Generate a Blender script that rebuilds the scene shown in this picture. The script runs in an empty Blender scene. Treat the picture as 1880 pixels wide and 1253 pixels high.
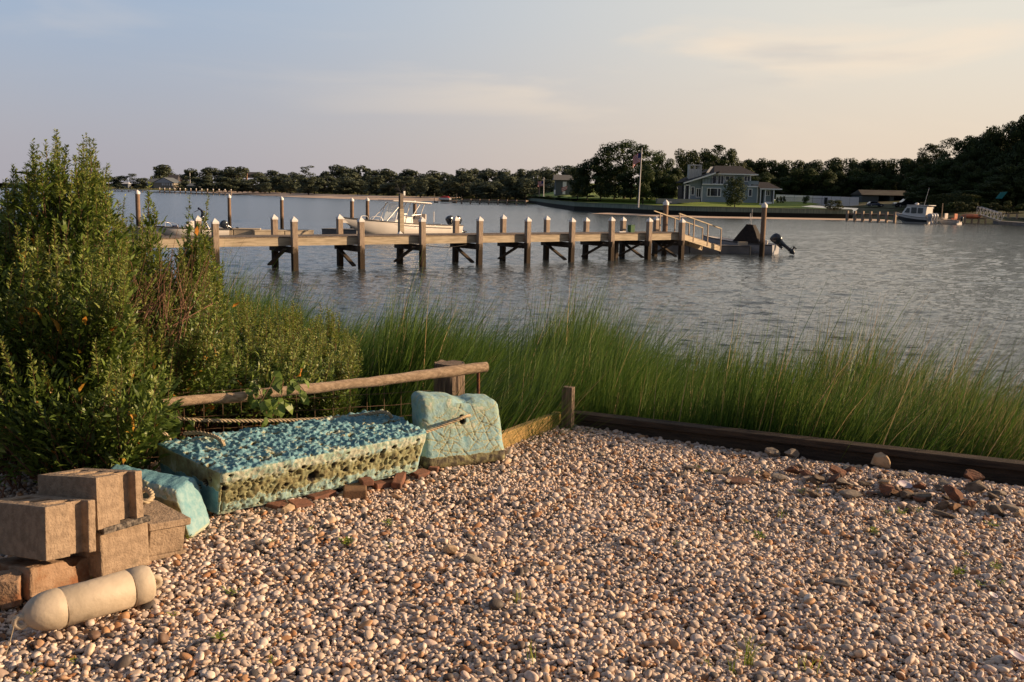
import bpy, math, random
import numpy as np
from mathutils import Vector, Matrix, noise
random.seed(5); rng = np.random.default_rng(11)
sc = bpy.context.scene
# ------------------------------------------------------------------ camera
F = 1828.0; PITCH = math.radians(8.5); ROLL = math.radians(1.1); CZ = 3.3
_a = math.pi/2-PITCH
_Rx = np.array([[1,0,0],[0,math.cos(_a),-math.sin(_a)],[0,math.sin(_a),math.cos(_a)]])
_Rz = np.array([[math.cos(ROLL),-math.sin(ROLL),0],[math.sin(ROLL),math.cos(ROLL),0],[0,0,1]])
RC = _Rx @ _Rz
cam = bpy.data.cameras.new('camera'); camo = bpy.data.objects.new('camera', cam)
sc.collection.objects.link(camo); sc.camera = camo
cam.sensor_width = 36; cam.lens = F/1880*36; cam.clip_end = 5000; cam.clip_start = 0.05
camo.matrix_world = Matrix.Translation((0,0,CZ)) @ Matrix(RC.tolist()).to_4x4()
# surveyed points: sight lines of the photograph met with a level plane (P) or a distance (Q)
def ray(x, y): return RC @ np.array([(x-940)/F, -(y-626.5)/F, -1.0])
def P(x, y, z=0.0):
    d = ray(x, y); t = (z-CZ)/d[2]; return np.array([d[0]*t, d[1]*t, z])
def Q(x, y, D):
    d = ray(x, y); t = D/d[1]; return np.array([d[0]*t, D, CZ+d[2]*t])
G = 1.85      # level of the gravel
# ------------------------------------------------------------------ sky, sun, exposure
SUN_EL = math.radians(16.5); SUN_AZ = math.radians(4)      # azimuth from +X
sdir = Vector((math.cos(SUN_EL)*math.cos(SUN_AZ), math.cos(SUN_EL)*math.sin(SUN_AZ), math.sin(SUN_EL)))
sun = bpy.data.lights.new('sun', 'SUN'); sun.energy = 5.0; sun.angle = math.radians(0.5); sun.color = (1.0, 0.70, 0.43)
suno = bpy.data.objects.new('sun', sun); sc.collection.objects.link(suno)
suno.rotation_euler = sdir.to_track_quat('Z', 'Y').to_euler(); suno.location = (20,-5,20)
w = bpy.data.worlds.new('World'); sc.world = w; w.use_nodes = True
nt = w.node_tree; nt.nodes.clear()
def N(t, kind, **kw):
    n = t.nodes.new(kind)
    for k, v in kw.items(): setattr(n, k, v)
    return n
def srgb(r, g, b):
    f = lambda c: (c/255/12.92) if c/255 <= .04045 else ((c/255+.055)/1.055)**2.4
    return (f(r), f(g), f(b), 1)
L = nt.links.new
out = N(nt, 'ShaderNodeOutputWorld'); bg = N(nt, 'ShaderNodeBackground'); bg.inputs[1].default_value = 0.1
sky = N(nt, 'ShaderNodeTexSky', sky_type='NISHITA', sun_disc=False); sky.sun_elevation = SUN_EL
sky.sun_rotation = math.pi/2 - SUN_AZ; sky.dust_density = 2.5; sky.air_density = 1.2
tc = N(nt, 'ShaderNodeTexCoord'); sep = N(nt, 'ShaderNodeSeparateXYZ'); L(tc.outputs['Generated'], sep.inputs[0])
def mapr(src, a, b, c=0.0, d=1.0, t=nt, smooth=True):
    m = N(t, 'ShaderNodeMapRange'); m.inputs[1].default_value = a; m.inputs[2].default_value = b
    m.inputs[3].default_value = c; m.inputs[4].default_value = d
    if smooth: m.interpolation_type = 'SMOOTHSTEP'
    t.links.new(src, m.inputs[0]); return m.outputs[0]
def mixc(t, f, a, b):
    m = N(t, 'ShaderNodeMix', data_type='RGBA')
    for s, v in ((0, f), (6, a), (7, b)):
        if isinstance(v, (int, float)): m.inputs[s].default_value = v
        elif isinstance(v, tuple): m.inputs[s].default_value = v
        else: t.links.new(v, m.inputs[s])
    return m.outputs[2]
k10 = lambda c, s=10.0: (c[0]*s, c[1]*s, c[2]*s, 1)
fx = mapr(sep.outputs[0], -0.42, 0.42)
low = mixc(nt, fx, k10(srgb(168,164,172), 7.6), k10(srgb(220,200,181), 7.6))
high = mixc(nt, fx, k10(srgb(151,169,194), 7.6), k10(srgb(219,213,201), 7.6))
fz = mapr(sep.outputs[2], -0.01, 0.20)
grad = mixc(nt, fz, low, high)
zen = mapr(sep.outputs[2], 0.24, 0.80)
grad = mixc(nt, zen, grad, k10((.045,.075,.13,1)))
back = mapr(sep.outputs[1], 0.25, -0.35)
grad = mixc(nt, back, grad, k10((.085,.10,.14,1)))
# thin high cloud
mp = N(nt, 'ShaderNodeMapping'); mp.inputs['Scale'].default_value = (1.3, 1.3, 6.5); mp.inputs['Rotation'].default_value = (0.0, 0.30, 0.0)
L(tc.outputs['Generated'], mp.inputs[0])
cn = N(nt, 'ShaderNodeTexNoise'); cn.inputs['Scale'].default_value = 2.6; cn.inputs['Detail'].default_value = 6; cn.inputs['Roughness'].default_value = .5
cn.inputs['Distortion'].default_value = .5
L(mp.outputs[0], cn.inputs['Vector'])
cl = mapr(cn.outputs[0], 0.50, 0.74, 0, 1)
fr = mapr(sep.outputs[0], -0.25, 0.15, 0.14, 0.85)
mm = N(nt, 'ShaderNodeMath', operation='MULTIPLY'); L(cl, mm.inputs[0]); L(fr, mm.inputs[1])
zf = mapr(sep.outputs[2], 0.03, 0.14, 0.25, 1); mm2 = N(nt, 'ShaderNodeMath', operation='MULTIPLY'); L(mm.outputs[0], mm2.inputs[0]); L(zf, mm2.inputs[1])
grad = mixc(nt, mm2.outputs[0], grad, k10(srgb(236,216,194), 7.6))
cn2 = N(nt, 'ShaderNodeTexNoise'); cn2.inputs['Scale'].default_value = 3.4; cn2.inputs['Detail'].default_value = 4
mp2 = N(nt, 'ShaderNodeMapping'); mp2.inputs['Scale'].default_value = (1.0,1.0,7.0); mp2.inputs['Location'].default_value = (3.1,1.7,.6)
L(tc.outputs['Generated'], mp2.inputs[0]); L(mp2.outputs[0], cn2.inputs['Vector'])
cl2 = mapr(cn2.outputs[0], 0.56, 0.72, 0, .5)
m3 = N(nt, 'ShaderNodeMath', operation='MULTIPLY'); L(cl2, m3.inputs[0]); L(mapr(sep.outputs[0], -0.05, 0.3), m3.inputs[1])
grad = mixc(nt, m3.outputs[0], grad, k10(srgb(184,180,180), 7.6))
fin = mixc(nt, 0.88, sky.outputs[0], grad)
L(fin, bg.inputs[0]); L(bg.outputs[0], out.inputs[0])
sc.view_settings.view_transform = 'Standard'; sc.view_settings.look = 'None'
sc.view_settings.gamma = 1; sc.view_settings.exposure = 0.62; sc.view_settings.use_curve_mapping = False
try:
    sc.cycles.max_bounces = 6; sc.cycles.transparent_max_bounces = 6; sc.cycles.use_fast_gi = False
except Exception: pass
# ------------------------------------------------------------------ materials
MATS = {}
def mat(name, c1, c2=None, scale=8, rough=.75, bump=0.0, bscale=None, detail=5, metallic=0, stretch=(1,1,1), lo=.35, hi=.65,
        c3=None, s3=2.0, lo3=.5, hi3=.7, spec=.3, coat=0, bdist=.01):
    if name in MATS: return MATS[name]
    m = bpy.data.materials.new(name); m.use_nodes = True; t = m.node_tree; b = t.nodes['Principled BSDF']
    b.inputs['Roughness'].default_value = rough; b.inputs['Metallic'].default_value = metallic
    b.inputs['Specular IOR Level'].default_value = spec; b.inputs['Coat Weight'].default_value = coat
    tcn = N(t, 'ShaderNodeTexCoord'); mpn = N(t, 'ShaderNodeMapping'); mpn.inputs['Scale'].default_value = stretch
    t.links.new(tcn.outputs['Object'], mpn.inputs[0])
    c1 = tuple(c1[:3])+(1,)
    if c2 is None: c2 = tuple(x*.8 for x in c1[:3])
    c2 = tuple(c2[:3])+(1,)
    no = N(t, 'ShaderNodeTexNoise'); no.inputs['Scale'].default_value = scale; no.inputs['Detail'].default_value = detail
    t.links.new(mpn.outputs[0], no.inputs['Vector'])
    col = mixc(t, mapr(no.outputs[0], lo, hi, t=t), c1, c2)
    if c3 is not None:
        n3 = N(t, 'ShaderNodeTexNoise'); n3.inputs['Scale'].default_value = s3; n3.inputs['Detail'].default_value = 6
        n3.inputs['Roughness'].default_value = .65
        t.links.new(mpn.outputs[0], n3.inputs['Vector'])
        col = mixc(t, mapr(n3.outputs[0], lo3, hi3, t=t), col, tuple(c3[:3])+(1,))
    t.links.new(col, b.inputs['Base Color'])
    if bump:
        nb = N(t, 'ShaderNodeTexNoise'); nb.inputs['Scale'].default_value = bscale or scale*3; nb.inputs['Detail'].default_value = 4
        t.links.new(mpn.outputs[0], nb.inputs['Vector'])
        bp = N(t, 'ShaderNodeBump'); bp.inputs['Strength'].default_value = bump; bp.inputs['Distance'].default_value = bdist
        t.links.new(nb.outputs[0], bp.inputs['Height']); t.links.new(bp.outputs[0], b.inputs['Normal'])
    MATS[name] = m; return m
def rampmat(name, stops, rough=.7, spec=.25, trans=0.0, noise_amt=0.0, nscale=60, bump=0, attr='rnd', big=None):
    """colour of each small piece (leaf, pebble, blade) from its own 'rnd' value"""
    m = bpy.data.materials.new(name); m.use_nodes = True; t = m.node_tree; b = t.nodes['Principled BSDF']
    b.inputs['Roughness'].default_value = rough; b.inputs['Specular IOR Level'].default_value = spec
    at = N(t, 'ShaderNodeAttribute'); at.attribute_name = attr
    r = N(t, 'ShaderNodeValToRGB'); el = r.color_ramp.elements
    while len(el) < len(stops): el.new(.5)
    for e, (p_, c) in zip(el, stops): e.position = p_; e.color = tuple(c[:3])+(1,)
    t.links.new(at.outputs['Fac'], r.inputs[0]); col = r.outputs[0]
    if noise_amt:
        tcn = N(t, 'ShaderNodeTexCoord'); no = N(t, 'ShaderNodeTexNoise'); no.inputs['Scale'].default_value = nscale; no.inputs['Detail'].default_value = 5
        t.links.new(tcn.outputs['Object'], no.inputs['Vector'])
        f = mapr(no.outputs[0], .35, .7, 0, noise_amt, t=t)
        col = mixc(t, f, col, (0.16,.12,.09,1))
    t.links.new(col, b.inputs['Base Color'])
    if bump:
        tcn = N(t, 'ShaderNodeTexCoord'); no = N(t, 'ShaderNodeTexNoise'); no.inputs['Scale'].default_value = nscale*2
        t.links.new(tcn.outputs['Object'], no.inputs['Vector'])
        bp = N(t, 'ShaderNodeBump'); bp.inputs['Strength'].default_value = bump; bp.inputs['Distance'].default_value = .002
        t.links.new(no.outputs[0], bp.inputs['Height']); t.links.new(bp.outputs[0], b.inputs['Normal'])
    if trans:
        tr = N(t, 'ShaderNodeBsdfTranslucent'); t.links.new(col, tr.inputs[0])
        mx = N(t, 'ShaderNodeMixShader'); mx.inputs[0].default_value = trans
        t.links.new(b.outputs[0], mx.inputs[1]); t.links.new(tr.outputs[0], mx.inputs[2])
        t.links.new(mx.outputs[0], t.nodes['Material Output'].inputs[0])
    return m
def tint(c, n=2): return tuple(v*n for v in c)
# ------------------------------------------------------------------ mesh helpers
C = sc.collection
class MB:
    def __init__(s): s.v = []; s.f = []; s.sm = []
    def add(s, vs, fs, smooth=False):
        o = len(s.v); s.v += [tuple(map(float, v)) for v in vs]; s.f += [tuple(i+o for i in f) for f in fs]; s.sm += [smooth]*len(fs); return s
    def box(s, c, d, R=None, taper=1.0):
        """box: centre, full sizes, optional 3x3 rotation, taper of the top"""
        vs = []
        for z in (-.5, .5):
            k = taper if z > 0 else 1
            for x, y in ((-.5,-.5),(.5,-.5),(.5,.5),(-.5,.5)): vs.append(np.array([x*d[0]*k, y*d[1]*k, z*d[2]]))
        if R is not None: vs = [np.asarray(R) @ v for v in vs]
        vs = [v+np.asarray(c) for v in vs]
        return s.add(vs, [(3,2,1,0),(4,5,6,7),(0,1,5,4),(1,2,6,5),(2,3,7,6),(3,0,4,7)])
    def b2(s, x0, x1, y0, y1, z0, z1): return s.box(((x0+x1)/2,(y0+y1)/2,(z0+z1)/2), (abs(x1-x0),abs(y1-y0),abs(z1-z0)))
    def beam(s, a, b, wd, h, up=(0,0,1)):
        a = np.array(a, float); b = np.array(b, float); d = b-a; Ln = np.linalg.norm(d); d /= Ln
        u = np.array(up, float); sd = np.cross(d, u); sd /= np.linalg.norm(sd); u = np.cross(sd, d)
        return s.box((a+b)/2, (Ln, wd, h), np.array([d, sd, u]).T)
    def tube(s, pts, r, n=8, cap=True, smooth=True):
        pts = [np.array(p_, float) for p_ in pts]; m = len(pts)
        rs = r if hasattr(r, '__len__') else [r]*m
        vs = []; prev = None
        for i in range(m):
            d = pts[min(i+1, m-1)]-pts[max(i-1, 0)]; d = d/(np.linalg.norm(d)+1e-12)
            if prev is None:
                a = np.array([0,0,1.]) if abs(d[2]) < .9 else np.array([1.,0,0]); u = np.cross(d, a)
            else: u = prev-d*np.dot(prev, d)
            u /= np.linalg.norm(u)+1e-12; prev = u; v = np.cross(d, u)
            for k in range(n):
                th = 2*math.pi*k/n; vs.append(pts[i]+rs[i]*(math.cos(th)*u+math.sin(th)*v))
        fs = [(i*n+k, i*n+(k+1) % n, (i+1)*n+(k+1) % n, (i+1)*n+k) for i in range(m-1) for k in range(n)]
        s.add(vs, fs, smooth)
        if cap: s.add([vs[k] for k in range(n)], [tuple(range(n))[::-1]]); s.add(vs[-n:], [tuple(range(n))])
        return s
    def prism(s, poly, z0, z1):
        n = len(poly); vs = [(x, y, z0) for x, y in poly]+[(x, y, z1) for x, y in poly]
        return s.add(vs, [tuple(range(n))[::-1], tuple(range(n, 2*n))]+[(i, (i+1) % n, n+(i+1) % n, n+i) for i in range(n)])
    def ext(s, poly3, vec):
        """extrude a 3-D polygon along vec"""
        n = len(poly3); p3 = [np.array(q_, float) for q_ in poly3]; q3 = [q_+np.array(vec) for q_ in p3]
        return s.add(p3+q3, [tuple(range(n))[::-1], tuple(range(n, 2*n))]+[(i, (i+1) % n, n+(i+1) % n, n+i) for i in range(n)])
    def loft(s, secs, closed=True, caps=True, smooth=True):
        n = len(secs[0]); vs = [q_ for c in secs for q_ in c]; fs = []
        for i in range(len(secs)-1):
            for k in range(n if closed else n-1):
                fs.append((i*n+k, i*n+(k+1) % n, (i+1)*n+(k+1) % n, (i+1)*n+k))
        s.add(vs, fs, smooth)
        if caps: s.add(secs[0], [tuple(range(n))[::-1]]); s.add(secs[-1], [tuple(range(n))])
        return s
    def ball(s, c, r, n=10, m=6):
        r = np.array(r if hasattr(r, '__len__') else (r,)*3); c = np.array(c); secs = []
        for i in range(m+1):
            ph = math.pi*i/m; z = -math.cos(ph); q_ = max(math.sin(ph), .02)
            secs.append([c+r*np.array([q_*math.cos(2*math.pi*k/n), q_*math.sin(2*math.pi*k/n), z]) for k in range(n)])
        return s.loft(secs)
def link(name, me, m=None, parent=None, loc=None):
    o = bpy.data.objects.new(name, me); C.objects.link(o)
    if m is not None:
        me.materials.clear()
        for q_ in (m if isinstance(m, (list, tuple)) else [m]): me.materials.append(q_)
    if parent is not None: o.parent = parent
    if loc is not None: o.location = tuple(map(float, loc))
    return o
def build(name, mb, m, parent=None, loc=None, origin=None, bevel=0):
    """mesh object; origin = world point subtracted from the vertices (parent's or own base)"""
    me = bpy.data.meshes.new(name); v = np.array(mb.v)
    if origin is not None: v = v-np.asarray(origin, float)
    me.from_pydata(v.tolist(), [], mb.f); me.polygons.foreach_set('use_smooth', mb.sm); me.update()
    o = link(name, me, m, parent, loc if parent is not None else (loc if loc is not None else origin))
    if bevel:
        b = o.modifiers.new('bevel', 'BEVEL'); b.width = bevel; b.segments = 2; b.limit_method = 'ANGLE'
    return o
def npmesh(name, V, T, m, rnd=None, smooth=False, parent=None, loc=None, me_only=False):
    """V (n,3), T (k,3) or (k,4)"""
    me = bpy.data.meshes.new(name); k = T.shape[1]
    me.vertices.add(len(V)); me.vertices.foreach_set('co', np.ascontiguousarray(V, np.float32).ravel())
    me.loops.add(T.size); me.loops.foreach_set('vertex_index', np.ascontiguousarray(T, np.int32).ravel())
    me.polygons.add(len(T)); me.polygons.foreach_set('loop_start', np.arange(0, T.size, k, dtype=np.int32))
    me.polygons.foreach_set('loop_total', np.full(len(T), k, np.int32))
    me.polygons.foreach_set('use_smooth', np.full(len(T), smooth, bool))
    if rnd is not None:
        at = me.attributes.new('rnd', 'FLOAT', 'POINT'); at.data.foreach_set('value', np.ascontiguousarray(rnd, np.float32))
    me.update(calc_edges=True); me.materials.append(m)
    if me_only: return me
    return link(name, me, None, parent, loc)
def thing(name, label, cat, loc=(0,0,0), rz=0, group=None, scale=None):
    o = bpy.data.objects.new(name, None); C.objects.link(o); o.empty_display_size = .1
    o.location = tuple(map(float, loc)); o.rotation_euler = (0,0,rz)
    if scale: o.scale = scale
    o['label'] = label; o['category'] = cat
    if group: o['group'] = group
    return o
def tag(o, label, cat, group=None, kind=None):
    if label: o['label'] = label
    if cat: o['category'] = cat
    if group: o['group'] = group
    if kind: o['kind'] = kind
    return o
def struct(o): o['kind'] = 'structure'; return o
def copy_tree(o, parent=None):
    c = o.copy(); C.objects.link(c)
    if parent is not None: c.parent = parent
    for ch in list(o.children): copy_tree(ch, c)
    return c
def rotz(a): return np.array([[math.cos(a),-math.sin(a),0],[math.sin(a),math.cos(a),0],[0,0,1.]])
def rmats(n, rg):
    """n random rotations as (n,3,3)"""
    q_ = rg.normal(size=(n,4)); q_ /= np.linalg.norm(q_, axis=1)[:,None]; a,b,c,d = q_.T
    return np.stack([np.stack([1-2*(c*c+d*d),2*(b*c-a*d),2*(b*d+a*c)],-1),np.stack([2*(b*c+a*d),1-2*(b*b+d*d),2*(c*d-a*b)],-1),
                     np.stack([2*(b*d-a*c),2*(c*d+a*b),1-2*(b*b+c*c)],-1)],1)
def inpoly(x, y, poly):
    c = np.zeros(np.shape(x), bool); n = len(poly); j = n-1
    for i in range(n):
        xi, yi = poly[i]; xj, yj = poly[j]
        c ^= ((yi > y) != (yj > y)) & (x < (xj-xi)*(y-yi)/(yj-yi+1e-12)+xi); j = i
    return c
def nz(x, y, z=0.0): return noise.noise(Vector((x, y, z)))
# ------------------------------------------------------------------ setting: water and ground
WR0 = np.array([0.345, 6.15]); WR1 = np.array([4.55, 4.27])          # foot of the right timber wall
WL0 = np.array([0.325, 6.10]); WL1 = np.array([-0.14, 5.32])         # foot of the left timber wall
FN0 = P(-260, 890, G)[:2]; FN1 = P(790, 806, G)[:2]                  # line of the wire fence
GP = [(-3.6,1.6),(4.9,1.6),(4.55,4.27),(0.345,6.15),(-0.33,5.2),tuple(FN1),tuple(FN0)]
def shore_y(x): return 11.2-(0.80 if x < 0 else .50)*x if x > -9 else 18.4
def ground_h(x, y):
    if bool(inpoly(np.array(x), np.array(y), GP)): return G-.035+.012*nz(x*2, y*2)
    # outside: fall from the yard to the marsh and under the water
    t = (shore_y(x)-y)/5.0
    dw = min(abs((WR1-WR0)[0]*(WR0[1]-y)-(WR0[0]-x)*(WR1-WR0)[1])/np.linalg.norm(WR1-WR0), 9)
    h = .15+.75*min(max(t, -1.2), 1)
    if x < -0.4:   # shrub bank behind the wire fence is nearly level with the yard
        fy = FN0[1]+(FN1[1]-FN0[1])*(x-FN0[0])/(FN1[0]-FN0[0])
        k = min(max((y-fy)/3.6, 0), 1)
        e = min(1, (-0.4-x)/.8)
        h2 = (G-.05)*(1-k)+h*k
        h = h*(1-e)+h2*e
    if y < 1.6 or y < WR0[1]+(x-WR0[0])*(WR1-WR0)[1]/(WR1-WR0)[0]-.0 and x > 4.5: h = G-.05
    return h+.03*nz(x, y)
def axis(a, b, fine, far, step):
    l = list(np.arange(a, b, fine)); v = b; s = step
    while v < far: l.append(v); v += s; s *= 1.6
    l.append(far); return l
xs = sorted(set([-q_ for q_ in axis(5, 5.01, 1, 60, 1.0)]+list(np.arange(-5, 5.5, .11))+axis(5.6, 5.7, 1, 60, 1.0)))
ys = [-60,-30,-12,-5,-2,0,1]+list(np.arange(1.5, 14, .11))+[14.5,15.5,17,19,22,26,32,40,55]
V = [(x, y, ground_h(x, y)) for y in ys for x in xs]; nx = len(xs)
T = np.array([(j*nx+i, j*nx+i+1, (j+1)*nx+i+1, (j+1)*nx+i) for j in range(len(ys)-1) for i in range(nx-1)])
m_soil = mat('soil', (.055,.043,.032), (.11,.085,.06), scale=5, rough=.95, bump=.6, bscale=40)
struct(npmesh('ground', np.array(V), T, m_soil, smooth=True))
# water: one sheet to the horizon, wind ripples as two scales of bump
def water_mat(bump1=.9, bump2=1.0):
    m = bpy.data.materials.new('water'); m.use_nodes = True; t = m.node_tree; b = t.nodes['Principled BSDF']
    b.inputs['Base Color'].default_value = (.045,.055,.060,1); geo2 = N(t, 'ShaderNodeNewGeometry'); sp2 = N(t, 'ShaderNodeSeparateXYZ'); t.links.new(geo2.outputs['Position'], sp2.inputs[0]); t.links.new(mapr(sp2.outputs[1], 30, 110, .06, .17, t=t), b.inputs['Roughness'])
    b.inputs['IOR'].default_value = 1.333; b.inputs['Specular IOR Level'].default_value = .5
    tcn = N(t, 'ShaderNodeTexCoord'); geo = N(t, 'ShaderNodeNewGeometry')
    def layer(scale, stretch, rot, det, strength, dist, prev=None, dst=0.0):
        mpn = N(t, 'ShaderNodeMapping'); mpn.inputs['Scale'].default_value = stretch; mpn.inputs['Rotation'].default_value = (0,0,rot)
        t.links.new(tcn.outputs['Object'], mpn.inputs[0])
        n = N(t, 'ShaderNodeTexNoise'); n.inputs['Scale'].default_value = scale; n.inputs['Detail'].default_value = det; n.inputs['Distortion'].default_value = dst
        t.links.new(mpn.outputs[0], n.inputs['Vector'])
        bp = N(t, 'ShaderNodeBump'); bp.inputs['Strength'].default_value = strength; bp.inputs['Distance'].default_value = dist
        t.links.new(n.outputs[0], bp.inputs['Height'])
        if prev: t.links.new(prev, bp.inputs['Normal'])
        return bp.outputs[0]
    p1 = layer(1.5, (.8,1.9,1), .22, 3, bump1, .20)
    p2 = layer(6.0, (.7,1.7,1), -.12, 3, bump2, .045, p1, .4)
    t.links.new(p2, b.inputs['Normal'])
    return m
wx = [-2500,-900,-400,-150,-60,-20,0,20,60,150,400,900,2500]; wy = [110,160,250,500,900,1600,3200]
V = [(x, y, 0) for y in wy for x in wx]; nx = len(wx)
T = np.array([(j*nx+i, j*nx+i+1, (j+1)*nx+i+1, (j+1)*nx+i) for j in range(len(wy)-1) for i in range(nx-1)])
V = np.array(V, float)
# near water: the wind ripples are real geometry; it joins the far sheet at Y = 60
rgw = np.random.default_rng(2); K = 70; lam = np.exp(rgw.uniform(math.log(.22), math.log(2.6), K)); th = math.radians(68)+rgw.normal(0, .55, K); kk = 2*math.pi/lam
am = .0105*(lam/.6)**.95*np.exp(-(lam/1.5)**2)*rgw.uniform(.5,1.3,K)*.33; ph = rgw.uniform(0, 6.28, K)
ys_ = [8.0]
while ys_[-1] < 110: ys_.append(ys_[-1]+max(.07, .0042*ys_[-1]))
ys_[-1] = 110.0; ys_ = np.array(ys_); nxw = 860; u_ = np.linspace(-1, 1, nxw); XX = u_[None]*np.maximum(12, ys_[:,None]*.64+2); YY = np.repeat(ys_[:,None], nxw, 1); ZZ = np.zeros_like(XX)
gust = .85+.22*np.sin(XX*.31+YY*.17)*np.sin(YY*.23-XX*.11+1)
dyl = np.gradient(ys_)[:,None]
for k in range(K): ZZ += np.clip((lam[k]-1.3*dyl)/(1.2*dyl), 0, 1)*am[k]*np.sin(kk[k]*(XX*math.cos(th[k])+YY*math.sin(th[k]))+ph[k])
ZZ *= gust*np.clip((110-YY)/10, 0, 1)
n_r = len(ys_); I = np.arange(n_r*nxw).reshape(n_r, nxw); Tn = np.stack([I[:-1,:-1],I[:-1,1:],I[1:,1:],I[1:,:-1]], -1).reshape(-1, 4)
Vn = np.stack([XX,YY,ZZ], -1).reshape(-1, 3)
# skirts: the same sheet carried out to the sides and behind the camera
xe = ys_*.64+2; xe = np.maximum(12, xe); off = len(Vn); sk = []; Ts = []
for sgn, col in ((-1, 0), (1, nxw-1)):
    o_ = off+len(sk); sk += [(sgn*2500, y, 0) for y in (ys_[0], 110.0)]
    for i in range(n_r-1):
        a_, b_ = I[i,col], I[i+1,col]; pass
    ring = [int(I[i,col]) for i in range(n_r)]
    m_ = len(ring)//2
    for i in range(n_r-1):
        tip = o_ if i < m_ else o_+1
        Ts.append((ring[i], ring[i+1], tip) if sgn > 0 else (ring[i+1], ring[i], tip))
    Ts.append((ring[m_], o_+1, o_) if sgn > 0 else (ring[m_], o_, o_+1))
T3 = np.array(Ts); Vall = np.concatenate([Vn, np.array(sk), V]); 
quads = np.concatenate([Tn, T+off+len(sk)])
me = bpy.data.meshes.new('water'); nq, n3 = len(quads), len(T3)
me.vertices.add(len(Vall)); me.vertices.foreach_set('co', Vall.astype(np.float32).ravel()); me.loops.add(nq*4+n3*3); me.loops.foreach_set('vertex_index', np.concatenate([quads.ravel(), T3.ravel()]).astype(np.int32))
me.polygons.add(nq+n3); me.polygons.foreach_set('loop_start', np.concatenate([np.arange(nq)*4, nq*4+np.arange(n3)*3]).astype(np.int32)); me.polygons.foreach_set('loop_total', np.concatenate([np.full(nq,4), np.full(n3,3)]).astype(np.int32))
me.polygons.foreach_set('use_smooth', np.ones(nq+n3, bool)); me.update(calc_edges=True); me.validate(); me.materials.append(water_mat(.25, .6)); struct(link('water', me))
# ------------------------------------------------------------------ far land
def strip(name, path, offs, m, fn=None):
    """land sheet: shoreline path pushed back by (distance, height) rows"""
    pts = [np.array(q_[:2]) for q_ in path]; dense = []
    for a, b in zip(pts[:-1], pts[1:]):
        n = max(2, int(np.linalg.norm(b-a)/6)); dense += [a+(b-a)*i/n for i in range(n)]
    dense.append(pts[-1]); nrm = []
    for i in range(len(dense)):
        d = dense[min(i+2, len(dense)-1)]-dense[max(i-2, 0)]; d /= np.linalg.norm(d); nrm.append(np.array([-d[1], d[0]]))
    V = []
    for i, q_ in enumerate(dense):
        for (o, h) in offs:
            p_ = q_+np.array([0, 1.0])*o if o > 12 else q_+nrm[i]*o
            z = h+(fn(p_[0], p_[1], o) if fn else 0); V.append((p_[0], p_[1], z))
    k = len(offs); T = np.array([(i*k+j, (i+1)*k+j, (i+1)*k+j+1, i*k+j+1) for i in range(len(dense)-1) for j in range(k-1)])
    return npmesh(name, np.array(V), T, m, smooth=True)
m_sand = mat('sand', (.60,.45,.34), (.50,.37,.27), scale=.4, rough=.95)
m_lawn = mat('lawn', (.16,.23,.035), (.22,.28,.05), scale=.25, rough=.95, bump=.4, bscale=8)
m_marsh = mat('marsh', (.10,.12,.03), (.17,.14,.05), scale=.12, rough=.95, stretch=(1,.3,1))
far_path = [P(372,353.3),P(430,357),P(560,363),P(700,368),P(820,370.5),P(838,369)]
struct(strip('beach', far_path, [(-3,-.3),(0,.0),(6,.35),(30,.9),(45,1.15)], m_sand, lambda x, y, o: .1*nz(x*.05, y*.05) if o > 3 else 0))
back_path = [P(-900,338),P(-100,343),P(200,347.5),P(430,353.8),P(560,358.5),P(700,361.7),P(840,366.5),P(900,369.5),P(960,373.5),P(1010,377),P(1030,378)]
struct(strip('marsh_flat', back_path, [(-1.5,-.2),(0,.25),(6,.7),(15,1.2),(60,1.4),(140,1.8),(600,5)], m_marsh, lambda x, y, o: .15*nz(x*.05, y*.05)+.1*(o>3)))
BK = [P(940,371.5),P(985,375.5),P(1005,379.5),P(1054,387),P(1110,391),P(1200,395.2),P(1300,398.5),P(1440,401.2),P(1562,403.3)]
BK[4] = (BK[3]+BK[5])/2+np.array([0.4,-2,0])
lawn_back = [q_+np.array([0,.25,0]) for q_ in BK]+[P(1566,402)+np.array([0,6,0])]
def lawn_h(x, y, o): return 0
struct(strip('lawn', lawn_back, [(0,1.52),(3,1.6),(9,1.85),(15,2.25),(22,2.45),(60,2.9),(300,8)], m_lawn, None))
rp = [P(1563,401),P(1600,402),P(1640,404),P(1700,406.5),P(1760,409),P(1830,411.5),P(1900,414),P(2100,420),P(2600,440)]
struct(strip('right_bank', [q_+np.array([0,.4,0]) for q_ in rp], [(-1,-.2),(2,.3),(6,1.1),(11,1.6),(30,1.9),(60,3.5),(300,14)], mat('bank_soil', (.10,.085,.05), (.07,.085,.03), scale=.3, rough=.95), None))
struct(strip('beach', [P(1085,392.5),P(1200,397.5),P(1300,400.5),P(1440,402.8),P(1570,405),P(1640,406.5)], [(-2,-.15),(0,.0),(2,.10),(4.5,.16)], m_sand))
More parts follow.
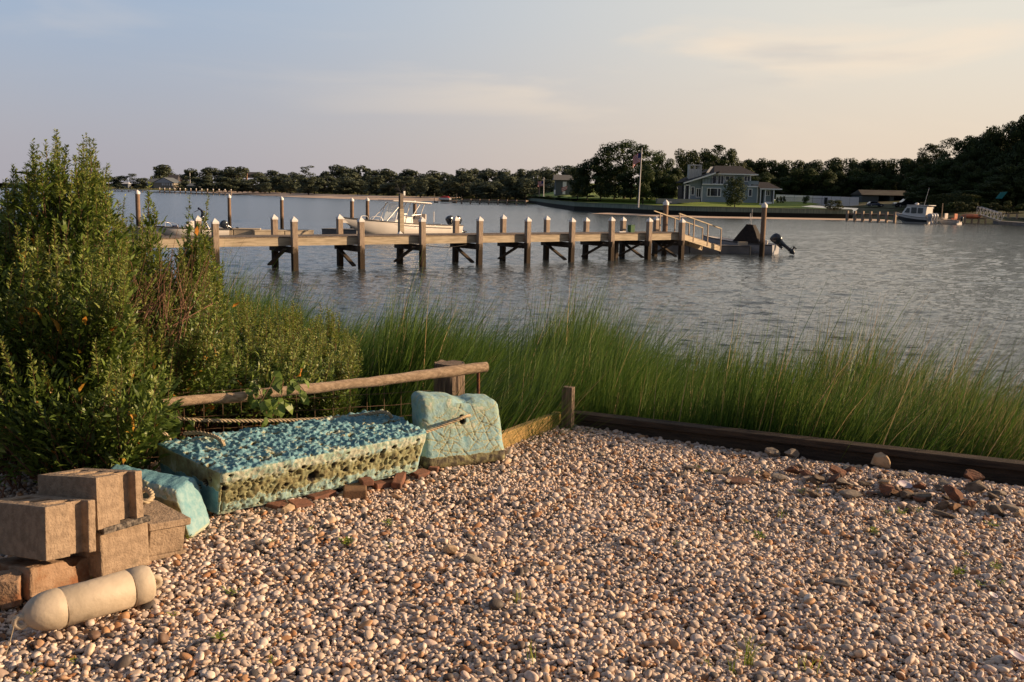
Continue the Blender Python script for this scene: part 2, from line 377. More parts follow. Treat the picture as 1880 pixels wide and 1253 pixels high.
# ------------------------------------------------------------------ gravel: one uncountable mass of pebbles
def ico(sub):
    import bmesh
    bm = bmesh.new(); bmesh.ops.create_icosphere(bm, subdivisions=sub, radius=1); bm.verts.ensure_lookup_table()
    V = np.array([v.co[:] for v in bm.verts]); T = np.array([[v.index for v in f.verts] for f in bm.faces]); bm.free(); return V, T
IV, IT = ico(2); IV3, IT3 = ico(3)
def blob_variants(V, k, rg, amp=.16):
    res = []
    for i in range(k):
        W = V.copy()
        for _ in range(4):
            d = rg.normal(size=3); d /= np.linalg.norm(d); f = rg.uniform(1, 2.6)
            W = W*(1+amp*.5*np.sin(f*(V @ d)+rg.uniform(0, 6)))[:,None]
        q_ = rg.uniform(.75, 1.0); W = np.sign(W)*np.abs(W)**q_; res.append(W)
    return res
IV1, IT1 = ico(1)
def make_gravel():
    rg = np.random.default_rng(3); x0, y0, cs = -3.0, 1.95, .006; nx_, ny_ = int(7.6/cs), int(4.5/cs)
    gx, gy = np.meshgrid(x0+cs*np.arange(nx_), y0+cs*np.arange(ny_), indexing='ij')
    base = G-.020+.012*np.sin(gx*1.7+.6)*np.cos(gy*2.1)+.008*np.sin(gx*5.1+gy*4.3)
    # the gravel thins out towards the foot of the right wall
    n_ = np.array([WR1[1]-WR0[1], -(WR1[0]-WR0[0])]); n_ /= np.linalg.norm(n_)
    dw = (gx-WR0[0])*n_[0]+(gy-WR0[1])*n_[1]; dw = np.abs(dw)
    base -= .035*np.clip(1-dw/.16, 0, 1)*np.clip((gx-.6)/1.2, 0, 1)
    base += .02*np.exp(-((gx-.1)**2+(gy-5.45)**2)/.12)
    Hm = base.copy(); inside = inpoly(gx, gy, GP) & (gy > 2.0)
    vis = inside & (gx < gy*.60+.35) & (gx > -gy*.62-.25)
    ii, jj = np.nonzero(vis); area = len(ii)*cs*cs
    n1 = int(area*5600); sizes = np.exp(rg.normal(math.log(.0075), .31, n1)).clip(.004, .018)
    sizes[:int(area*16)] = rg.uniform(.014, .020, int(area*16)); rg.shuffle(sizes)
    small = int(area*700); sizes = np.concatenate([sizes, rg.uniform(.004, .0065, small)])
    Rm = np.zeros((len(sizes),3,3)); Pp = np.zeros((len(sizes),3)); Sc = np.zeros((len(sizes),3))
    for i, s in enumerate(sizes):
        el = rg.uniform(1.0, 1.65); fl = rg.uniform(.45, .85); a, b, c = s*el, s*rg.uniform(.85, 1.1), s*fl
        k = max(1, int(s/cs)); best = None
        for _ in range(3):
            q_ = rg.integers(len(ii)); ci, cj = ii[q_], jj[q_]
            h = Hm[max(ci-k,0):ci+k+1, max(cj-k,0):cj+k+1]; m_ = h.mean()+.25*(h.max()-h.mean()); mr = m_-base[ci,cj]
            if best is None or mr < best[3]: best = (m_, ci, cj, mr)
        m_, ci, cj, _q = best
        th = rg.uniform(0, math.pi); tx, ty = rg.normal(0, .38, 2)
        z = m_+c*.55
        K = rotz(th) @ np.array([[1,0,0],[0,math.cos(tx),-math.sin(tx)],[0,math.sin(tx),math.cos(tx)]]) @ np.array([[math.cos(ty),0,math.sin(ty)],[0,1,0],[-math.sin(ty),0,math.cos(ty)]])
        Rm[i] = K; Pp[i] = (x0+cs*ci, y0+cs*cj, z); Sc[i] = (a, b, c)
        R_ = int(a/cs)+1; i0, i1, j0, j1 = max(ci-R_,0), min(ci+R_+1,nx_), max(cj-R_,0), min(cj+R_+1,ny_)
        dx = gx[i0:i1,j0:j1]-Pp[i,0]; dy = gy[i0:i1,j0:j1]-Pp[i,1]; ct, st = math.cos(th), math.sin(th)
        e = ((dx*ct+dy*st)/a)**2+((-dx*st+dy*ct)/b)**2
        top = z+c*np.sqrt(np.clip(1-e, 0, 1)); Hm[i0:i1,j0:j1] = np.where(e < 1, np.maximum(Hm[i0:i1,j0:j1], top), Hm[i0:i1,j0:j1])
    NS = len(sizes); fine = (Pp[:,1] < 4.3) & (sizes > .0052) | (sizes > .010); order = np.argsort(~fine, kind='stable'); Rm, Pp, Sc = Rm[order], Pp[order], Sc[order]; nf = int(fine.sum()); rr_all = rg.random(NS)
    outs = []; voff = 0; TT = []; RR = []
    for (A_, B_, lo_, hi_) in ((IV, IT, 0, nf), (IV1, IT1, nf, NS)):
        var = blob_variants(A_, 14, rg, .16 if lo_ == 0 else .10); m_n = hi_-lo_; vi = rg.integers(0, 14, m_n); nv = len(A_); V = np.zeros((m_n, nv, 3), np.float32)
        for q_ in range(14):
            s_ = np.nonzero(vi == q_)[0]; g_ = s_+lo_
            V[s_] = np.einsum('nij,nvj->nvi', Rm[g_], var[q_][None]*Sc[g_][:,None,:])+Pp[g_][:,None,:]
        outs.append(V.reshape(-1, 3)); TT.append((B_[None]+voff+(np.arange(m_n)*nv)[:,None,None]).reshape(-1, 3)); RR.append(np.repeat(rr_all[lo_:hi_], nv)); voff += m_n*nv
    return np.concatenate(outs), np.concatenate(TT), np.concatenate(RR), NS
    var = blob_variants(IV, 14, rg); vi = rg.integers(0, 14, len(sizes)); nv = len(IV)
    V = np.zeros((len(sizes), nv, 3), np.float32)
    for q_ in range(14):
        s_ = np.nonzero(vi == q_)[0]
        V[s_] = np.einsum('nij,nvj->nvi', Rm[s_], var[q_][None]*Sc[s_][:,None,:])+Pp[s_][:,None,:]
    T = (IT[None]+(np.arange(len(sizes))*nv)[:,None,None]).reshape(-1, 3)
    rnd = np.repeat(rg.random(len(sizes)), nv)
    return V.reshape(-1, 3), T, rnd, len(sizes)
peb = rampmat('pebble', [(0,(0.060,0.054,0.052)),(.05,(0.098,0.080,0.071)),(.09,(0.326,0.149,0.062)),(.14,(0.500,0.277,0.136)),(.20,(0.326,0.255,0.214)),(.30,(0.478,0.389,0.323)),
    (.42,(0.608,0.468,0.360)),(.55,(0.673,0.532,0.427)),(.66,(0.717,0.553,0.459)),(.76,(0.543,0.468,0.427)),(.86,(0.782,0.660,0.553)),(.94,(0.608,0.405,0.240)),(1,(0.795,0.724,0.646))],
    rough=.62, spec=.35, noise_amt=.32, nscale=70, bump=.35)
V, T, rnd, NPEB = make_gravel()
tag(npmesh('gravel', V, T, peb, rnd, smooth=True), 'rounded cream, tan and grey pebbles covering the yard', None, kind='stuff')
# ------------------------------------------------------------------ cinder blocks
m_conc = mat('concrete', (.33,.245,.17), (.24,.175,.12), scale=34, rough=.95, bump=.9, bscale=120, bdist=.006, detail=9, c3=(.15,.115,.08), s3=11, lo3=.55, hi3=.8)
m_conc2 = mat('old_concrete', (.33,.22,.145), (.24,.15,.09), scale=16, rough=.97, bump=.9, bscale=90, bdist=.006, c3=(.22,.10,.05), s3=9, lo3=.5, hi3=.68)
m_mortar = mat('mortar', (.20,.17,.14), (.045,.04,.036), scale=60, rough=.97, bump=1, bscale=120, bdist=.008)
BL = {'A': ([-1.5863,3.2674,2.0144],[.193,.381,.186],[[.5493,-.8343,-.0464],[.8285,.5365,.1607],[-.1092,-.1267,.9859]]),
 'B': ([-1.4862,3.462,2.0603],[.200,.345,.190],[[.5115,-.857,-.062],[.8539,.499,.1481],[-.096,-.1287,.987]]),
 'D': ([-1.4024,3.6869,1.8435],[.182,.30,.162],[[.6352,-.7642,.1119],[.7669,.6412,.0267],[-.0921,.0689,.9934]]),
 'E': ([-1.6715,3.3117,1.8504],[.312,.268,.112],[[.4955,-.8682,-.0262],[.8592,.4856,.1612],[-.1272,-.1024,.9866]]),
 'C': ([-1.4905,3.486,1.862],[.212,.33,.178],[[.5145,-.857,-.03],[.8566,.5135,.05],[-.0275,-.052,.9982]]),
 'F': ([-1.862,3.235,1.842],[.175,.10,.098],[[.966,-.259,0],[.259,.966,0],[0,0,1]])}
def chip(o, amp, scale, sub=0):
    """roughen a bevelled block so its arrises look cast and worn"""
    for v in o.data.vertices:
        c = v.co; v.co = c+Vector(noise.noise_vector(c*scale+Vector((o.location[0]*9, 3, 1))))*amp
def wear(o, bw=.004, lv=4, st=.0035):
    b = o.modifiers.new('bevel', 'BEVEL'); b.width = bw; b.segments = 2; b.limit_method = 'ANGLE'; b.angle_limit = .6
    s_ = o.modifiers.new('subdivide', 'SUBSURF'); s_.subdivision_type = 'SIMPLE'; s_.levels = lv; s_.render_levels = lv
    if 'grain' not in bpy.data.textures:
        t_ = bpy.data.textures.new('grain', 'CLOUDS'); t_.noise_scale = .022; t_.noise_depth = 3
    d_ = o.modifiers.new('wear', 'DISPLACE'); d_.texture = bpy.data.textures['grain']; d_.strength = st; d_.mid_level = .5; d_.texture_coords = 'LOCAL'
def shaped(name, outline, holes, z0, z1, label, key, m, cat='concrete block', amp=.002, mortar=False):
    """block from a 2-D outline with core holes, made by curve filling; outline in local x (end face) and y (length)"""
    import bmesh
    pos, dims, Rm_ = BL[key]
    bm = bmesh.new(); loops = []
    for poly in [outline]+holes:
        vs = [bm.verts.new((x, y, z1)) for x, y in poly]; es = [bm.edges.new((vs[i], vs[(i+1) % len(vs)])) for i in range(len(vs))]; loops.append(es)
    geo = bmesh.ops.triangle_fill(bm, use_beauty=True, edges=[e for l_ in loops for e in l_], use_dissolve=False)
    fs = [f for f in bm.faces]
    ex = bmesh.ops.extrude_face_region(bm, geom=fs); vs = [v for v in ex['geom'] if isinstance(v, bmesh.types.BMVert)]
    for v in vs: v.co.z = z0
    bmesh.ops.recalc_face_normals(bm, faces=bm.faces)
    me = bpy.data.meshes.new(name); bm.to_mesh(me); bm.free()
    o = link(name, me, m); o.matrix_world = Matrix.Translation(pos) @ Matrix(Rm_).to_4x4()
    wear(o, .0035)
    tag(o, label, cat, 'concrete blocks stacked beside the foam floats'); return o
def rr(x0, x1, y0, y1, r, n=4):
    """rounded rectangle outline"""
    pts = []
    for cx, cy, a0 in ((x1-r,y1-r,0),(x0+r,y1-r,90),(x0+r,y0+r,180),(x1-r,y0+r,270)):
        for k in range(n+1): a = math.radians(a0+90*k/n); pts.append((cx+r*math.cos(a), cy+r*math.sin(a)))
    return pts
def end_notch(w_, l_, d=.040, a=.48, b=.85):
    """outline of a stretcher block seen from above: the end at y=0 has a shallow recess"""
    return [(0,0),(w_*a,0.002),(w_*(a+.02),d*.9),(w_*(a+.1),d),(w_*(b-.01),d),(w_*b,0.001),(w_,0),(w_,l_),(0,l_)]
for key, lab in (('A', 'nearer of the two upright hollow concrete blocks, its three cores open on top'),
                 ('B', 'topmost hollow concrete block of the stack, standing highest beside the blue foam piece')):
    pos, (w_, l_, h_), Rm_ = BL[key]
    holes = [rr(w_*.24, w_*.78, l_*(.12+.29*k), l_*(.12+.29*k)+l_*.155, .014) for k in range(3)]
    shaped('cinder_block', end_notch(w_, l_), holes, 0, h_, lab, key, m_conc)
# block D lies on its side: end seen as an I with flanges top and bottom
def hblock(key, label, m, flange=.028, inset=.014):
    pos, (w_, l_, h_), Rm_ = BL[key]; mb = MB()
    mb.b2(inset, w_-inset, inset, l_-inset, flange-.001, h_-flange+.001); mb.b2(0, w_, 0, l_, h_-flange, h_); mb.b2(.004, w_-.004, .002, l_, 0, flange)
    o = build('cinder_block', mb, m, origin=(0,0,0)); wear(o, .004); o.matrix_world = Matrix.Translation(pos) @ Matrix(Rm_).to_4x4()
    return tag(o, label, 'concrete block', 'concrete blocks stacked beside the foam floats')
hblock('D', 'low concrete block with an overhanging flat cap, under the coiled rope end', m_conc)
def lumpy(key, label, m, amp=.006, cuts=7, dent=()):
    pos, (w_, l_, h_), Rm_ = BL[key]; import bmesh
    bm = bmesh.new(); bmesh.ops.create_cube(bm, size=1)
    for v in bm.verts: v.co = Vector(((v.co.x+.5)*w_, (v.co.y+.5)*l_, (v.co.z+.5)*h_))
    bmesh.ops.subdivide_edges(bm, edges=bm.edges, cuts=cuts*3, use_grid_fill=True)
    for v in bm.verts:
        c = v.co.copy(); v.co += Vector(noise.noise_vector(c*22+Vector(pos)))*amp+Vector(noise.noise_vector(c*70))*amp*.35
        for (dx, dy, dz, r, dp) in dent:
            d = (c-Vector((dx*w_, dy*l_, dz*h_))).length
            if d < r: v.co.z -= dp*(1-(d/r)**2)*(1 if c.z > .3*h_ else 0)
    me = bpy.data.meshes.new('cinder_block'); bm.to_mesh(me); bm.free()
    for p_ in me.polygons: p_.use_smooth = True
    o = link('cinder_block', me, m); o.matrix_world = Matrix.Translation(pos) @ Matrix(Rm_).to_4x4()
    return tag(o, label, 'concrete block', 'concrete blocks stacked beside the foam floats')
oc = lumpy('C', 'smooth concrete block under the topmost block, a dark mortar strip along its top edge', m_conc, .002)
mb = MB(); w_ = BL['C'][1][0]
mb.box((w_*.47,-.002,BL['C'][1][2]+.008), (w_*.98,.06,.024)); o = build('mortar_strip', mb, m_mortar, parent=oc, loc=(0,0,0), bevel=.005)
lumpy('E', 'rust-stained broken concrete block lying under the nearer hollow block, chipped on top', m_conc2, .006, 7, [(.55,.02,1,.032,.022),(.60,.1,1,.03,.014)])
lumpy('F', 'small pitted pale concrete block half buried at the left edge of the gravel', m_conc2, .006, 7, [(.28,.0,.8,.02,.016)])
# ------------------------------------------------------------------ boat fender
def fender():
    a = P(66, 1128, G+.068); b = P(272, 1074, G+.062); d = b-a; Ln = np.linalg.norm(d[:2]); rz = math.atan2(d[1], d[0])
    t = thing('boat_fender', 'grimy white cylindrical boat fender lying on the pebbles in front of the blocks', 'fender', (a[0], a[1], G), rz)
    r = .066; mb = MB(); prof = [(-.040,.012),(-.036,.024),(-.026,.036),(-.012,.047),(.004,.056),(.022,.062),(.045,r-.0005),(.075,r+.0005),(.078,r-.0015),(.081,r-.0015),(.084,r+.0005),
        (Ln*.45,r-.002),(Ln-.075,r),(Ln-.072,r-.003),(Ln-.068,r-.003),(Ln-.065,r+.001),(Ln-.03,r),(Ln-.010,r-.001),(Ln+.001,r-.006),(Ln+.007,r-.022),(Ln+.010,.010)]
    secs = []
    for x, q_ in prof:
        bend = .004*math.cos((x/Ln-.5)*3.0)
        secs.append([np.array([x, q_*math.cos(2*math.pi*k/32)+bend*.2, r+.004+q_*math.sin(2*math.pi*k/32)-bend]) for k in range(32)])
    mb.loft(secs)
    m = mat('fender_vinyl', (.50,.42,.32), (.42,.35,.26), scale=7, rough=.6, bump=.25, bscale=40, c3=(.18,.135,.08), s3=10, lo3=.55, hi3=.85, spec=.3)
    build('body', mb, m, t)
    ring = MB(); dk = mat('fender_eye', (.22,.15,.09), (.10,.07,.045), scale=40, rough=.7)
    for (x, z) in ((-.046, r-.010), (Ln+.024, r)):
        pts = [np.array([x+.017*math.cos(a_), -.017*math.cos(a_)*.4, z+.017*math.sin(a_)]) for a_ in np.linspace(0, 2*math.pi, 17)]
        e = MB(); e.tube(pts, .0105, 8); build('eye', e, m, t)
    g_ = MB(); x_ = .0795
    for x_ in (.0795, Ln-.070):
        g_ = MB(); pts = [np.array([x_, (r-.0015)*math.cos(a_), r-.002+(r-.0015)*math.sin(a_)]) for a_ in np.linspace(0, 2*math.pi, 33)]
        g_.tube(pts, .0016, 5); build('seam', g_, dk, t)
    # worn moulded lettering band, unreadable: low ridges
    e = MB(); p0 = np.array([-.07, -.005, r-.012]); pts = [p0+np.array([-.015*k, -.028*k, -.010*k+.001*k*k]) for k in range(6)]
    e.tube(pts, .0016, 5); build('cord', e, mat('thin_cord', (.30,.24,.16)), t)
fender()
# ------------------------------------------------------------------ foam floats
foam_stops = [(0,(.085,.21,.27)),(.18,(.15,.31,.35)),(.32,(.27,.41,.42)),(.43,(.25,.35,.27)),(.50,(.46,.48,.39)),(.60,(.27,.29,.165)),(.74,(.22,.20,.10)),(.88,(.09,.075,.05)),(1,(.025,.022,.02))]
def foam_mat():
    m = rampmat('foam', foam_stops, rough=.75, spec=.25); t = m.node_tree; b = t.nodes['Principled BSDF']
    tcn = N(t, 'ShaderNodeTexCoord'); no = N(t, 'ShaderNodeTexNoise'); no.inputs['Scale'].default_value = 28; no.inputs['Detail'].default_value = 6; no.inputs['Roughness'].default_value = .7
    t.links.new(tcn.outputs['Object'], no.inputs['Vector'])
    ramp = [n for n in t.nodes if n.type == 'VALTORGB'][0]; at = [n for n in t.nodes if n.type == 'ATTRIBUTE'][0]
    f = mapr(no.outputs[0], .3, .7, -.08, .08, t=t); ad = N(t, 'ShaderNodeMath', operation='ADD'); ad.use_clamp = True
    t.links.new(at.outputs['Fac'], ad.inputs[0]); t.links.new(f, ad.inputs[1]); t.links.new(ad.outputs[0], ramp.inputs[0])
    n2 = N(t, 'ShaderNodeTexNoise'); n2.inputs['Scale'].default_value = 110; n2.inputs['Detail'].default_value = 4; t.links.new(tcn.outputs['Object'], n2.inputs['Vector'])
    bp = N(t, 'ShaderNodeBump'); bp.inputs['Strength'].default_value = .6; bp.inputs['Distance'].default_value = .004
    t.links.new(n2.outputs[0], bp.inputs['Height']); t.links.new(bp.outputs[0], b.inputs['Normal'])
    return m
m_foam = foam_mat()
def foam(name, corners, rad, res, dispfn, label, origin):
    """corners: 8 points, bottom ring then top ring (u-,v-),(u+,v-),(u+,v+),(u-,v+)"""
    c = np.array(corners, float); h = np.array([np.linalg.norm(c[1]-c[0]), np.linalg.norm(c[3]-c[0]), np.linalg.norm(c[4]-c[0])])/2
    n = [max(4, int(2*q_/res)) for q_ in h]; V = []; Tq = []; idx = {}
    def vid(i, j, k):
        key = (i, j, k)
        if key not in idx: idx[key] = len(V); V.append((i/n[0]*2-1, j/n[1]*2-1, k/n[2]*2-1))
        return idx[key]
    for i in range(n[0]):
        for j in range(n[1]):
            Tq.append((vid(i,j,0),vid(i,j+1,0),vid(i+1,j+1,0),vid(i+1,j,0))); Tq.append((vid(i,j,n[2]),vid(i+1,j,n[2]),vid(i+1,j+1,n[2]),vid(i,j+1,n[2])))
    for i in range(n[0]):
        for k in range(n[2]):
            Tq.append((vid(i,0,k),vid(i+1,0,k),vid(i+1,0,k+1),vid(i,0,k+1))); Tq.append((vid(i,n[1],k),vid(i,n[1],k+1),vid(i+1,n[1],k+1),vid(i+1,n[1],k)))
    for j in range(n[1]):
        for k in range(n[2]):
            Tq.append((vid(0,j,k),vid(0,j,k+1),vid(0,j+1,k+1),vid(0,j+1,k))); Tq.append((vid(n[0],j,k),vid(n[0],j+1,k),vid(n[0],j+1,k+1),vid(n[0],j,k+1)))
    U = np.array(V); M = U*h; inner = np.clip(M, -(h-rad), h-rad); d = M-inner; dl = np.linalg.norm(d, axis=1)[:,None]
    M2 = inner+d/np.maximum(dl, 1e-9)*np.minimum(dl, rad); U2 = M2/h; nl = d/np.maximum(dl, 1e-9)
    a, b, g_ = [(U2[:,i]+1)/2 for i in range(3)]
    def tri(a, b, g_):
        w8 = [(1-a)*(1-b)*(1-g_), a*(1-b)*(1-g_), a*b*(1-g_), (1-a)*b*(1-g_), (1-a)*(1-b)*g_, a*(1-b)*g_, a*b*g_, (1-a)*b*g_]
        return sum(w8[i][:,None]*c[i][None] for i in range(8))
    X = tri(a, b, g_); e = 1e-3
    ex = c[1]-c[0]; ey = c[3]-c[0]; ez = c[4]-c[0]
    nw = nl[:,0:1]*(ex/np.linalg.norm(ex))+nl[:,1:2]*(ey/np.linalg.norm(ey))+nl[:,2:3]*(ez/np.linalg.norm(ez))
    nw /= np.maximum(np.linalg.norm(nw, axis=1)[:,None], 1e-9)
    D = np.zeros(len(X)); S = np.zeros(len(X))
    for i in range(len(X)): D[i], S[i] = dispfn(U2[i], M2[i], nl[i], X[i])
    X = X+nw*D[:,None]-np.asarray(origin)
    o = npmesh(name, X, np.array(Tq), m_foam, S, smooth=True, loc=origin); return tag(o, label, 'foam float', 'blue foam dock floats')
def fb(v, s, o=4):
    v = Vector(v)*s; t = 0; a = 1; n_ = 0
    for _ in range(o): t += a*noise.noise(v); n_ += a; a *= .55; v = v*2.1+Vector((7,3,5))
    return t/n_
rp_ = random.Random(4)
holes_top = [(rp_.uniform(-.56,.56), rp_.uniform(-.24,.2), rp_.uniform(.008,.02), rp_.uniform(.02,.035)) for _ in range(60)]
holes_side = [(-.50,.035,.018),(-.41,.06,.012),(-.33,.03,.010),(-.15,.05,.012),(-.115,.05,.012),(-.09,.0,.03),(.03,.03,.013),(.09,.0,.02),(.16,.045,.011),(.14,.07,.012),(.27,.08,.013),(.35,.075,.014),(.42,.07,.011),(.22,.03,.014),(-.2,-.01,.016)]
holes_side = [(a_+rp_.uniform(-.02,.02), b_+rp_.uniform(-.03,.012), r_*rp_.uniform(.6,1.1)) for a_, b_, r_ in holes_side]+[(rp_.uniform(-.56,.56), rp_.uniform(-.05,.10), rp_.uniform(.004,.008)) for _ in range(26)]
holes_end = [(-.16,.03,.022),(-.11,-.01,.014),(-.2,.06,.012)]
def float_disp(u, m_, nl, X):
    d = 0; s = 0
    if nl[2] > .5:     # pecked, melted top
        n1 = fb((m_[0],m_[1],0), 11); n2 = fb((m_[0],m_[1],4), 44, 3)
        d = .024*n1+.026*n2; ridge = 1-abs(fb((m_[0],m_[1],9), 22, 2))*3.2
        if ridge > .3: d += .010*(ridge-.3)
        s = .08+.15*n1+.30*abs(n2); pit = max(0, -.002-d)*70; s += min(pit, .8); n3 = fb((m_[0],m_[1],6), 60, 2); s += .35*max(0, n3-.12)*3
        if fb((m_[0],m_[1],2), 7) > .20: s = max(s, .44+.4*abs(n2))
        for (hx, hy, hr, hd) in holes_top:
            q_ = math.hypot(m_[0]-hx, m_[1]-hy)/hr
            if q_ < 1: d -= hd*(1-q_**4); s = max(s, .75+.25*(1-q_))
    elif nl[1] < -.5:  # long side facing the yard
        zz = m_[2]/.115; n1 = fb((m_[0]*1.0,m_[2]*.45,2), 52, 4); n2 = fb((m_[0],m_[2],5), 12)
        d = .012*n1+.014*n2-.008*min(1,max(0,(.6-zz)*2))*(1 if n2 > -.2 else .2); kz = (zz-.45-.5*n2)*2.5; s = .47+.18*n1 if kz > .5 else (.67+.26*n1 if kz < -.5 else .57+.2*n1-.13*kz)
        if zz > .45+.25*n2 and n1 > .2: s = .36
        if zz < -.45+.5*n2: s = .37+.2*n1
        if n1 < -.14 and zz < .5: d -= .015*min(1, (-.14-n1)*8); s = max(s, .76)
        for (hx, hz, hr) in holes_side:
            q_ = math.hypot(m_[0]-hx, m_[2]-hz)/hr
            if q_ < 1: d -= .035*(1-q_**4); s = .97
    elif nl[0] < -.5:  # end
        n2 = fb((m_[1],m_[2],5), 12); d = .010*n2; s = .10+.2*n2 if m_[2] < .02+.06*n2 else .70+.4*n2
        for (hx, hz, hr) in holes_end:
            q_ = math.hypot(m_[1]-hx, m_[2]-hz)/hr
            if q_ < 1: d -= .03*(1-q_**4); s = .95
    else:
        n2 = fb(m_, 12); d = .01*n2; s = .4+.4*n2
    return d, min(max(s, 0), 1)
zt = G+.238
FT = [P(406,868,zt), P(786,793,zt), P(706,752,zt), P(284,812,zt)]
FBt = [P(400,948,G+.015), P(770,866,G+.03), None, None]
FBt[0] = P(398,948,G+.012); FBt[1] = P(768,868,G+.035)
FBt[2] = FT[2]+np.array([-.02,.0,0]); FBt[2][2] = G+.035; FBt[3] = FT[3]+np.array([.03,-.0,0]); FBt[3][2] = G+.012
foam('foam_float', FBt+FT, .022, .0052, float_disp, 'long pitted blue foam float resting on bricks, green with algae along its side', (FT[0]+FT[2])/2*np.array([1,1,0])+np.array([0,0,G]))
sc_lines = [(rp_.uniform(-.2,.2), rp_.uniform(-.13,.13), rp_.uniform(-1.2,1.2), rp_.uniform(.03,.11)) for _ in range(46)]
def pillow_disp(u, m_, nl, X):
    d = 0; s = .16
    n1 = fb((m_[0],m_[2],7), 9); n2 = fb(m_, 26, 3); d = .007*n1+.0035*n2; s = .33+.14*n1+.20*n2
    if nl[1] < -.5:
        if m_[2] > .03: s += .16*max(0, n1+.35)
        q_ = math.hypot((m_[0]+.005)/.02, (m_[2]-.078)/.028)
        if q_ < 1: d -= .06*(1-q_**4); s = .98
        for (lx, lz, an, ln) in sc_lines:
            dx, dz = m_[0]-lx, m_[2]-lz; al = dx*math.cos(an)+dz*math.sin(an); ac = -dx*math.sin(an)+dz*math.cos(an)
            ac += .008*math.sin(al*30)
            if abs(al) < ln and abs(ac) < .0026: d -= .0025; s = max(s, .62)
    if m_[2] < -.122+.03*n1: s = .84+.3*n2
    if nl[2] > .5:
        d += -.02*math.exp(-((m_[0]-.03)/.045)**2); s += .15*max(n2, 0)
    return d, min(max(s, 0), 1)
b0 = P(782,868,G+.0); b1 = P(934,850,G+.0); hh = np.array([0,0,1.0])
f0 = Q(772,730,P(782,866,G)[1]+.07); f1 = Q(917,736,P(934,850,G)[1]+.08)
nb = np.array([b1[1]-b0[1], -(b1[0]-b0[0]), 0]); nb = -nb/np.linalg.norm(nb)
C8 = [b0, b1, b1+nb*.20, b0+nb*.20, f0, f1, f1+nb*.17+hh*.012, f0+nb*.17+hh*.012]
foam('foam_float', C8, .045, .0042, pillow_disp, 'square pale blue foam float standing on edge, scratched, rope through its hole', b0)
def slab_disp(u, m_, nl, X):
    n1 = fb(m_, 9); n2 = fb(m_, 28, 3); d = .013*n1+.004*n2; s = .13+.18*n1
    if nl[1] < -.5: s = .70+.25*n2 if m_[2] < .05 else .5+.3*n2; d += .012*n2
    if nl[0] > .5:
        s = .24+.12*n1
        if m_[1] < -.07 and n2 > -.15: s = .66+.2*n2
        if m_[2] < -.09: s += .25
    return d, min(max(s, 0), 1)
zt = G+.20
S8t = [P(322,903,zt-.005), P(361,874,zt), P(213,850,zt+.01), P(196,862,zt+.01)]
S8b = [P(352,992,G), P(392,962,G), S8t[2]*np.array([1,1,0])+np.array([0,0,G]), S8t[3]*np.array([1,1,0])+np.array([0,0,G])]
# u runs along the slab towards its sunlit end
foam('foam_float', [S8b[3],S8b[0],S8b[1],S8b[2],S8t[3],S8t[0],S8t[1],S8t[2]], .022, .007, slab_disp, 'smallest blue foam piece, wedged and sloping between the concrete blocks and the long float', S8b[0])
# ------------------------------------------------------------------ ropes
m_rope = mat('rope', (.50,.41,.28), (.36,.28,.17), scale=120, rough=.95, bump=.6, bscale=500, bdist=.002)
def smooth_path(pts, n=14):
    pts = [np.array(q_, float) for q_ in pts]; pts = [2*pts[0]-pts[1]]+pts+[2*pts[-1]-pts[-2]]; o = []
    for i in range(1, len(pts)-2):
        for k in range(n):
            t = k/n; a, b, c, d = pts[i-1:i+3]
            o.append(.5*((2*b)+(-a+c)*t+(2*a-5*b+4*c-d)*t*t+(-a+3*b-3*c+d)*t**3))
    o.append(pts[-2]); return o
def rope(pts, r, label, pitch=None):
    p_ = smooth_path(pts, 10); L_ = [0]
    for i in range(1, len(p_)): L_.append(L_[-1]+np.linalg.norm(p_[i]-p_[i-1]))
    pitch = pitch or r*6.5; n = int(L_[-1]/(pitch/9))+2; ss = np.linspace(0, L_[-1], n)
    pp = np.stack([np.interp(ss, L_, [q_[k] for q_ in p_]) for k in range(3)], 1); mb = MB()
    tg = np.gradient(pp, axis=0); tg /= np.linalg.norm(tg, axis=1)[:,None]; up = np.array([.1,.2,1.]); u = np.cross(tg, up); u /= np.linalg.norm(u, axis=1)[:,None]; v = np.cross(tg, u)
    for k in range(3):
        th = 2*math.pi*(ss/pitch+k/3); mb.tube(pp+(u*np.cos(th)[:,None]+v*np.sin(th)[:,None])*r*.5, r*.56, 6)
    o = build('rope', mb, m_rope, origin=pp[0]); return tag(o, label, 'rope', 'ropes tied to the foam floats')
zr = G+.262
rope([Q(262,752,4.95),Q(330,769,4.9),Q(430,773,5.0),Q(560,771,5.15),Q(650,764,5.25),P(700,757,G+.27),P(716,762,G+.265),P(720,774,G+.22)], .010, 'long twisted rope stretched along the back of the long float into a hole')
rope([P(338,796,G+.262),P(365,795,G+.272),P(392,801,G+.268),P(408,812,G+.26),P(411,826,G+.21)], .010, 'short twisted rope lying on the left end of the long float, dropping into a hole')
rope([P(287,795,G+.27),P(300,796,G+.282),P(309,802,G+.262),P(312,812,G+.23)], .009, 'frayed rope stub at the back left corner of the long float')
rope([Q(770,798,4.96),Q(800,787,5.02),Q(828,776,5.06),Q(852,766,5.10),Q(864,763,5.24)], .0085, 'thin tan rope from the long float into the hole of the square float')
rope([P(255,905,G+.21),P(268,899,G+.225),P(278,906,G+.225),P(278,916,G+.215),P(268,922,G+.21),P(258,922,G+.21)], .011, 'coiled white rope end on top of the low capped block')
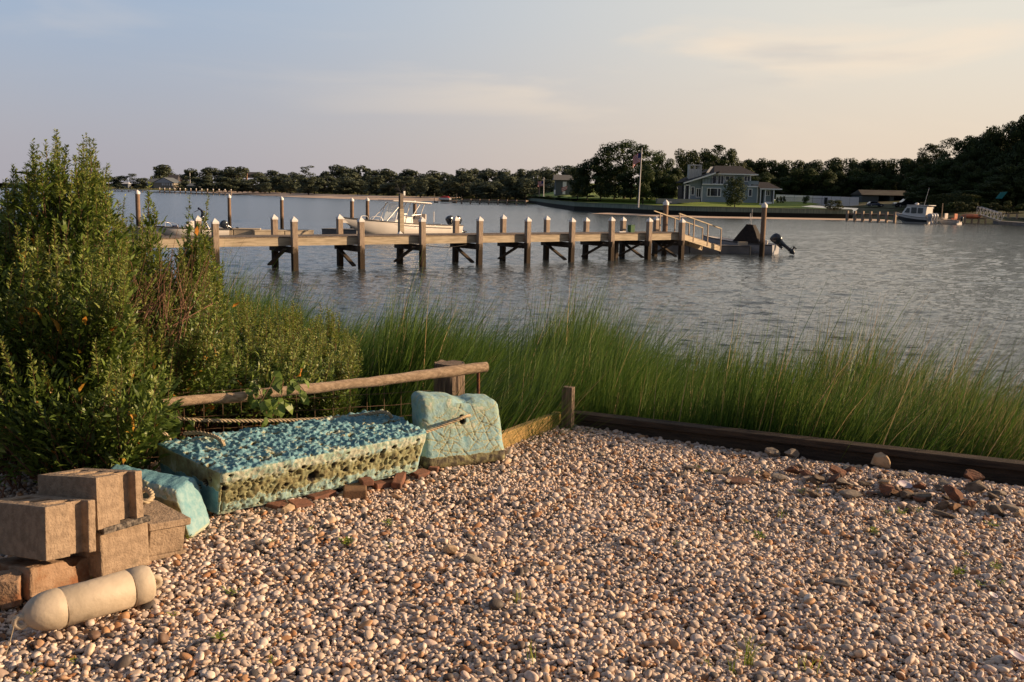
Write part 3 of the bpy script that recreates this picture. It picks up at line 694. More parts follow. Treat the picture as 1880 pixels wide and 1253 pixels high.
# ------------------------------------------------------------------ bricks and rubble
m_brick = mat('brick', (.23,.105,.068), (.15,.075,.052), scale=14, rough=.95, bump=.7, bscale=90, bdist=.004, c3=(.11,.06,.04), s3=8, lo3=.55, hi3=.75)
m_brown = mat('brown_brick', (.22,.13,.075), (.16,.095,.055), scale=20, rough=.95, bump=.6, bscale=120, bdist=.003)
m_tarmac = mat('old_mortar', (.17,.135,.105), (.085,.065,.05), scale=24, rough=.97, bump=.8, bscale=90, bdist=.005)
m_grey = mat('grey_stone', (.28,.235,.19), (.20,.165,.13), scale=18, rough=.92, bump=.5, bscale=70, bdist=.004)
m_buff = mat('buff_stone', (.50,.37,.24), (.38,.27,.17), scale=16, rough=.92, bump=.6, bscale=60, bdist=.005, c3=(.27,.16,.09), s3=10, lo3=.6, hi3=.8)
def rock(name, p_, dims, rz, m, label, cat, group, seed, boxy=.5, tilt=0.0, rough_=.16):
    rg = np.random.default_rng(seed); V = IV3.copy(); q_ = boxy; V = np.sign(V)*np.abs(V)**q_
    for _ in range(13):       # planar breaks
        d = rg.normal(size=3); d /= np.linalg.norm(d); t = rg.uniform(.48, .9); k = V @ d; V = V-np.maximum(k-t, 0)[:,None]*d[None]
    V += np.array([list(noise.noise_vector(Vector(v)*1.9+Vector((seed,0,0)))) for v in V])*rough_*.6+np.array([list(noise.noise_vector(Vector(v)*5+Vector((0,seed,0)))) for v in V])*rough_*.25
    V = V*np.array(dims)/2; c, s = math.cos(tilt), math.sin(tilt); V = V @ np.array([[c,0,s],[0,1,0],[-s,0,c]]).T @ rotz(rz).T
    V[:,2] -= V[:,2].min(); p_ = np.array([p_[0], p_[1], G-.006]);
    o = npmesh(name, V, IT3, m, smooth=False, loc=p_); return tag(o, label, cat, group)
def brick(px, py, z, rz, dims, m, label, tilt=(0,0)):
    p_ = P(px, py, z); mb = MB(); R_ = rotz(rz) @ np.array([[1,0,0],[0,math.cos(tilt[0]),-math.sin(tilt[0])],[0,math.sin(tilt[0]),math.cos(tilt[0])]]) @ np.array([[math.cos(tilt[1]),0,math.sin(tilt[1])],[0,1,0],[-math.sin(tilt[1]),0,math.cos(tilt[1])]])
    mb.box((0,0,dims[2]/2), dims, R_); o = build('brick', mb, m, origin=(0,0,0), bevel=.006); o.location = p_; tag(o, label, 'brick', 'bricks under the long float'); return o
ab = math.atan2(FT[1][1]-FT[0][1], FT[1][0]-FT[0][0])
brick(522,934,G-.01,ab+.2,(.15,.09,.035), m_brick, 'leftmost red brick under the long float')
brick(552,933,G-.005,ab-.1,(.10,.09,.03), m_brick, 'flat brown-red brick beside the tan stone under the float', (.1,.1))
brick(588,915,G+.0,ab+.05,(.13,.09,.03), m_brick, 'dark rounded brick pushed deep under the middle of the float', (0,-.05))
brick(652,912,G-.012,ab-.62,(.11,.16,.055), m_brown, 'largest brown paver, its corner standing out from under the float')
brick(672,890,G+.035,ab-.3,(.06,.07,.03), m_brick, 'small red brick piece on top of the brown paver')
brick(706,893,G-.005,ab-.1,(.13,.07,.028), m_brick, 'flat red brick between the paver and the upright brick')
brick(732,890,G+.0,ab-.9,(.05,.12,.042), m_brick, 'orange-red brick standing tilted near the right end of the float', (.25,.1))
brick(772,876,G-.01,ab+.1,(.10,.07,.03), m_brick, 'red brick with rounded end in the gap between the two floats', (.1,0))
brick(797,866,G-.005,ab+.7,(.08,.05,.03), m_brick, 'dark red brick under the left edge of the square float', (.1,.1))
rock('rock', P(530,942,G), (.085,.07,.05), .6, m_buff, 'tan angular stone in front of the long float', 'rock', None, 2, .7)
m_rbrick = mat('rubble_brick', (.19,.092,.060), (.12,.068,.05), scale=14, rough=.97, bump=.8, bscale=90, bdist=.005, c3=(.09,.065,.05), s3=9, lo3=.5, hi3=.7)
RUB = 'rubble along the timber wall'
rub = [(1612,858,.10,.05,.085,m_buff,'upright pale triangular stone leaning by the timber wall',1.1),
 (1452,838,.08,.06,.05,m_grey,'rounded tan-grey stone against the middle of the timber wall',.3),(1418,836,.07,.06,.035,m_grey,'flat grey stone just left of the stone against the timber wall',.2),
 (1080,780,.07,.06,.045,m_grey,'grey stone in the far corner of the timber walls',.1),(1052,786,.05,.05,.03,m_grey,'low grey stone beside the corner post',.2),
 (964,798,.045,.04,.035,m_brown,'small brown brick piece by the sunlit left timber wall',.6),(1105,838,.06,.05,.022,m_grey,'flat grey stone out on the open gravel',.1),
 (1093,828,.04,.04,.02,m_brick,'small orange brick chip behind the flat grey stone',.1),
 (1355,886,.15,.10,.018,m_brick,'flat red-brown slab fragment in the middle of the rubble',.0),(1268,862,.08,.05,.02,m_tarmac,'dark flat fragment at the left end of the rubble',.0),
 (1322,870,.11,.05,.018,m_tarmac,'long dark flat fragment in front of a green sprig',.0),(1455,868,.075,.06,.035,m_brick,'dark red lump below the stone by the wall',.3),
 (1432,882,.075,.055,.03,m_grey,'rounded grey-brown stone in the left half of the rubble',.2),(1500,885,.08,.06,.035,m_tarmac,'angular tan-brown stone in the rubble middle',.3),
 (1538,872,.08,.06,.03,m_brick,'dark red-brown slab leaning in the rubble',.4),(1545,890,.075,.055,.035,m_grey,'pale angular stone right of the rubble middle',.3),
 (1560,912,.10,.07,.03,m_grey,'long flat grey stone at the front of the rubble',.1),(1590,890,.08,.05,.02,m_tarmac,'dark thin slab between two stones of the rubble',.2),
 (1628,908,.085,.06,.045,m_brick,'squarish orange-tan brick chunk in the rubble',.2),(1622,890,.06,.05,.03,m_buff,'tan stone behind the squarish brick chunk',.1),
 (1692,900,.09,.05,.035,m_brick,'orange-red ridge-shaped brick chunk',.3),(1695,918,.10,.06,.03,m_tarmac,'dark flat chunk in front of the ridge-shaped brick',.1),
 (1738,895,.065,.05,.035,m_grey,'brown round stone in the right half of the rubble',.3),(1782,885,.10,.07,.05,m_brick,'rust-coloured boulder against the timber wall',.3),
 (1790,906,.11,.08,.06,m_tarmac,'dark grey rounded boulder, biggest of the rubble',.2),(1828,912,.08,.06,.035,m_grey,'smooth grey-brown stone right of the dark boulder',.1),
 (1752,922,.10,.07,.042,m_brick,'bright orange-red jagged brick chunk',.5),(1780,932,.07,.05,.035,m_brick,'orange brick piece just right of the jagged chunk',.2),
 (1750,938,.06,.045,.035,m_brown,'brown cube-like stone in front of the jagged chunk',.1),(1774,940,.05,.04,.03,m_tarmac,'dark small cube-like stone at the front of the rubble',.2),
 (1735,948,.10,.06,.02,m_tarmac,'charcoal flat fragment nearest the camera in the rubble',.1),(1855,938,.09,.06,.03,m_grey,'pale grey stone near the right edge of the gravel',.1),
 (1872,950,.06,.05,.035,m_buff,'buff stone cut by the right edge of the picture',.3),(1660,876,.05,.04,.03,m_grey,'small grey stone by the foot of the wall',.3),
 (1720,882,.09,.05,.018,m_tarmac,'dark slab close to the foot of the wall',.1),(1560,862,.06,.05,.02,m_grey,'small flat stone left of the upright pale stone',.1),
 (828,1015,.055,.045,.03,m_buff,'tan stone alone on the left of the open gravel',.2),(866,1030,.06,.045,.025,m_grey,'flat olive-brown stone in the middle of the open gravel',.1),
 (980,1130,.05,.04,.025,m_tarmac,'dark wedge-shaped stone beside a grass tuft',.3),(1540,1072,.09,.06,.022,m_grey,'broad flat grey stone on the right of the open gravel',.0),
 (1245,872,.05,.04,.016,m_tarmac,'small dark chip left of the rubble strip',.1),(1480,872,.06,.05,.02,m_brick,'thin red-brown chip above the tan-brown stone',.2)]
for i, (x, y, a, b, c, m, lab, tl) in enumerate(rub):
    m = m_rbrick if m is m_brick else m
    rock('brick_chunk' if m is m_rbrick else 'rock', P(x, y, G), (a*1.25, b*1.3, c*1.35), rng.uniform(-.6, .6), m, lab, 'brick chunk' if m is m_rbrick else 'rock', RUB, 20+i, .6 if m is not m_grey else .8, tl)
for i in range(70):
    f = rng.random()**.8; x = 1235+f*660+rng.normal(0,10); y = 862+f*72+rng.normal(0,13)+max(0,(x-1500))*.015; a = rng.uniform(.035,.10); mm_ = [m_rbrick,m_tarmac,m_grey,m_brown,m_tarmac][i % 5]
    rock('brick_chunk' if mm_ is m_rbrick else 'rock', P(x, y, G), (a, a*rng.uniform(.5,.9), a*rng.uniform(.25,.6)), rng.uniform(-1,1), mm_, {0:'small red-brown fragment lying in the rubble strip',1:'small dark fragment lying in the rubble strip',2:'small grey stone lying in the rubble strip',3:'small brown fragment lying in the rubble strip',4:'small dark fragment lying in the rubble strip'}[i % 5], 'brick chunk' if mm_ is m_rbrick else 'rock', RUB, 120+i, .55, rng.uniform(-.5,.5))
# shells
def shell(x, y, r, lab, rz):
    mb = MB(); n = 14; secs = []
    for k in range(7):
        t = k/6; secs.append([np.array([r*t*math.cos(a)*1.25+r*.4*(1-t), r*t*math.sin(a), .35*r*(t*t)+.1*r*t*math.sin(a*7)*.15]) for a in np.linspace(0, 2*math.pi, n, endpoint=False)])
    mb.loft(secs, caps=False); o = build('clam_shell', mb, mat('shell', (.68,.62,.60), (.42,.36,.44), scale=30, rough=.35), origin=(0,0,0))
    so = o.modifiers.new('thick', 'SOLIDIFY'); so.thickness = .0025; o.location = P(x, y, G+.012); o.rotation_euler = (.35,.1,rz); tag(o, lab, 'shell')
shell(1660,893,.034,'open white and violet clam shell lying in the rubble',.3)
shell(1868,1212,.035,'pale broken shell at the right edge of the near gravel',1.3)
shell(1822,1095,.018,'small white shell fragment on the right of the gravel',.8)
# ------------------------------------------------------------------ timber walls, posts, rail, wire fence
m_dark = mat('shaded_timber', (.085,.062,.045), (.045,.034,.027), scale=5, rough=.9, bump=.8, bscale=30, stretch=(1,14,14), c3=(.13,.11,.09), s3=3, lo3=.6, hi3=.85)  # shade on the right wall is put into this dark timber colour
m_gold = mat('sunlit_timber', (.42,.27,.10), (.26,.19,.07), scale=6, rough=.88, bump=.7, bscale=26, stretch=(2,2,10), c3=(.14,.12,.05), s3=5, lo3=.55, hi3=.75)  # sunlight on the left wall is put into this golden timber colour
m_log = mat('driftwood', (.52,.385,.26), (.33,.235,.155), scale=5, rough=.85, bump=.9, bscale=26, stretch=(1.2,14,14), c3=(.17,.11,.07), s3=4, lo3=.58, hi3=.78, bdist=.006)
m_post = mat('weathered_post', (.29,.215,.155), (.15,.11,.085), scale=7, rough=.95, bump=1, bscale=22, stretch=(12,12,.9), c3=(.07,.055,.045), s3=5, lo3=.55, hi3=.72, bdist=.012)
def wallz(k): return G+.105
d = (WR1-WR0)/np.linalg.norm(WR1-WR0); nr = np.array([d[1], -d[0]]); nr = nr if nr[1] > 0 else -nr; ang = math.atan2(d[1], d[0])
t = thing('timber_wall', 'long low dark timber wall along the right side of the gravel, in shade', 'timber wall', (WR0[0], WR0[1], G-.3), ang)
LR = np.linalg.norm(WR1-WR0); s = 1 if (rotz(ang) @ np.array([0,1,0]))[1] > 0 else -1
for i, (z0, z1, off) in enumerate(((.0,.20,.006),(.203,.345,0))):
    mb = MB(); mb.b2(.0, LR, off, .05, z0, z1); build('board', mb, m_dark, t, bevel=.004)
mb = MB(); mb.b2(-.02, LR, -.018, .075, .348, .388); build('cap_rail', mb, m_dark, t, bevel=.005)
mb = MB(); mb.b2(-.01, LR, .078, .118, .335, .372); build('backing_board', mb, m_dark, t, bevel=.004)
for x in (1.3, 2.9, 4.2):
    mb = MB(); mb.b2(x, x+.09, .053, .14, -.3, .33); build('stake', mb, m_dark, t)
d2 = (WL1-WL0)/np.linalg.norm(WL1-WL0); a2 = math.atan2(d2[1], d2[0]); LL = np.linalg.norm(WL1-WL0)
t = thing('timber_wall', 'short sunlit mossy timber wall between the square foam float and the corner post', 'timber wall', (WL0[0], WL0[1], G-.3), a2)
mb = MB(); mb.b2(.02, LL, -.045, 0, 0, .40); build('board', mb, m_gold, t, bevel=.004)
pc = P(1042,789,G); zt_ = Q(1042,710,pc[1])[2]; mb = MB(); mb.b2(-.022,.022,-.035,.035,-.3,zt_-G); o = build('corner_post', mb, m_post, origin=(0,0,0), bevel=.003)
o.location = pc; o.rotation_euler = (0.0,0.02,a2); tag(o, 'slim square wooden post standing at the corner of the two timber walls', 'post')
# big round post
pb = Q(824,760,6.05); zt_ = Q(820,666,6.05)[2]; R_ = .098; secs = []
for z in np.linspace(.7, zt_, 22):
    sec = []
    for k in range(48):
        a = 2*math.pi*k/48; r = R_+.006*nz(math.cos(a)*3, math.sin(a)*3, z*.6)-.010*max(0, nz(a*5, 2, z*.8)-.1)*2-.004*abs(math.sin(a*12+nz(a,z,1)*3))
        if z > zt_-.05: r *= 1-.03*((z-zt_+.05)/.05)
        sec.append(np.array([r*math.cos(a), r*math.sin(a), z+(.008*nz(a*2,1,2) if z == zt_ else 0)]))
    secs.append(sec)
mb = MB(); mb.loft(secs, smooth=False); o = build('round_post', mb, m_post, origin=(0,0,0)); o.location = (pb[0], pb[1], 0)
tag(o, 'thick round weathered piling stub behind the rail, cracked grey top', 'post')
# rail
ra = Q(296,742,4.85); rb_ = Q(893,674,5.72); n = 26; pts = []; rs = []
for i in range(n):
    f = i/(n-1); p_ = ra+(rb_-ra)*f; p_ = p_+np.array([0,0,-.010*math.sin(math.pi*f)+.006*nz(f*7,1)]); pts.append(p_); rs.append(.031+.004*nz(f*11,5)-.006*(1-f))
mb = MB(); mb.tube(pts, rs, 12); o = build('rail', mb, m_log, origin=pts[0]); v = o.data.vertices
for q_ in v: c = q_.co; q_.co = c+Vector(noise.noise_vector(c*14))*.004
# align wood grain with the log: the material is stretched along X, the log runs nearly so
tag(o, 'bleached driftwood rail running level above the long float to the round post', 'rail')
ro = Q(878,676,5.78); mb = MB(); mb.tube([(0,0,.9),(0.004,0,2.0),(0,0,ro[2]+.01)], .010, 8)
m_rust = mat('rust', (.20,.075,.035), (.10,.045,.03), scale=30, rough=.9, bump=.5, bscale=90)
o = build('iron_stake', mb, m_rust, origin=(0,0,0)); o.location = (ro[0], ro[1], 0); tag(o, 'thin rusty iron stake under the end of the driftwood rail', 'stake')
pf = FN0+(FN1-FN0)*0.0
def fpt(f, z): q_ = FN0+(FN1-FN0)*f; return np.array([q_[0], q_[1], z])
t = thing('wire_fence', 'rusty welded wire fence standing behind the floats and blocks', 'wire fence', fpt(.0, G))
mb = MB(); Lf = np.linalg.norm(FN1-FN0)
for k in range(int(Lf/.10)+1):
    f = k*.10/Lf; pts = [fpt(f, z)+np.array([.006*nz(k,z*3),.02*nz(k*.5,z*2),0]) for z in np.linspace(G-.05, G+.37, 6)]; mb.tube(pts, .0014, 4, cap=False)
for z in (.02,.08,.15,.22,.29,.36):
    pts = [fpt(f, G+z+.006*nz(f*20,z)) + np.array([0,.012*nz(f*9,z*3),0]) for f in np.linspace(0, 1, 60)]; mb.tube(pts, .0014, 4, cap=False)
m_wire = mat('wire', (.24,.16,.11), (.13,.08,.05), scale=20, rough=.7, metallic=.3)
build('wire_mesh', mb, m_wire, t, origin=fpt(0, G))
for px in (60, 330):
    b = P(px, 880 if px == 60 else 812, G); z1 = Q(px, 726, b[1])[2]; mb = MB(); mb.tube([(b[0],b[1],G-.1),(b[0]+.005,b[1],z1)], .016, 8)
    build('stake', mb, m_rust, t, origin=fpt(0, G))
# ------------------------------------------------------------------ marsh grass (uncountable)
def blades(base, length, lean, az, width, seg=5, droop=None, rg=rng):
    """ribbon blades; arrays per blade. returns V, T"""
    n = len(base); ts = np.linspace(0, 1, seg+1); V = np.zeros((n, seg+1, 2, 3), np.float32)
    dirx = np.cos(az); diry = np.sin(az); tw = rg.uniform(0, math.pi, n); wx_ = np.cos(tw); wy_ = np.sin(tw)
    for i, t in enumerate(ts):
        off = lean*length*(t**1.8); z = length*t*(1-.35*lean**1.2*t**1.5)
        c = np.stack([base[:,0]+dirx*off, base[:,1]+diry*off, base[:,2]+z], 1); wd = width*(1-t**1.6)*.5+.0003
        V[:,i,0] = c-np.stack([wx_*wd, wy_*wd, 0*wd], 1); V[:,i,1] = c+np.stack([wx_*wd, wy_*wd, 0*wd], 1)
    q_ = np.array([[2*i, 2*i+1, 2*i+3, 2*i+2] for i in range(seg)]); T = (q_[None]+(np.arange(n)*(seg+1)*2)[:,None,None]).reshape(-1, 4)
    return V.reshape(-1, 3), T
def make_grass():
    rg = np.random.default_rng(8); n = 135000
    X = rg.uniform(-7.5, 6.6, n*3); s_ = rg.random(n*3)**1.25
    fx_ = np.where(X > WR0[0], WR0[1]+(WR1-WR0)[1]*(X-WR0[0])/(WR1-WR0)[0]+.22, np.where(X > -0.40, 5.1+(X+.33)*1.55+.45, 5.75))
    fx_ = np.where(X < -0.9, 6.9, fx_); yb = 11.2-np.where(X<0,.8,.5)*X; Y = fx_+s_*(yb-fx_)
    cl = np.array([noise.noise(Vector((x*1.1, y*1.1, 3))) for x, y in zip(X, Y)])
    keep = (rg.random(n*3) < .55+.9*cl) & (np.abs(X) < Y*.62+.8) & ((X > -1.2) | (Y > 7.2)); X, Y, s_, cl = X[keep][:n], Y[keep][:n], s_[keep][:n], cl[keep][:n]
    t = (11.2-np.where(X<0,.8,.5)*X-Y)/5; Z = .15+.75*np.clip(t, -1.2, 1)-.05
    far = np.clip((Y-6.5)/4, 0, 1)
    ht = np.array([noise.noise(Vector((x*.8, y*.8, 9))) for x, y in zip(X, Y)])
    ln = rg.uniform(.72, 1.0, len(X))*(1.46+.45*ht+.36*far); ln = np.where(rg.random(len(X)) < .10, ln*1.22, ln)
    ln = ln*(1.01-.03*np.clip((X-.6)/1.6, 0, 1))*np.where(X < -1.2, .90, 1.0)*(1+.16*np.sign(cl)*np.abs(cl)**.5)
    clm = np.array([noise.noise(Vector((x*.55, y*.9, 21))) for x, y in zip(X, Y)])
    lean = np.clip(.17+.75*np.clip(clm+.20, 0, 1)*1.8*(.35+.65*far)+rg.normal(0, .10, len(X)), .02, .95); az = rg.normal(.15, .55, len(X))
    V, T = blades(np.stack([X,Y,Z],1), ln, lean, az, rg.uniform(.007, .0135, len(X))*(1+.35*far), 5, rg=rg)
    # leaning tussocks along the water side
    tus = []
    for _ in range(210):
        x = rg.uniform(-4.8, 5.6); yb_ = 11.2-(.8 if x < 0 else .5)*x; y = yb_-rg.uniform(-.2, 2.6); nb_ = rg.integers(60, 170); tus.append((x, y, nb_, rg.uniform(.45,1.0), rg.normal(.05,.28), rg.uniform(1.25,1.75)))
    bx = np.concatenate([np.stack([rg.normal(t_[0],.10,t_[2]), rg.normal(t_[1],.12,t_[2]), np.full(t_[2], .15+.75*np.clip((11.2-(.8 if t_[0] < 0 else .5)*t_[0]-t_[1])/5,-1,1)-.05)],1) for t_ in tus])
    V2, T2 = blades(bx, np.concatenate([t_[5]*rg.uniform(.75,1.05,t_[2]) for t_ in tus]), np.clip(np.concatenate([t_[3]+rg.normal(0,.09,t_[2]) for t_ in tus]),.05,1), np.concatenate([t_[4]+rg.normal(0,.18,t_[2]) for t_ in tus]), rg.uniform(.008,.0145,len(bx)), 5, rg=rg)
    # colour: green, some straw blades, tips of the right stretch going tan
    c = rg.uniform(.0, .60, len(X)); straw = rg.random(len(X)) < (.03+.03*np.clip((X-1.2)/1.5, 0, 1)); c = np.where(straw, rg.uniform(.8, 1, len(X)), c)
    cv = np.repeat(c, 12).reshape(-1, 6, 2); tipw = np.clip((X-1.0)/1.8, 0, 1)*.55*(rg.random(len(X)) < .30)
    cv[:,3:,:] = np.clip(cv[:,3:,:]+(tipw[:,None]*np.array([.0,.5,1.0])[None])[:,:,None], 0, 1)
    c2 = np.repeat(rg.uniform(0,.55,len(bx)), 12)
    return np.concatenate([V, V2]), np.concatenate([T, T2+len(V)]), np.concatenate([cv.reshape(-1), c2])
m_grass = rampmat('marsh_grass', [(0,(.040,.092,.013)),(.3,(.082,.156,.023)),(.6,(.145,.205,.038)),(.72,(.22,.21,.06)),(.85,(.46,.31,.15)),(1,(.52,.38,.22))], rough=.5, spec=.3, trans=.3)
V, T, c = make_grass()
tag(npmesh('marsh_grass', V, T, m_grass, c), 'tall green marsh grass between the timber wall and the water', None, kind='stuff')
# ------------------------------------------------------------------ shrubs
def leaves(P0, D, Nn, Ln, Wd, curl=.25):
    """6-vertex folded leaves: base P0, direction D, normal Nn, length, width"""
    D = D/np.linalg.norm(D, axis=1)[:,None]; S = np.cross(D, Nn); S /= np.linalg.norm(S, axis=1)[:,None]+1e-9; Nn = np.cross(S, D)
    n = len(P0); V = np.zeros((n, 6, 3), np.float32); L1 = Ln[:,None]; W1 = Wd[:,None]
    V[:,0] = P0; V[:,5] = P0+D*L1-Nn*L1*curl
    for i, (t, wf) in enumerate(((.33,.5),(.68,.38))):
        c = P0+D*L1*t-Nn*L1*curl*t*t*.8; V[:,1+2*i] = c-S*W1*wf+Nn*W1*.15; V[:,2+2*i] = c+S*W1*wf+Nn*W1*.15
    tr = np.array([[0,2,1],[1,2,3],[2,4,3],[3,4,5]]); T = (tr[None]+(np.arange(n)*6)[:,None,None]).reshape(-1, 3)
    return V.reshape(-1, 3), T
m_shrub = rampmat('shrub_leaf', [(0,(.034,.064,.012)),(.35,(.085,.130,.022)),(.62,(.140,.212,.034)),(.84,(.245,.285,.060)),(.975,(.27,.24,.06)),(.99,(.55,.30,.04)),(1,(.60,.22,.04))], rough=.45, spec=.4, trans=.28)
m_twig = mat('twig', (.16,.085,.05), (.10,.06,.035), scale=20, rough=.9)
m_dtwig = mat('dead_twig', (.19,.10,.065), (.12,.07,.045), scale=20, rough=.9)
def shrub(name, label, base, tips, seed, spike=.5, leaf=(.035,.075), nleaf=46, group='shrubs along the wire fence', yellow=.004, twig_n=None, thick=1.0, dens=1.0, heroes=()):
    """stems from the base spot to every tip position; leaves along the upper part and a seed spike at the end"""
    rg = np.random.default_rng(seed); base = np.array(base, float); t_ = thing(name, label, 'shrub', base, group=group)
    LP, LD, LN, LL_, LW, LR_ = [], [], [], [], [], []; tw = MB()
    for j, tip in enumerate(tips):
        tip = np.array(tip, float)-base; L_ = np.linalg.norm(tip)
        b0_ = np.array([tip[0]*.25+rg.normal(0,.08), tip[1]*.25+rg.normal(0,.08), 0])
        c1 = b0_+(tip-b0_)*.5+rg.normal(0, .06, 3)+np.array([0,0,.04*L_])
        ts = np.linspace(0, 1, 9); pts = [(1-t)**2*b0_+2*t*(1-t)*c1+t*t*tip for t in ts]
        if j % 2 == 0: tw.tube(pts, [.006*thick*(1-.75*t) for t in ts], 4, cap=False)
        def at(t): return (1-t)**2*b0_+2*t*(1-t)*c1+t*t*tip
        # side sprigs
        tot = int(nleaf*dens)
        for k in range(tot):
            t = max(.05, 1-rg.random()**1.15*min(.7, .62/L_)); p_ = at(t); ax = at(min(1, t+.05))-at(t-.05); ax /= np.linalg.norm(ax)
            o = rg.normal(size=3); o -= ax*np.dot(o, ax); o /= np.linalg.norm(o)
            off = rg.uniform(.0, .075)
            p_ = p_+o*off+ax*rg.uniform(-.03,.03); d_ = o*.75+ax*rg.uniform(.6, 1.5)+np.array([0,0,.2]); l_ = rg.uniform(*leaf)*1.22*(1.15-.5*t)
            LP.append(p_); LD.append(d_); LN.append(ax*.8+rg.normal(0,.45,3)+np.array([.0,0,.5])); LL_.append(l_); LW.append(l_*rg.uniform(.19, .32))
            r_ = rg.beta(2.0, 2.2)*.88
            if rg.random() < yellow: r_ = rg.uniform(.985, 1); LL_[-1] *= 1.4; LW[-1] *= 1.7
            LR_.append(r_)
        if rg.random() < spike*1.25:
            ns = int(84*dens); sl = rg.uniform(.12, .24); ax = tip-c1; ax /= np.linalg.norm(ax); ax = ax*.5+np.array([0,0,.85])+rg.normal(0,.09,3); ax /= np.linalg.norm(ax)
            tw.tube([tip-ax*.04, tip+ax*sl*.96], [.0022,.001], 3, cap=False)
            for k in range(ns):
                t = rg.random(); o = rg.normal(size=3); o -= ax*np.dot(o, ax); o /= np.linalg.norm(o)
                r0 = .024*(1-t)**.7+.003
                LP.append(tip+ax*sl*t+o*rg.uniform(0,r0)*.7); LD.append(o+ax*1.0); LN.append(ax+rg.normal(0,.3,3)); l_ = rg.uniform(.012,.028)*(1.25-.6*t); LL_.append(l_); LW.append(l_*.42); LR_.append(rg.uniform(.66,.93))
    for (hp, hl, hn) in heroes:      # the big seed plumes
        tip = np.array(hp, float)-base; ax = np.array([rg.normal(0,.07), rg.normal(0,.07), 1.]); ax /= np.linalg.norm(ax); b_ = tip-ax*hl
        tw.tube([b_-ax*.5, b_, tip], [.005,.003,.001], 4, cap=False)
        for k in range(hn):
            t = rg.random()**.9; o = rg.normal(size=3); o -= ax*np.dot(o, ax); o /= np.linalg.norm(o); r0 = .060*(1-t)**.75+.004
            LP.append(b_+ax*hl*t+o*rg.uniform(0,r0)*.6); LD.append(o+ax*rg.uniform(.6,1.6)); LN.append(ax+rg.normal(0,.3,3)); l_ = rg.uniform(.014,.034)*(1.3-.75*t); LL_.append(l_); LW.append(l_*.36); LR_.append(rg.uniform(.60,.93))
        for k in range(26):
            t = rg.uniform(-1.2, .45); o = rg.normal(size=3); o -= ax*np.dot(o, ax); o /= np.linalg.norm(o); l_ = rg.uniform(.045,.09)
            LP.append(b_+ax*hl*t+o*.01); LD.append(o+ax*rg.uniform(.3,1.2)); LN.append(ax+rg.normal(0,.4,3)); LL_.append(l_); LW.append(l_*.28); LR_.append(rg.uniform(.2,.75))
    V, T = leaves(np.array(LP), np.array(LD), np.array(LN), np.array(LL_), np.array(LW))
    npmesh('foliage', V, T, m_shrub, np.repeat(np.array(LR_), 6), parent=t_)
    build('stems', tw, m_twig, t_); return t_
def tips_from(profile, D0, D1, n, seed, ybot, zjit=.0):
    """tips under an outline of picture points (x, top y), spread over depths and down to ybot"""
    rg = np.random.default_rng(seed); xs_ = [q_[0] for q_ in profile]; o = []
    for k in range(n):
        x = rg.uniform(xs_[0], xs_[-1]); top = np.interp(x, xs_, [q_[1] for q_ in profile])+50
        f = rg.random()**1.7; y = top+(ybot-top)*f; D = D1-(D1-D0)*min(1, f*1.3+rg.uniform(-.15,.25)*1.0); D = max(D0, min(D1, D)); o.append(Q(x, y, D))
    return o
def lead(tips): return tips
big = [(-120,350),(-40,330),(0,345),(30,330),(52,282),(66,285),(85,290),(100,245),(110,250),(122,290),(135,290),(150,275),(160,262),(170,275),(182,315),(196,305),(210,345),(235,420)]
tp = tips_from(big, 4.5, 5.6, 330, 1, 640)
for (x, y, D) in ((102,262,5.2),(57,297,5.1),(120,292,5.2),(164,282,5.2),(196,318,5.2),(160,300,5.1),(80,300,5.1),(24,325,5.2),(137,300,5.3),(182,320,5.3),(92,275,5.2),(40,330,5.1),(70,320,5.0),(110,310,5.0),(150,330,5.0),(175,340,5.0),(200,350,5.1),(215,365,5.2),(130,330,4.9)): tp.append(Q(x, y+58, D))
shrub('marsh_shrub', 'tallest leafy green shrub with upright seed spikes at the far left', (Q(70,900,5.1)[0], 5.05, G-.1), tp, 31, spike=.42, leaf=(.035,.085), nleaf=66, yellow=.006,
  heroes=[(Q(x,y,D),h,n) for x,y,D,h,n in ((103,240,5.1,.34,330),(60,268,5.1,.26,240),(84,258,5.15,.28,260),(122,268,5.2,.26,240),(164,254,5.2,.36,330),(150,296,5.2,.26,240),(197,302,5.2,.28,260),(180,300,5.3,.26,240),(24,306,5.1,.24,220),(72,285,5.0,.24,220),(137,285,5.1,.24,220),(47,300,5.0,.24,200),(110,262,5.3,.28,240),(192,335,5.0,.24,220),(10,330,5.0,.22,200),(68,433,4.7,.30,260),(112,490,4.7,.30,260),(200,380,4.9,.25,220))])
mid = [(205,430),(228,412),(245,430),(262,400),(275,380),(290,440),(310,470),(330,450),(350,420),(368,420),(385,430),(400,480),(412,540)]
tp = tips_from(mid, 5.1, 6.4, 210, 2, 690)
for (x, y, D) in ((272,385,5.9),(285,415,5.9),(362,408,6.0),(375,425,6.0),(345,430,6.0),(230,415,5.7)): tp.append(Q(x, y, D))
sm_ = shrub('marsh_shrub', 'middle leafy shrub before the near end of the dock, with brown dead twigs', (Q(310,760,5.9)[0], 5.8, G-.1), tp, 32, spike=.6, nleaf=62, yellow=.012,
  heroes=[(Q(x,y,D),h,n) for x,y,D,h,n in ((271,352,5.9,.34,260),(240,395,5.8,.28,220),(262,400,5.8,.26,220),(228,412,5.7,.26,220),(375,392,6.0,.34,260),(345,420,6.0,.3,240),(362,415,6.0,.3,240),(388,440,6.1,.3,240),(290,430,5.8,.26,200),(330,450,5.9,.26,220))])
mb = MB(); rg = np.random.default_rng(77); b_ = np.array([Q(310,760,5.9)[0], 5.8, G-.1])
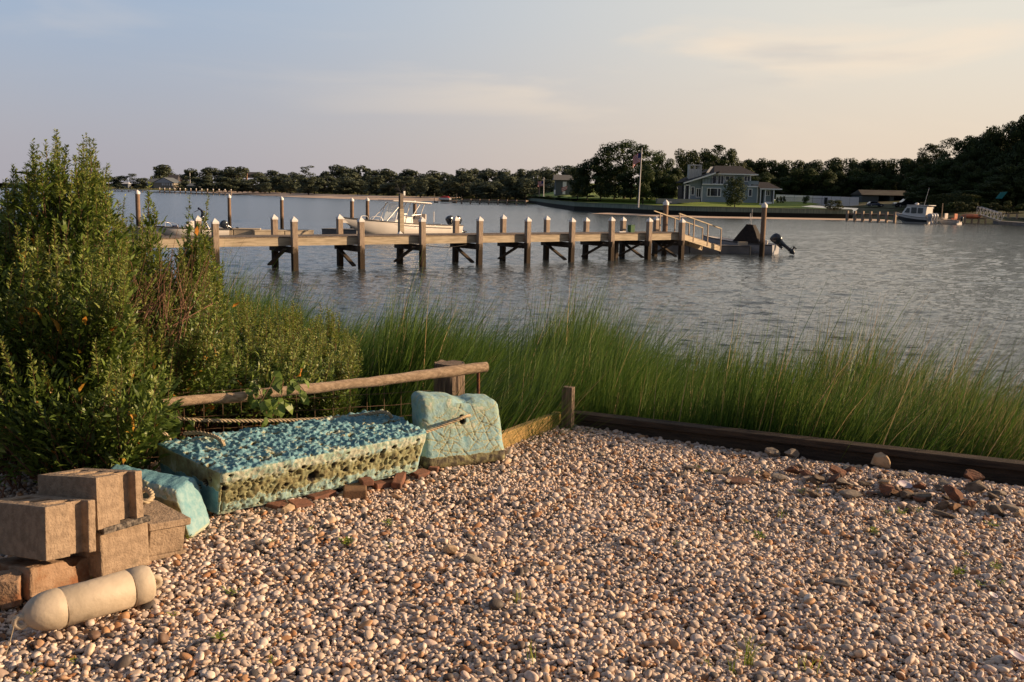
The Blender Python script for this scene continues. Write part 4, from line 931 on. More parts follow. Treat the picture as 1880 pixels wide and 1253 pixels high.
for k in range(60):
    x0_, y0_ = rg.uniform(150, 330), rg.uniform(590, 720); x1_, y1_ = x0_+rg.uniform(-20, 110), rg.uniform(455, 560)
    a = Q(x0_, y0_, rg.uniform(5.0,5.5))-b_; c_ = Q(min(x1_,385), y1_, rg.uniform(4.95,5.5))-b_; m_ = (a+c_)/2+rg.normal(0,.05,3)
    mb.tube([a, m_, c_], [.0035,.0025,.0012], 4, cap=False)
    if k % 2: mb.tube([m_, (m_+c_)/2+rg.normal(0,.06,3), c_+rg.normal(0,.07,3)], [.002,.0016,.001], 3, cap=False)
build('dead_twigs', mb, m_dtwig, sm_)
low1 = [(400,560),(425,520),(440,518),(465,548),(480,560),(500,548),(520,556),(545,560)]
tp = tips_from(low1, 5.9, 7.3, 150, 3, 700)
shrub('marsh_shrub', 'low bright shrub below the first dock piling', (Q(470,760,6.6)[0], 6.5, G-.3), tp, 33, spike=.6, nleaf=52)
low2 = [(525,560),(545,552),(570,565),(595,558),(620,570),(640,590),(655,640)]
tp = tips_from(low2, 6.2, 7.6, 130, 4, 715)
shrub('marsh_shrub', 'low shrub at the right end of the shrubs, merging into the marsh grass', (Q(590,760,6.9)[0], 6.9, G-.5), tp, 34, spike=.6, nleaf=52)
fr = [(-60,560),(60,560),(140,600),(230,600),(310,625)]
tp = tips_from(fr, 4.3, 5.0, 170, 5, 765)
shrub('marsh_shrub', 'dense dark lower shrub spilling over the wire fence behind the concrete blocks', (Q(180,860,4.7)[0], 4.75, G-.1), tp, 35, spike=.22, leaf=(.035,.08), nleaf=60, yellow=.008)
bk = [(60,420),(200,500),(300,520),(400,560),(500,590),(600,600)]
tp = tips_from(bk, 5.4, 7.0, 170, 6, 720)
shrub('marsh_shrub', 'shrub filling the gaps behind the front shrubs', (Q(300,760,6.3)[0], 6.3, G-.25), tp, 36, spike=.3, nleaf=54)
# leafy weed at the far left with long leaves, vine on the rail, small weeds
def weed(name, label, cat, base, n, h, leaf, w, seed, spread=.4, group=None, r0=.5, r1=.9, m=None):
    rg = np.random.default_rng(seed); LP, LD, LN, LL_, LW = [], [], [], [], []
    for k in range(n):
        z = h*rg.random(); a = rg.uniform(0, 6.28); q_ = spread*rg.random()*(.3+z/h)*.5
        LP.append((q_*math.cos(a), q_*math.sin(a), z)); LD.append((math.cos(a), math.sin(a), rg.uniform(.2,1.3))); LN.append((rg.normal(0,.3),rg.normal(0,.3),1)); l_ = leaf*rg.uniform(.6,1.2); LL_.append(l_); LW.append(l_*w)
    V, T = leaves(np.array(LP), np.array(LD), np.array(LN), np.array(LL_), np.array(LW), .35)
    o = npmesh(name, V, T, m or m_shrub, np.repeat(rg.uniform(r0, r1, n), 6), loc=base); return tag(o, label, cat, group)
wl = thing('leafy_weed', 'long-leaved pale green weed at the left edge behind the concrete blocks', 'weed', P(25,905,G))
rg = np.random.default_rng(9); LP, LD, LN, LL_, LW = [], [], [], [], []; tw = MB()
for st in range(9):
    a = rg.uniform(-.5, 3.6); ln = rg.uniform(.22,.42); top = np.array([.22*math.cos(a)*rg.uniform(.3,1), .14*math.sin(a), ln]); b_ = np.array([rg.normal(0,.05), rg.normal(0,.04), 0])
    tw.tube([b_, (b_+top)/2+rg.normal(0,.015,3), top], [.004,.003,.002], 5, cap=False)
    for k in range(16):
        f = rg.uniform(.2, 1); aa = rg.uniform(0, 6.28); LP.append(b_+(top-b_)*f); LD.append((math.cos(aa), math.sin(aa), rg.uniform(.1,.9))); LN.append((0,0,1)); l_ = rg.uniform(.06,.12); LL_.append(l_); LW.append(l_*.2)
V, T = leaves(np.array(LP), np.array(LD), np.array(LN)+rg.normal(0,.2,(len(LP),3)), np.array(LL_), np.array(LW), .4)
npmesh('foliage', V, T, m_shrub, np.repeat(rg.uniform(.45,.85,len(LP)), 6), parent=wl); build('stems', tw, m_dtwig, wl)
vn = thing('vine', 'heart-leaved vine hanging over the driftwood rail', 'vine', Q(500,770,4.95)); vb = Q(500,770,4.95); LP, LD, LN, LL_, LW = [], [], [], [], []; tw = MB()
for (x0_, y0_, x1_, y1_) in ((470,700,490,760),(505,690,478,740),(520,700,500,765),(540,690,560,720),(300,745,320,790),(320,740,345,775),(450,715,520,745),(330,735,300,775)):
    a = Q(x0_,y0_,4.95+(.1 if x0_>400 else 0))-vb; b_ = Q(x1_,y1_,4.9)-vb; tw.tube([a,(a+b_)/2+rg.normal(0,.01,3),b_], .0018, 4, cap=False)
    for k in range(9):
        f = rg.random(); aa = rg.uniform(0,6.28); LP.append(a+(b_-a)*f+rg.normal(0,.02,3)); LD.append((math.cos(aa)*.6+.2, -.3+.3*math.sin(aa), -.7)); LN.append((.5,-.8,.4)); l_ = rg.uniform(.045,.075); LL_.append(l_); LW.append(l_*.62)
V, T = leaves(np.array(LP), np.array(LD), np.array(LN)+rg.normal(0,.3,(len(LP),3)), np.array(LL_), np.array(LW), .2)
npmesh('foliage', V, T, m_shrub, np.repeat(rg.uniform(.35,.7,len(LP)), 6), parent=vn); build('stems', tw, m_twig, vn)
m_weed = rampmat('weed_leaf', [(0,(.08,.15,.02)),(.5,(.17,.25,.035)),(1,(.33,.33,.05))], rough=.5, trans=.25)
WG = 'small weeds sprouting between the pebbles'
rnd_lab = {}
spots = [(424,1092,'bright weed between the fender and the long float'),(403,1176,'bright weed low on the left of the gravel'),(636,1000,'green sprig in front of the long float'),(715,965,'green sprig right of the brown paver'),
 (718,1005,None),(497,998,None),(570,975,None),(345,990,None),(1395,990,'yellow-green weed in the middle right of the gravel'),(1368,960,None),(1605,980,'yellow-green weed below the rubble strip'),(1655,945,'yellow-green weed in front of the squarish brick chunk'),
 (1627,942,None),(1688,940,None),(1825,1045,'lushest green weed near the right edge'),(1758,1055,'weed left of the lushest one near the right edge'),(1800,1078,None),(1822,968,'yellow weed right of the orange rubble'),(1815,915,None),(1282,860,None),(1298,868,None),(1240,1000,None),(1535,868,None),(1390,870,None),(60,1240,None),(136,1218,None),(500,1218,None),(318,1133,None),(1845,1075,None),(1775,1020,None),(940,870,None),(1470,905,None)]
for i, (x, y, lab) in enumerate(spots):
    weed('weed', lab or 'tiny green sprout among the pebbles', 'weed', P(x, y, G+.005), rng.integers(26, 60) if lab else 16, .022 if lab else .015, .017 if lab else .012, .45, 300+i, .055 if lab else .03, WG, .2, 1, m_weed)
def tuft(x, y, n, h, lab, seed, lean=.3):
    rg = np.random.default_rng(seed); V, T = blades(rg.normal(0,.012,(n,3))*np.array([1,1,0]), rg.uniform(.5,1,n)*h, np.abs(rg.normal(lean,.2,n)), rg.uniform(0,6.28,n), rg.uniform(.002,.004,n), 5, rg=rg)
    tag(npmesh('grass_tuft', V, T, m_weed, np.repeat(rg.uniform(.3,.9,n),12), loc=P(x,y,G-.005)), lab, 'grass tuft', 'grass tufts in the gravel')
tuft(952,1112,9,.075,'thin grass tuft in the middle of the gravel',1,.15); tuft(1375,1222,16,.13,'largest grass tuft, at the bottom right of the gravel',2); tuft(1480,1232,8,.10,'sparse grass tuft right of the largest tuft',3)
tuft(1345,1240,8,.08,'short grass tuft touching the bottom of the picture',4); tuft(1437,950,6,.07,'upright grass tuft in front of the rubble strip',5,.1); tuft(975,1225,5,.11,'single tall stem tuft at the bottom middle',6,.2)
tuft(1300,1228,9,.05,'low grass tuft left of the largest tuft',7); tuft(175,1062,6,.03,'grass tuft on top of the fender seam',8); tuft(1505,905,5,.035,'small upright sprout by the rubble',9,.1)
# ------------------------------------------------------------------ dock
m_pile = mat('piling_wood', (.38,.30,.23), (.25,.19,.145), scale=5, rough=.9, bump=.7, bscale=14, stretch=(8,8,1), c3=(.10,.08,.06), s3=3, lo3=.6, hi3=.8, bdist=.02)
def wet(base):
    """wood darkened below the tide line: a real stain at a fixed height over the water"""
    m = base.copy(); m.name = base.name+'_tidal'; t = m.node_tree; b = t.nodes['Principled BSDF']; ge = N(t, 'ShaderNodeNewGeometry'); sp = N(t, 'ShaderNodeSeparateXYZ'); t.links.new(ge.outputs['Position'], sp.inputs[0])
    src = b.inputs['Base Color'].links[0].from_socket; no = [n for n in t.nodes if n.type == 'TEX_NOISE'][0]
    ad = N(t, 'ShaderNodeMath', operation='ADD'); t.links.new(sp.outputs[2], ad.inputs[0]); t.links.new(no.outputs[0], ad.inputs[1])
    c = mixc(t, mapr(ad.outputs[0], 1.25, 1.5, t=t), (.040,.028,.018,1), src); t.links.new(c, b.inputs['Base Color']); return m
m_pilew = wet(m_pile)
m_deck = mat('deck_boards', (.22,.17,.13), (.14,.11,.085), scale=3, rough=.9, bump=.5, bscale=12)
m_fascia = mat('fascia_wood', (.46,.385,.28), (.32,.265,.19), scale=2.5, rough=.85, bump=.5, bscale=9, stretch=(.6,.6,5), c3=(.16,.12,.08), s3=2.2, lo3=.55, hi3=.8)
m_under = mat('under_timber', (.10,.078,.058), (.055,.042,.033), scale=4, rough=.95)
m_cap = mat('white_cap', (.78,.76,.74), (.68,.66,.64), scale=6, rough=.5)
dA = P(392,501,0)[:2]; dB = P(1245,475,0)[:2]; dd = (dB-dA)/np.linalg.norm(dB-dA); dn = np.array([-dd[1], dd[0]]); dang = math.atan2(dd[1], dd[0])
def on_line(px, off=0.0):
    r_ = ray(px, 470); o = dA+dn*off; M = np.array([[dd[0], -r_[0]],[dd[1], -r_[1]]]); s_ = np.linalg.solve(M, -o); return s_[0]
WD = 1.62; DT = 1.36
td = thing('dock', 'long wooden dock on white-capped square pilings crossing the water', 'dock', (dA[0], dA[1], 0), dang)
ftop = {215:398,393.6:399,538:395.5,660:396,772:396.5,876:398,964:398,1044.7:399,1117.6:400,1185.6:400,1246:401}
fs_ = [on_line(x) for x in ftop]; tops = [Q(x, y, (dA+dd*on_line(x))[1])[2] for x, y in ftop.items()]
DW = .115
def pile(x, y, top, z0=-1.2):
    top += rng.uniform(-.06,.05); lx, ly = rng.uniform(-.03,.03,2); mb = MB(); mb.b2(x-DW, x+DW, y-DW, y+DW, z0, top-.20); mb.v = [(a_+(lx if c_ > 0 else -lx), b_+(ly if c_ > 0 else -ly), c_) for a_, b_, c_ in mb.v]; pl = build('piling', mb, m_pilew, td, bevel=.01)
    x += lx; y += ly; c = MB(); c.b2(x-DW-.012, x+DW+.012, y-DW-.012, y+DW+.012, top-.20, top-.13); c.add([(x-DW-.012,y-DW-.012,top-.13),(x+DW+.012,y-DW-.012,top-.13),(x+DW+.012,y+DW+.012,top-.13),(x-DW-.012,y+DW+.012,top-.13),(x,y,top+.02)],[(0,1,4),(1,2,4),(2,3,4),(3,0,4)])
    build('cap', c, m_cap, pl)
for i, (s_, tp_) in enumerate(zip(fs_, tops)):
    pile(s_, -DW-.06, min(tp_, 2.2)); back_top = min(tp_, 2.2)-(.0 if i != 4 else .75)
    pile(s_-.05, WD+DW+.06, back_top)
    mb = MB(); mb.b2(s_-.19, s_-.12, -.45, WD+.45, DT-.66, DT-.40); build('cap_beam', mb, m_under, td)
    kinds = {2:[1],3:[0],4:[1],5:[0],6:[1],7:[0],8:[1],9:[0,1],10:[0,1]}.get(i, [0])
    for k in kinds:
        y0_, y1_ = (WD, -.05) if k == 0 else (-.05, WD)
        # k 0: high at the back post, low at the front post
        hi_, lo_ = (DT-.5, .12)
        mb = MB(); xo = s_-.30-.08*k; mb.beam((xo, WD if k == 0 else -.1, hi_), (xo, -.1 if k == 0 else WD, lo_), .07, .17, up=(1,0,0)); build('cross_brace', mb, m_under, td)
for k in (8, 9):
    s_ = (fs_[k]+fs_[k+1])/2 if k == 8 else fs_[k]+.9; mb = MB(); mb.b2(s_-.1, s_+.1, WD*.5, WD*.5+.2, -1, DT-.4); build('inner_post', mb, m_under, td)
sS, sE = fs_[0]-3.2, fs_[-1]+.05
fj = [sS]+[fs_[k]+.15 for k in (1,2,3,4,5,6,7,8,9)]+[sE]
for a, b in zip(fj[:-1], fj[1:]):
    for y in (0, WD-.06):
        mb = MB(); mb.b2(a+.004, b-.004, y, y+.06, DT-.37, DT-.045); build('fascia', mb, m_fascia, td)
mb = MB(); x = sS
while x < sE:
    wv = .138; mb.b2(x, x+wv, -.02, WD+.03, DT-.042+.003*nz(x*9,1), DT+.003*nz(x*7,2)); x += wv+.009
build('deck', mb, m_deck, td)
mb = MB(); mb.b2(sS, sE, .5, 1.1, DT-.3, DT-.05); build('joists', mb, m_under, td)
# hanging hose along the fascia
def dl(s_, y, z): q_ = dA+dd*s_+dn*y; return np.array([q_[0], q_[1], z])
mb = MB(); s0, s1 = fs_[4]+.2, fs_[5]-.6; mb.tube([(s0+(s1-s0)*f, -.05, DT-.44-.10*math.sin(math.pi*f)) for f in np.linspace(0,1,10)], .015, 5); m_blk = mat('black_rubber', (.02,.02,.022), (.03,.03,.032), rough=.5)
build('hose', mb, m_blk, td)
# bin on the dock
sb = on_line(1157, .9); t = thing('bin', 'green open bin standing on the dock near the gangway', 'bin', dl(sb, .9, DT), dang)
m_grn = mat('green_plastic', (.03,.115,.03), (.025,.085,.025), rough=.5); mb = MB()
for (a, b, c_, d_) in ((-.13,.13,-.13,-.115),(-.13,.13,.115,.13),(-.13,-.115,-.115,.115),(.115,.13,-.115,.115)): mb.b2(a,b,c_,d_,0,.36)
mb.b2(-.113,.113,-.113,.113,0,.03); build('body', mb, m_grn, t); mb = MB(); mb.box((0,0,.372), (.30,.30,.02)); build('lid', mb, m_grn, t, bevel=.006)
sp_ = on_line(1142,1.0); mb = MB(); mb.box((0,0,.02), (.62,.2,.04)); o = build('plank', mb, m_cap, origin=(0,0,0), bevel=.01); o.location = dl(sp_, 1.0, DT); o.rotation_euler = (0,0,dang); tag(o, 'short white board lying on the dock beside the green bin', 'board')
# ------------------------------------------------------------------ mooring pilings in open water
MG = 'mooring pilings in open water'
m_brownp = wet(mat('mooring_wood', (.27,.18,.12), (.18,.12,.085), scale=4, rough=.9, bump=.6, bscale=14, stretch=(7,7,1)))
def mooring(px, ytop, D, r, label, ybase=None, lean=None, conecap=True):
    tp_ = Q(px, ytop, D); bx = Q(ybase[0], ybase[1], D)[0] if ybase else tp_[0]; t = thing('mooring_piling', label, 'piling', (bx, D, 0), group=MG)
    lx = tp_[0]-bx; h = tp_[2]; mb = MB(); mb.tube([(-lx*.3,0,-1),(lx*.5,0,h*.5),(lx,0,h-.22)], [r,r*.97,r*.93], 12); build('pole', mb, m_brownp, t)
    mb = MB(); mb.loft([[np.array([lx+q_*math.cos(2*math.pi*k/14), q_*math.sin(2*math.pi*k/14), z]) for k in range(14)] for q_, z in ((r+.02,h-.3),(r+.02,h-.16),(.02,h))]); build('cap', mb, m_cap, t); return t
mooring(252,349,72,.17,'orange-brown mooring piling seen past the shrubs at far left'); mooring(420.5,357,84,.15,'mooring piling just right of the small skiff')
mooring(517,361,82.5,.15,'mooring piling alone left of the white cabinless boat'); mooring(646,363.5,86,.17,'left of the two mooring pilings behind the bow of the white boat')
mooring(674.5,363,88,.16,'right of the two mooring pilings behind the bow of the white boat'); mooring(761.5,368.5,88,.17,'mooring piling hidden behind the white boat, its cap above the T-top')
t = mooring(1223,367,55.5,.15,'tall mooring piling at the top of the gangway'); mb = MB(); mb.box((.2,0,Q(1223,371,55.5)[2]), (.22,.06,.07)); build('bracket', mb, m_cap, t)
t = mooring(1404,371.5,56,.15,'tall leaning mooring piling beside the outboard of the covered boat', (1398,470)); mb = MB(); mb.box((-.1,0,Q(1400,374,56)[2]-.03), (.34,.08,.07)); build('bracket', mb, m_cap, t)
q0 = Q(736,430,57.5); t = thing('mooring_piling', 'two-tone tall piling in front of the white boat with a spiky bird deterrent on top', 'piling', (q0[0], 57.5, 0), dang, MG)
z1 = Q(736,384,57.5)[2]; z2 = Q(736.5,356,57.5)[2]; mb = MB(); mb.b2(-.13,.13,-.13,.13,-1,z1); build('pole', mb, wet(m_fascia), t); mb = MB(); mb.b2(-.10,.10,-.10,.10,z1,z2); build('upper_pole', mb, mat('grey_wood',(.20,.16,.13),(.12,.1,.08)), t)
mb = MB(); mb.b2(-.3,.25,-.05,.05,z2,z2+.05)
for k in range(16): a = rng.uniform(0,6.28); mb.tube([(0,0,z2+.05),(.45*math.cos(a)*rng.uniform(.4,1),.3*math.sin(a),z2+rng.uniform(.2,.6))], .012, 4)
build('bird_spikes', mb, m_blk, t); mb = MB(); mb.box((.16,-.05,z2+.02), (.13,.13,.26)); build('lamp', mb, m_cap, t, bevel=.02)
# ------------------------------------------------------------------ floating docks
m_fd = mat('float_plastic', (.50,.42,.31), (.42,.35,.26), scale=2, rough=.7); m_fdg = mat('float_grey', (.20,.19,.18), (.15,.145,.14), scale=2, rough=.8, bump=.3)
def fdock(a, b, wd, h, label, m, seg=1.5, mtop=None):
    a = np.array(a[:2]); b = np.array(b[:2]); d_ = b-a; L_ = np.linalg.norm(d_); an = math.atan2(d_[1], d_[0]); t = thing('floating_dock', label, 'floating dock', (a[0], a[1], 0), an)
    n_ = max(1, int(L_/seg))
    for k in range(n_): mb = MB(); mb.b2(L_*k/n_+.02, L_*(k+1)/n_-.02, .03, wd-.03, -.25, h-.07); build('pontoon', mb, m, t, bevel=.03)
    mb = MB(); mb.b2(0, L_, 0, wd, h-.068, h); build('deck', mb, mtop or m, t, bevel=.02); return t
fdock(P(225,431.5,0), P(478,434,0), 1.3, .50, 'tan floating dock behind the small skiff', m_fd); fdock(P(467,434.5,0), P(577,434,0), 1.2, .42, 'lower tan floating dock section between the skiff and the white boat', m_fd)
fdock(P(590,430,0), P(655,432,0), 1.5, .40, 'dark far floating dock section by the bow of the white boat', m_fdg)
fr_ = P(1377,467,0); fl_ = P(1210,464.5,0); t = fdock(fl_, fr_, 1.9, .50, 'grey floating dock at the foot of the gangway with a tan lit end', m_fdg, 1.7)
d_ = (fr_-fl_); L_ = np.linalg.norm(d_[:2]); mb = MB(); mb.b2(L_+.004, L_+.05, .02, 1.85, -.1, .46); build('lit_end_face', mb, m_fd, t)  # added paler sheet: sunlight on the float's end put into its colour
mb = MB(); mb.box((L_-.4,.2,.6), (.55,.22,.2)); build('cleat_box', mb, m_fd, t, bevel=.01)
# gangway
g0 = dl(sE-.05, .15, DT+.02); g1 = Q(1322,452,56.6); gd = g1-g0; gl = np.linalg.norm(gd[:2]); ga = math.atan2(gd[1], gd[0]); t = thing('gangway', 'sloping wooden gangway with railings leading down to the floating dock', 'gangway', g0, ga); sl = gd[2]/gl
mb = MB(); n_ = 26
for k in range(n_): x = gl*k/n_; mb.b2(x, x+gl/n_-.02, .0, 1.15, sl*x-.04, sl*x)
build('deck', mb, m_deck, t)
for y in (-.03, 1.15):
    mb = MB(); mb.beam((0,y,-.17), (gl,y,sl*gl-.17), .06, .28); build('side_beam', mb, m_fascia, t)
    mb = MB(); mb.beam((-.6 if y > 0 else 0,y,.98-(sl*.6 if y > 0 else 0)), (gl*.99,y,sl*gl+.98), .08, .05); build('handrail', mb, m_fascia, t)
    for x in (.02, gl*.33, gl*.66, gl*.985): mb = MB(); mb.b2(x-.035,x+.035,y-.06,y-.01,sl*x-.25,sl*x+.96); build('railing_post', mb, m_pile, t)
# ------------------------------------------------------------------ boats
m_hull = mat('gelcoat', (.70,.66,.62), (.66,.62,.58), scale=1.5, rough=.28, spec=.5, coat=.3); m_navy = mat('navy_fabric', (.012,.016,.045), (.02,.025,.06), rough=.8)
m_bot = mat('bottom_paint', (.03,.035,.06), (.02,.02,.035), rough=.7); m_line = mat('rub_rail', (.05,.05,.055), (.06,.06,.06), rough=.5); m_ob = mat('outboard_black', (.015,.02,.03), (.02,.025,.035), rough=.2, spec=.6, coat=.5)
m_alu = mat('aluminium', (.72,.70,.68), (.62,.6,.58), rough=.35, metallic=.6); m_obg = mat('outboard_grey', (.42,.43,.46), (.36,.37,.40), rough=.3, coat=.4)
m_seat = mat('cushion', (.62,.56,.50), (.56,.5,.45), rough=.6); m_clear = None
def glass_mat():
    m = bpy.data.materials.new('clear_glass'); m.use_nodes = True; b = m.node_tree.nodes['Principled BSDF']; b.inputs['Base Color'].default_value = (.8,.85,.85,1); b.inputs['Roughness'].default_value = .05
    b.inputs['Alpha'].default_value = .28; return m
m_clear = glass_mat()
def sectn(x, B, zk, zc, zs, fl=1.0):
    """half section points port->starboard: sheer, chine, keel, chine, sheer"""
    return [np.array([x,-B*fl,zs]), np.array([x,-B*.95*fl,zs-.25*(zs-zc)]), np.array([x,-B*.86,zc]), np.array([x,-B*.45,zk+(zc-zk)*.42]), np.array([x,0,zk]), np.array([x,B*.45,zk+(zc-zk)*.42]), np.array([x,B*.86,zc]), np.array([x,B*.95*fl,zs-.25*(zs-zc)]), np.array([x,B*fl,zs])]
def boat(name, label, loc, rz, Ln, Bm, zs_st, zs_bow, m_h, rail=m_line, two=None, n=16, cat='boat', group=None):
    """x runs from the stern (0) to the bow (Ln)"""
    t = thing(name, label, cat, loc, rz, group=group); secs = []; prof = []
    for i in range(n+1):
        f = i/n; x = Ln*f; B = Bm/2*(1-max(0,(f-.45)/.55)**2.4)*(.93+.07*min(1,f*4)); B = max(B, .015); zs = zs_st+(zs_bow-zs_st)*f**1.7
        zk = -.28+(max(0,(f-.60)/.40)**2.6)*(zs_bow*.75+.28); zc = .02+(max(0,(f-.5)/.5)**1.6)*(zs_bow*.62); xo = x+ (0 if f < .9 else 0); zk = min(zk, zs-.05); zc = min(max(zc, zk+.02), zs-.03)
        secs.append(sectn(xo, B, zk, zc, zs)); prof.append((xo, B, zs))
    secs = [s_ for s_ in secs]
    for s_ in secs:     # rake of the stem
        for p_ in s_:
            f = p_[0]/Ln
            if f > .6: p_[0] -= (f-.6)/.4*Ln*.09*(1-(p_[2]+.28)/(zs_bow+.28))
    mb = MB(); mb.loft(secs, closed=False, caps=False); mb.add(secs[0], [tuple(range(9))]); hull = build('hull', mb, m_h, t)
    rr_ = MB(); rr_.tube([np.array([x, -B-.01, z]) for x, B, z in prof], .032, 6); build('rub_rail', rr_, rail, t); rr_ = MB(); rr_.tube([np.array([x, B+.01, z]) for x, B, z in prof], .032, 6); build('rub_rail', rr_, rail, t)
    # gunwale caps and cockpit floor
    mb = MB()
    for sg in (-1, 1):
        o_ = [np.array([x, sg*B, z+.012]) for x, B, z in prof]; i_ = [np.array([x, sg*max(B-.16, .0), z+.02]) for x, B, z in prof]; j_ = [np.array([x, sg*max(B-.17, .0), z-.35]) for x, B, z in prof]
        mb.loft([[a, b, c_] for a, b, c_ in zip(o_, i_, j_)], closed=False, caps=False)
    fl = [np.array([x, -max(B-.1,0), min(z-.3, zs_st-.3) if x < Ln*.62 else z-.12]) for x, B, z in prof]; fr2 = [np.array([p_[0], -p_[1], p_[2]]) for p_ in fl]; mb.loft([[a, b] for a, b in zip(fl, fr2)], closed=False, caps=False)
    build('deck', mb, m_hull, t); return t, prof
def outboard(t, x, y, z, sc_=1.0, tilt=0.0, mcol=None, lower=None):
    """motor at the transom; +x forward. parts: cowling, midsection, propeller"""
    mcol = mcol or m_ob; Rt = np.array([[math.cos(tilt),0,math.sin(tilt)],[0,1,0],[-math.sin(tilt),0,math.cos(tilt)]]); piv = np.array([x-.12*sc_, y, z])
    def tf(mb): mb.v = [tuple(piv+Rt @ (np.array(v)*sc_)) for v in mb.v]; return mb
    secs = []
    for zz, hx, hy, xo in ((.02,.20,.13,-.16),(.12,.27,.19,-.18),(.30,.30,.21,-.19),(.46,.28,.20,-.17),(.56,.20,.15,-.13),(.60,.06,.05,-.12)):
        secs.append([np.array([xo+hx*np.sign(math.cos(a))*abs(math.cos(a))**.6, hy*np.sign(math.sin(a))*abs(math.sin(a))**.6, zz]) for a in np.linspace(0, 2*math.pi, 16, endpoint=False)])
    build('cowling', tf(MB().loft(secs)), mcol, t)
    secs = []
    for zz, hx, hy, xo in ((.02,.16,.10,-.16),(-.3,.10,.06,-.16),(-.62,.09,.045,-.15),(-.66,.20,.06,-.2),(-.70,.08,.03,-.14),(-.78,.19,.05,-.16),(-.86,.13,.03,-.14),(-1.02,.04,.01,-.12)):
        secs.append([np.array([xo+hx*math.cos(a), hy*math.sin(a), zz]) for a in np.linspace(0, 2*math.pi, 12, endpoint=False)])
    mm_ = MB().loft(secs); mm_.box((.02,0,-.12), (.12,.26,.34)); build('midsection', tf(mm_), lower or mcol, t)
    pm = MB(); pm.tube([(-.32,0,-.78),(-.46,0,-.78)], [.045,.03], 8)
    for k in range(3):
        a = 2.09*k; c_, s_ = math.cos(a), math.sin(a); pm.add([(-.36,.03*c_,-.78+.03*s_),(-.40,.15*c_-.07*s_,-.78+.15*s_+.07*c_),(-.43,.17*c_+.03*s_,-.78+.17*s_-.03*c_),(-.42,.03*c_,-.78+.03*s_),(-.35,.10*c_,-.78+.10*s_)],[(0,1,2),(0,2,3),(0,4,1)])
    build('propeller', tf(pm), m_blk, t)
# centre boat
st = P(829,433.0,0); bw = Q(630,434,67.0); bwx = bw[:2]; stx = Q(829,434,75)[:2]; dv = bwx-stx; LB = np.linalg.norm(dv); rz = math.atan2(dv[1], dv[0])
t, prof = boat('center_console_boat', 'large white open boat with a T-top moored behind the middle of the dock', 'b' and (stx[0], stx[1], 0), rz, LB, 2.6, .80, 1.42, m_hull)
mb = MB(); mb.tube([np.array([x*.94, (B+.004), z-.20]) for x, B, z in prof[2:13]], .018, 4); build('stripe', mb, m_line, t)
mb = MB(); mb.tube([np.array([x, -(B+.004), .13+.02*x]) for x, B, z in prof[:11]], .03, 4); build('stripe', mb, m_bot, t)
X = lambda f: LB*f
mb = MB(); mb.loft([[np.array([x,-hy,z]), np.array([x,hy,z]), np.array([x,hy,z+.09]), np.array([x,-hy,z+.09])] for x, hy, z in ((X(.285),.9,2.32),(X(.30),.97,2.36),(X(.5),1.0,2.47),(X(.60),.95,2.50),(X(.635),.8,2.52))], smooth=False)
build('t_top', mb, m_hull, t, bevel=.03)
for sg in (-.72, .72):
    for pts in (((X(.62),sg*1.1,1.1),(X(.57),sg,2.40)),((X(.70),sg*1.1,1.12),(X(.55),sg,2.42)),((X(.35),sg*1.1,.85),(X(.375),sg,1.5),(X(.34),sg,2.36)),((X(.47),sg*1.1,.85),(X(.45),sg,1.5),(X(.38),sg,2.38)),((X(.46),sg,1.55),(X(.375),sg,1.6))):
        pp_ = [pts[0], pts[-1]] if len(pts) == 2 else pts; mb = MB(); mb.tube(smooth_path(pp_, 6) if len(pp_) > 2 else pp_, .032, 6); build('frame_tube', mb, m_alu, t)
mb = MB(); mb.loft([[np.array([x,-hy,.4]), np.array([x,hy,.4]), np.array([x,hy*.8,z]), np.array([x,-hy*.8,z])] for x, hy, z in ((X(.42),.45,1.45),(X(.50),.48,1.5),(X(.58),.42,1.15),(X(.63),.3,1.0))], smooth=False); build('console', mb, m_hull, t, bevel=.04)
mb = MB(); mb.add([(X(.60),-.62,1.15),(X(.60),.62,1.15),(X(.55),.60,2.38),(X(.55),-.60,2.38)],[(0,1,2,3)]); mb.add([(X(.60),-.66,1.15),(X(.55),-.66,2.36),(X(.48),-.68,2.36),(X(.49),-.68,1.2)],[(0,1,2,3)]); o = build('windscreen', mb, m_clear, t)
mb = MB(); mb.box((X(.34),0,1.0), (.55,1.1,.5)); mb.box((X(.31),0,1.4), (.14,1.1,.45)); build('helm_seat', mb, m_seat, t, bevel=.05)
mb = MB(); mb.tube(smooth_path([(X(.72),-.75,1.15),(X(.74),-.68,1.45),(X(.80),-.55,1.47),(X(.82),-.5,1.25)], 5), .02, 5); mb.tube(smooth_path([(X(.72),.75,1.15),(X(.74),.68,1.45),(X(.80),.55,1.47),(X(.82),.5,1.25)], 5), .02, 5); build('bow_rail', mb, m_alu, t)
mb = MB(); mb.box((X(.76),0,1.15), (.8,.8,.2)); build('bow_cushion', mb, m_seat, t, bevel=.06)
mb = MB(); mb.tube([(X(.09),-.95,.8),(X(.09),-.95,1.75)], .035, 6); build('white_pole', mb, m_cap, t)
outboard(t, -.05, -.35, .78, 1.12, .55); outboard(t, -.05, .42, .78, 1.12, .55)
mb = MB(); mb.tube([(LB-.1,0,1.38),(LB+.15,.0,1.3),(LB+.13,0,1.1)], .05, 6); build('anchor_roller', mb, m_alu, t)
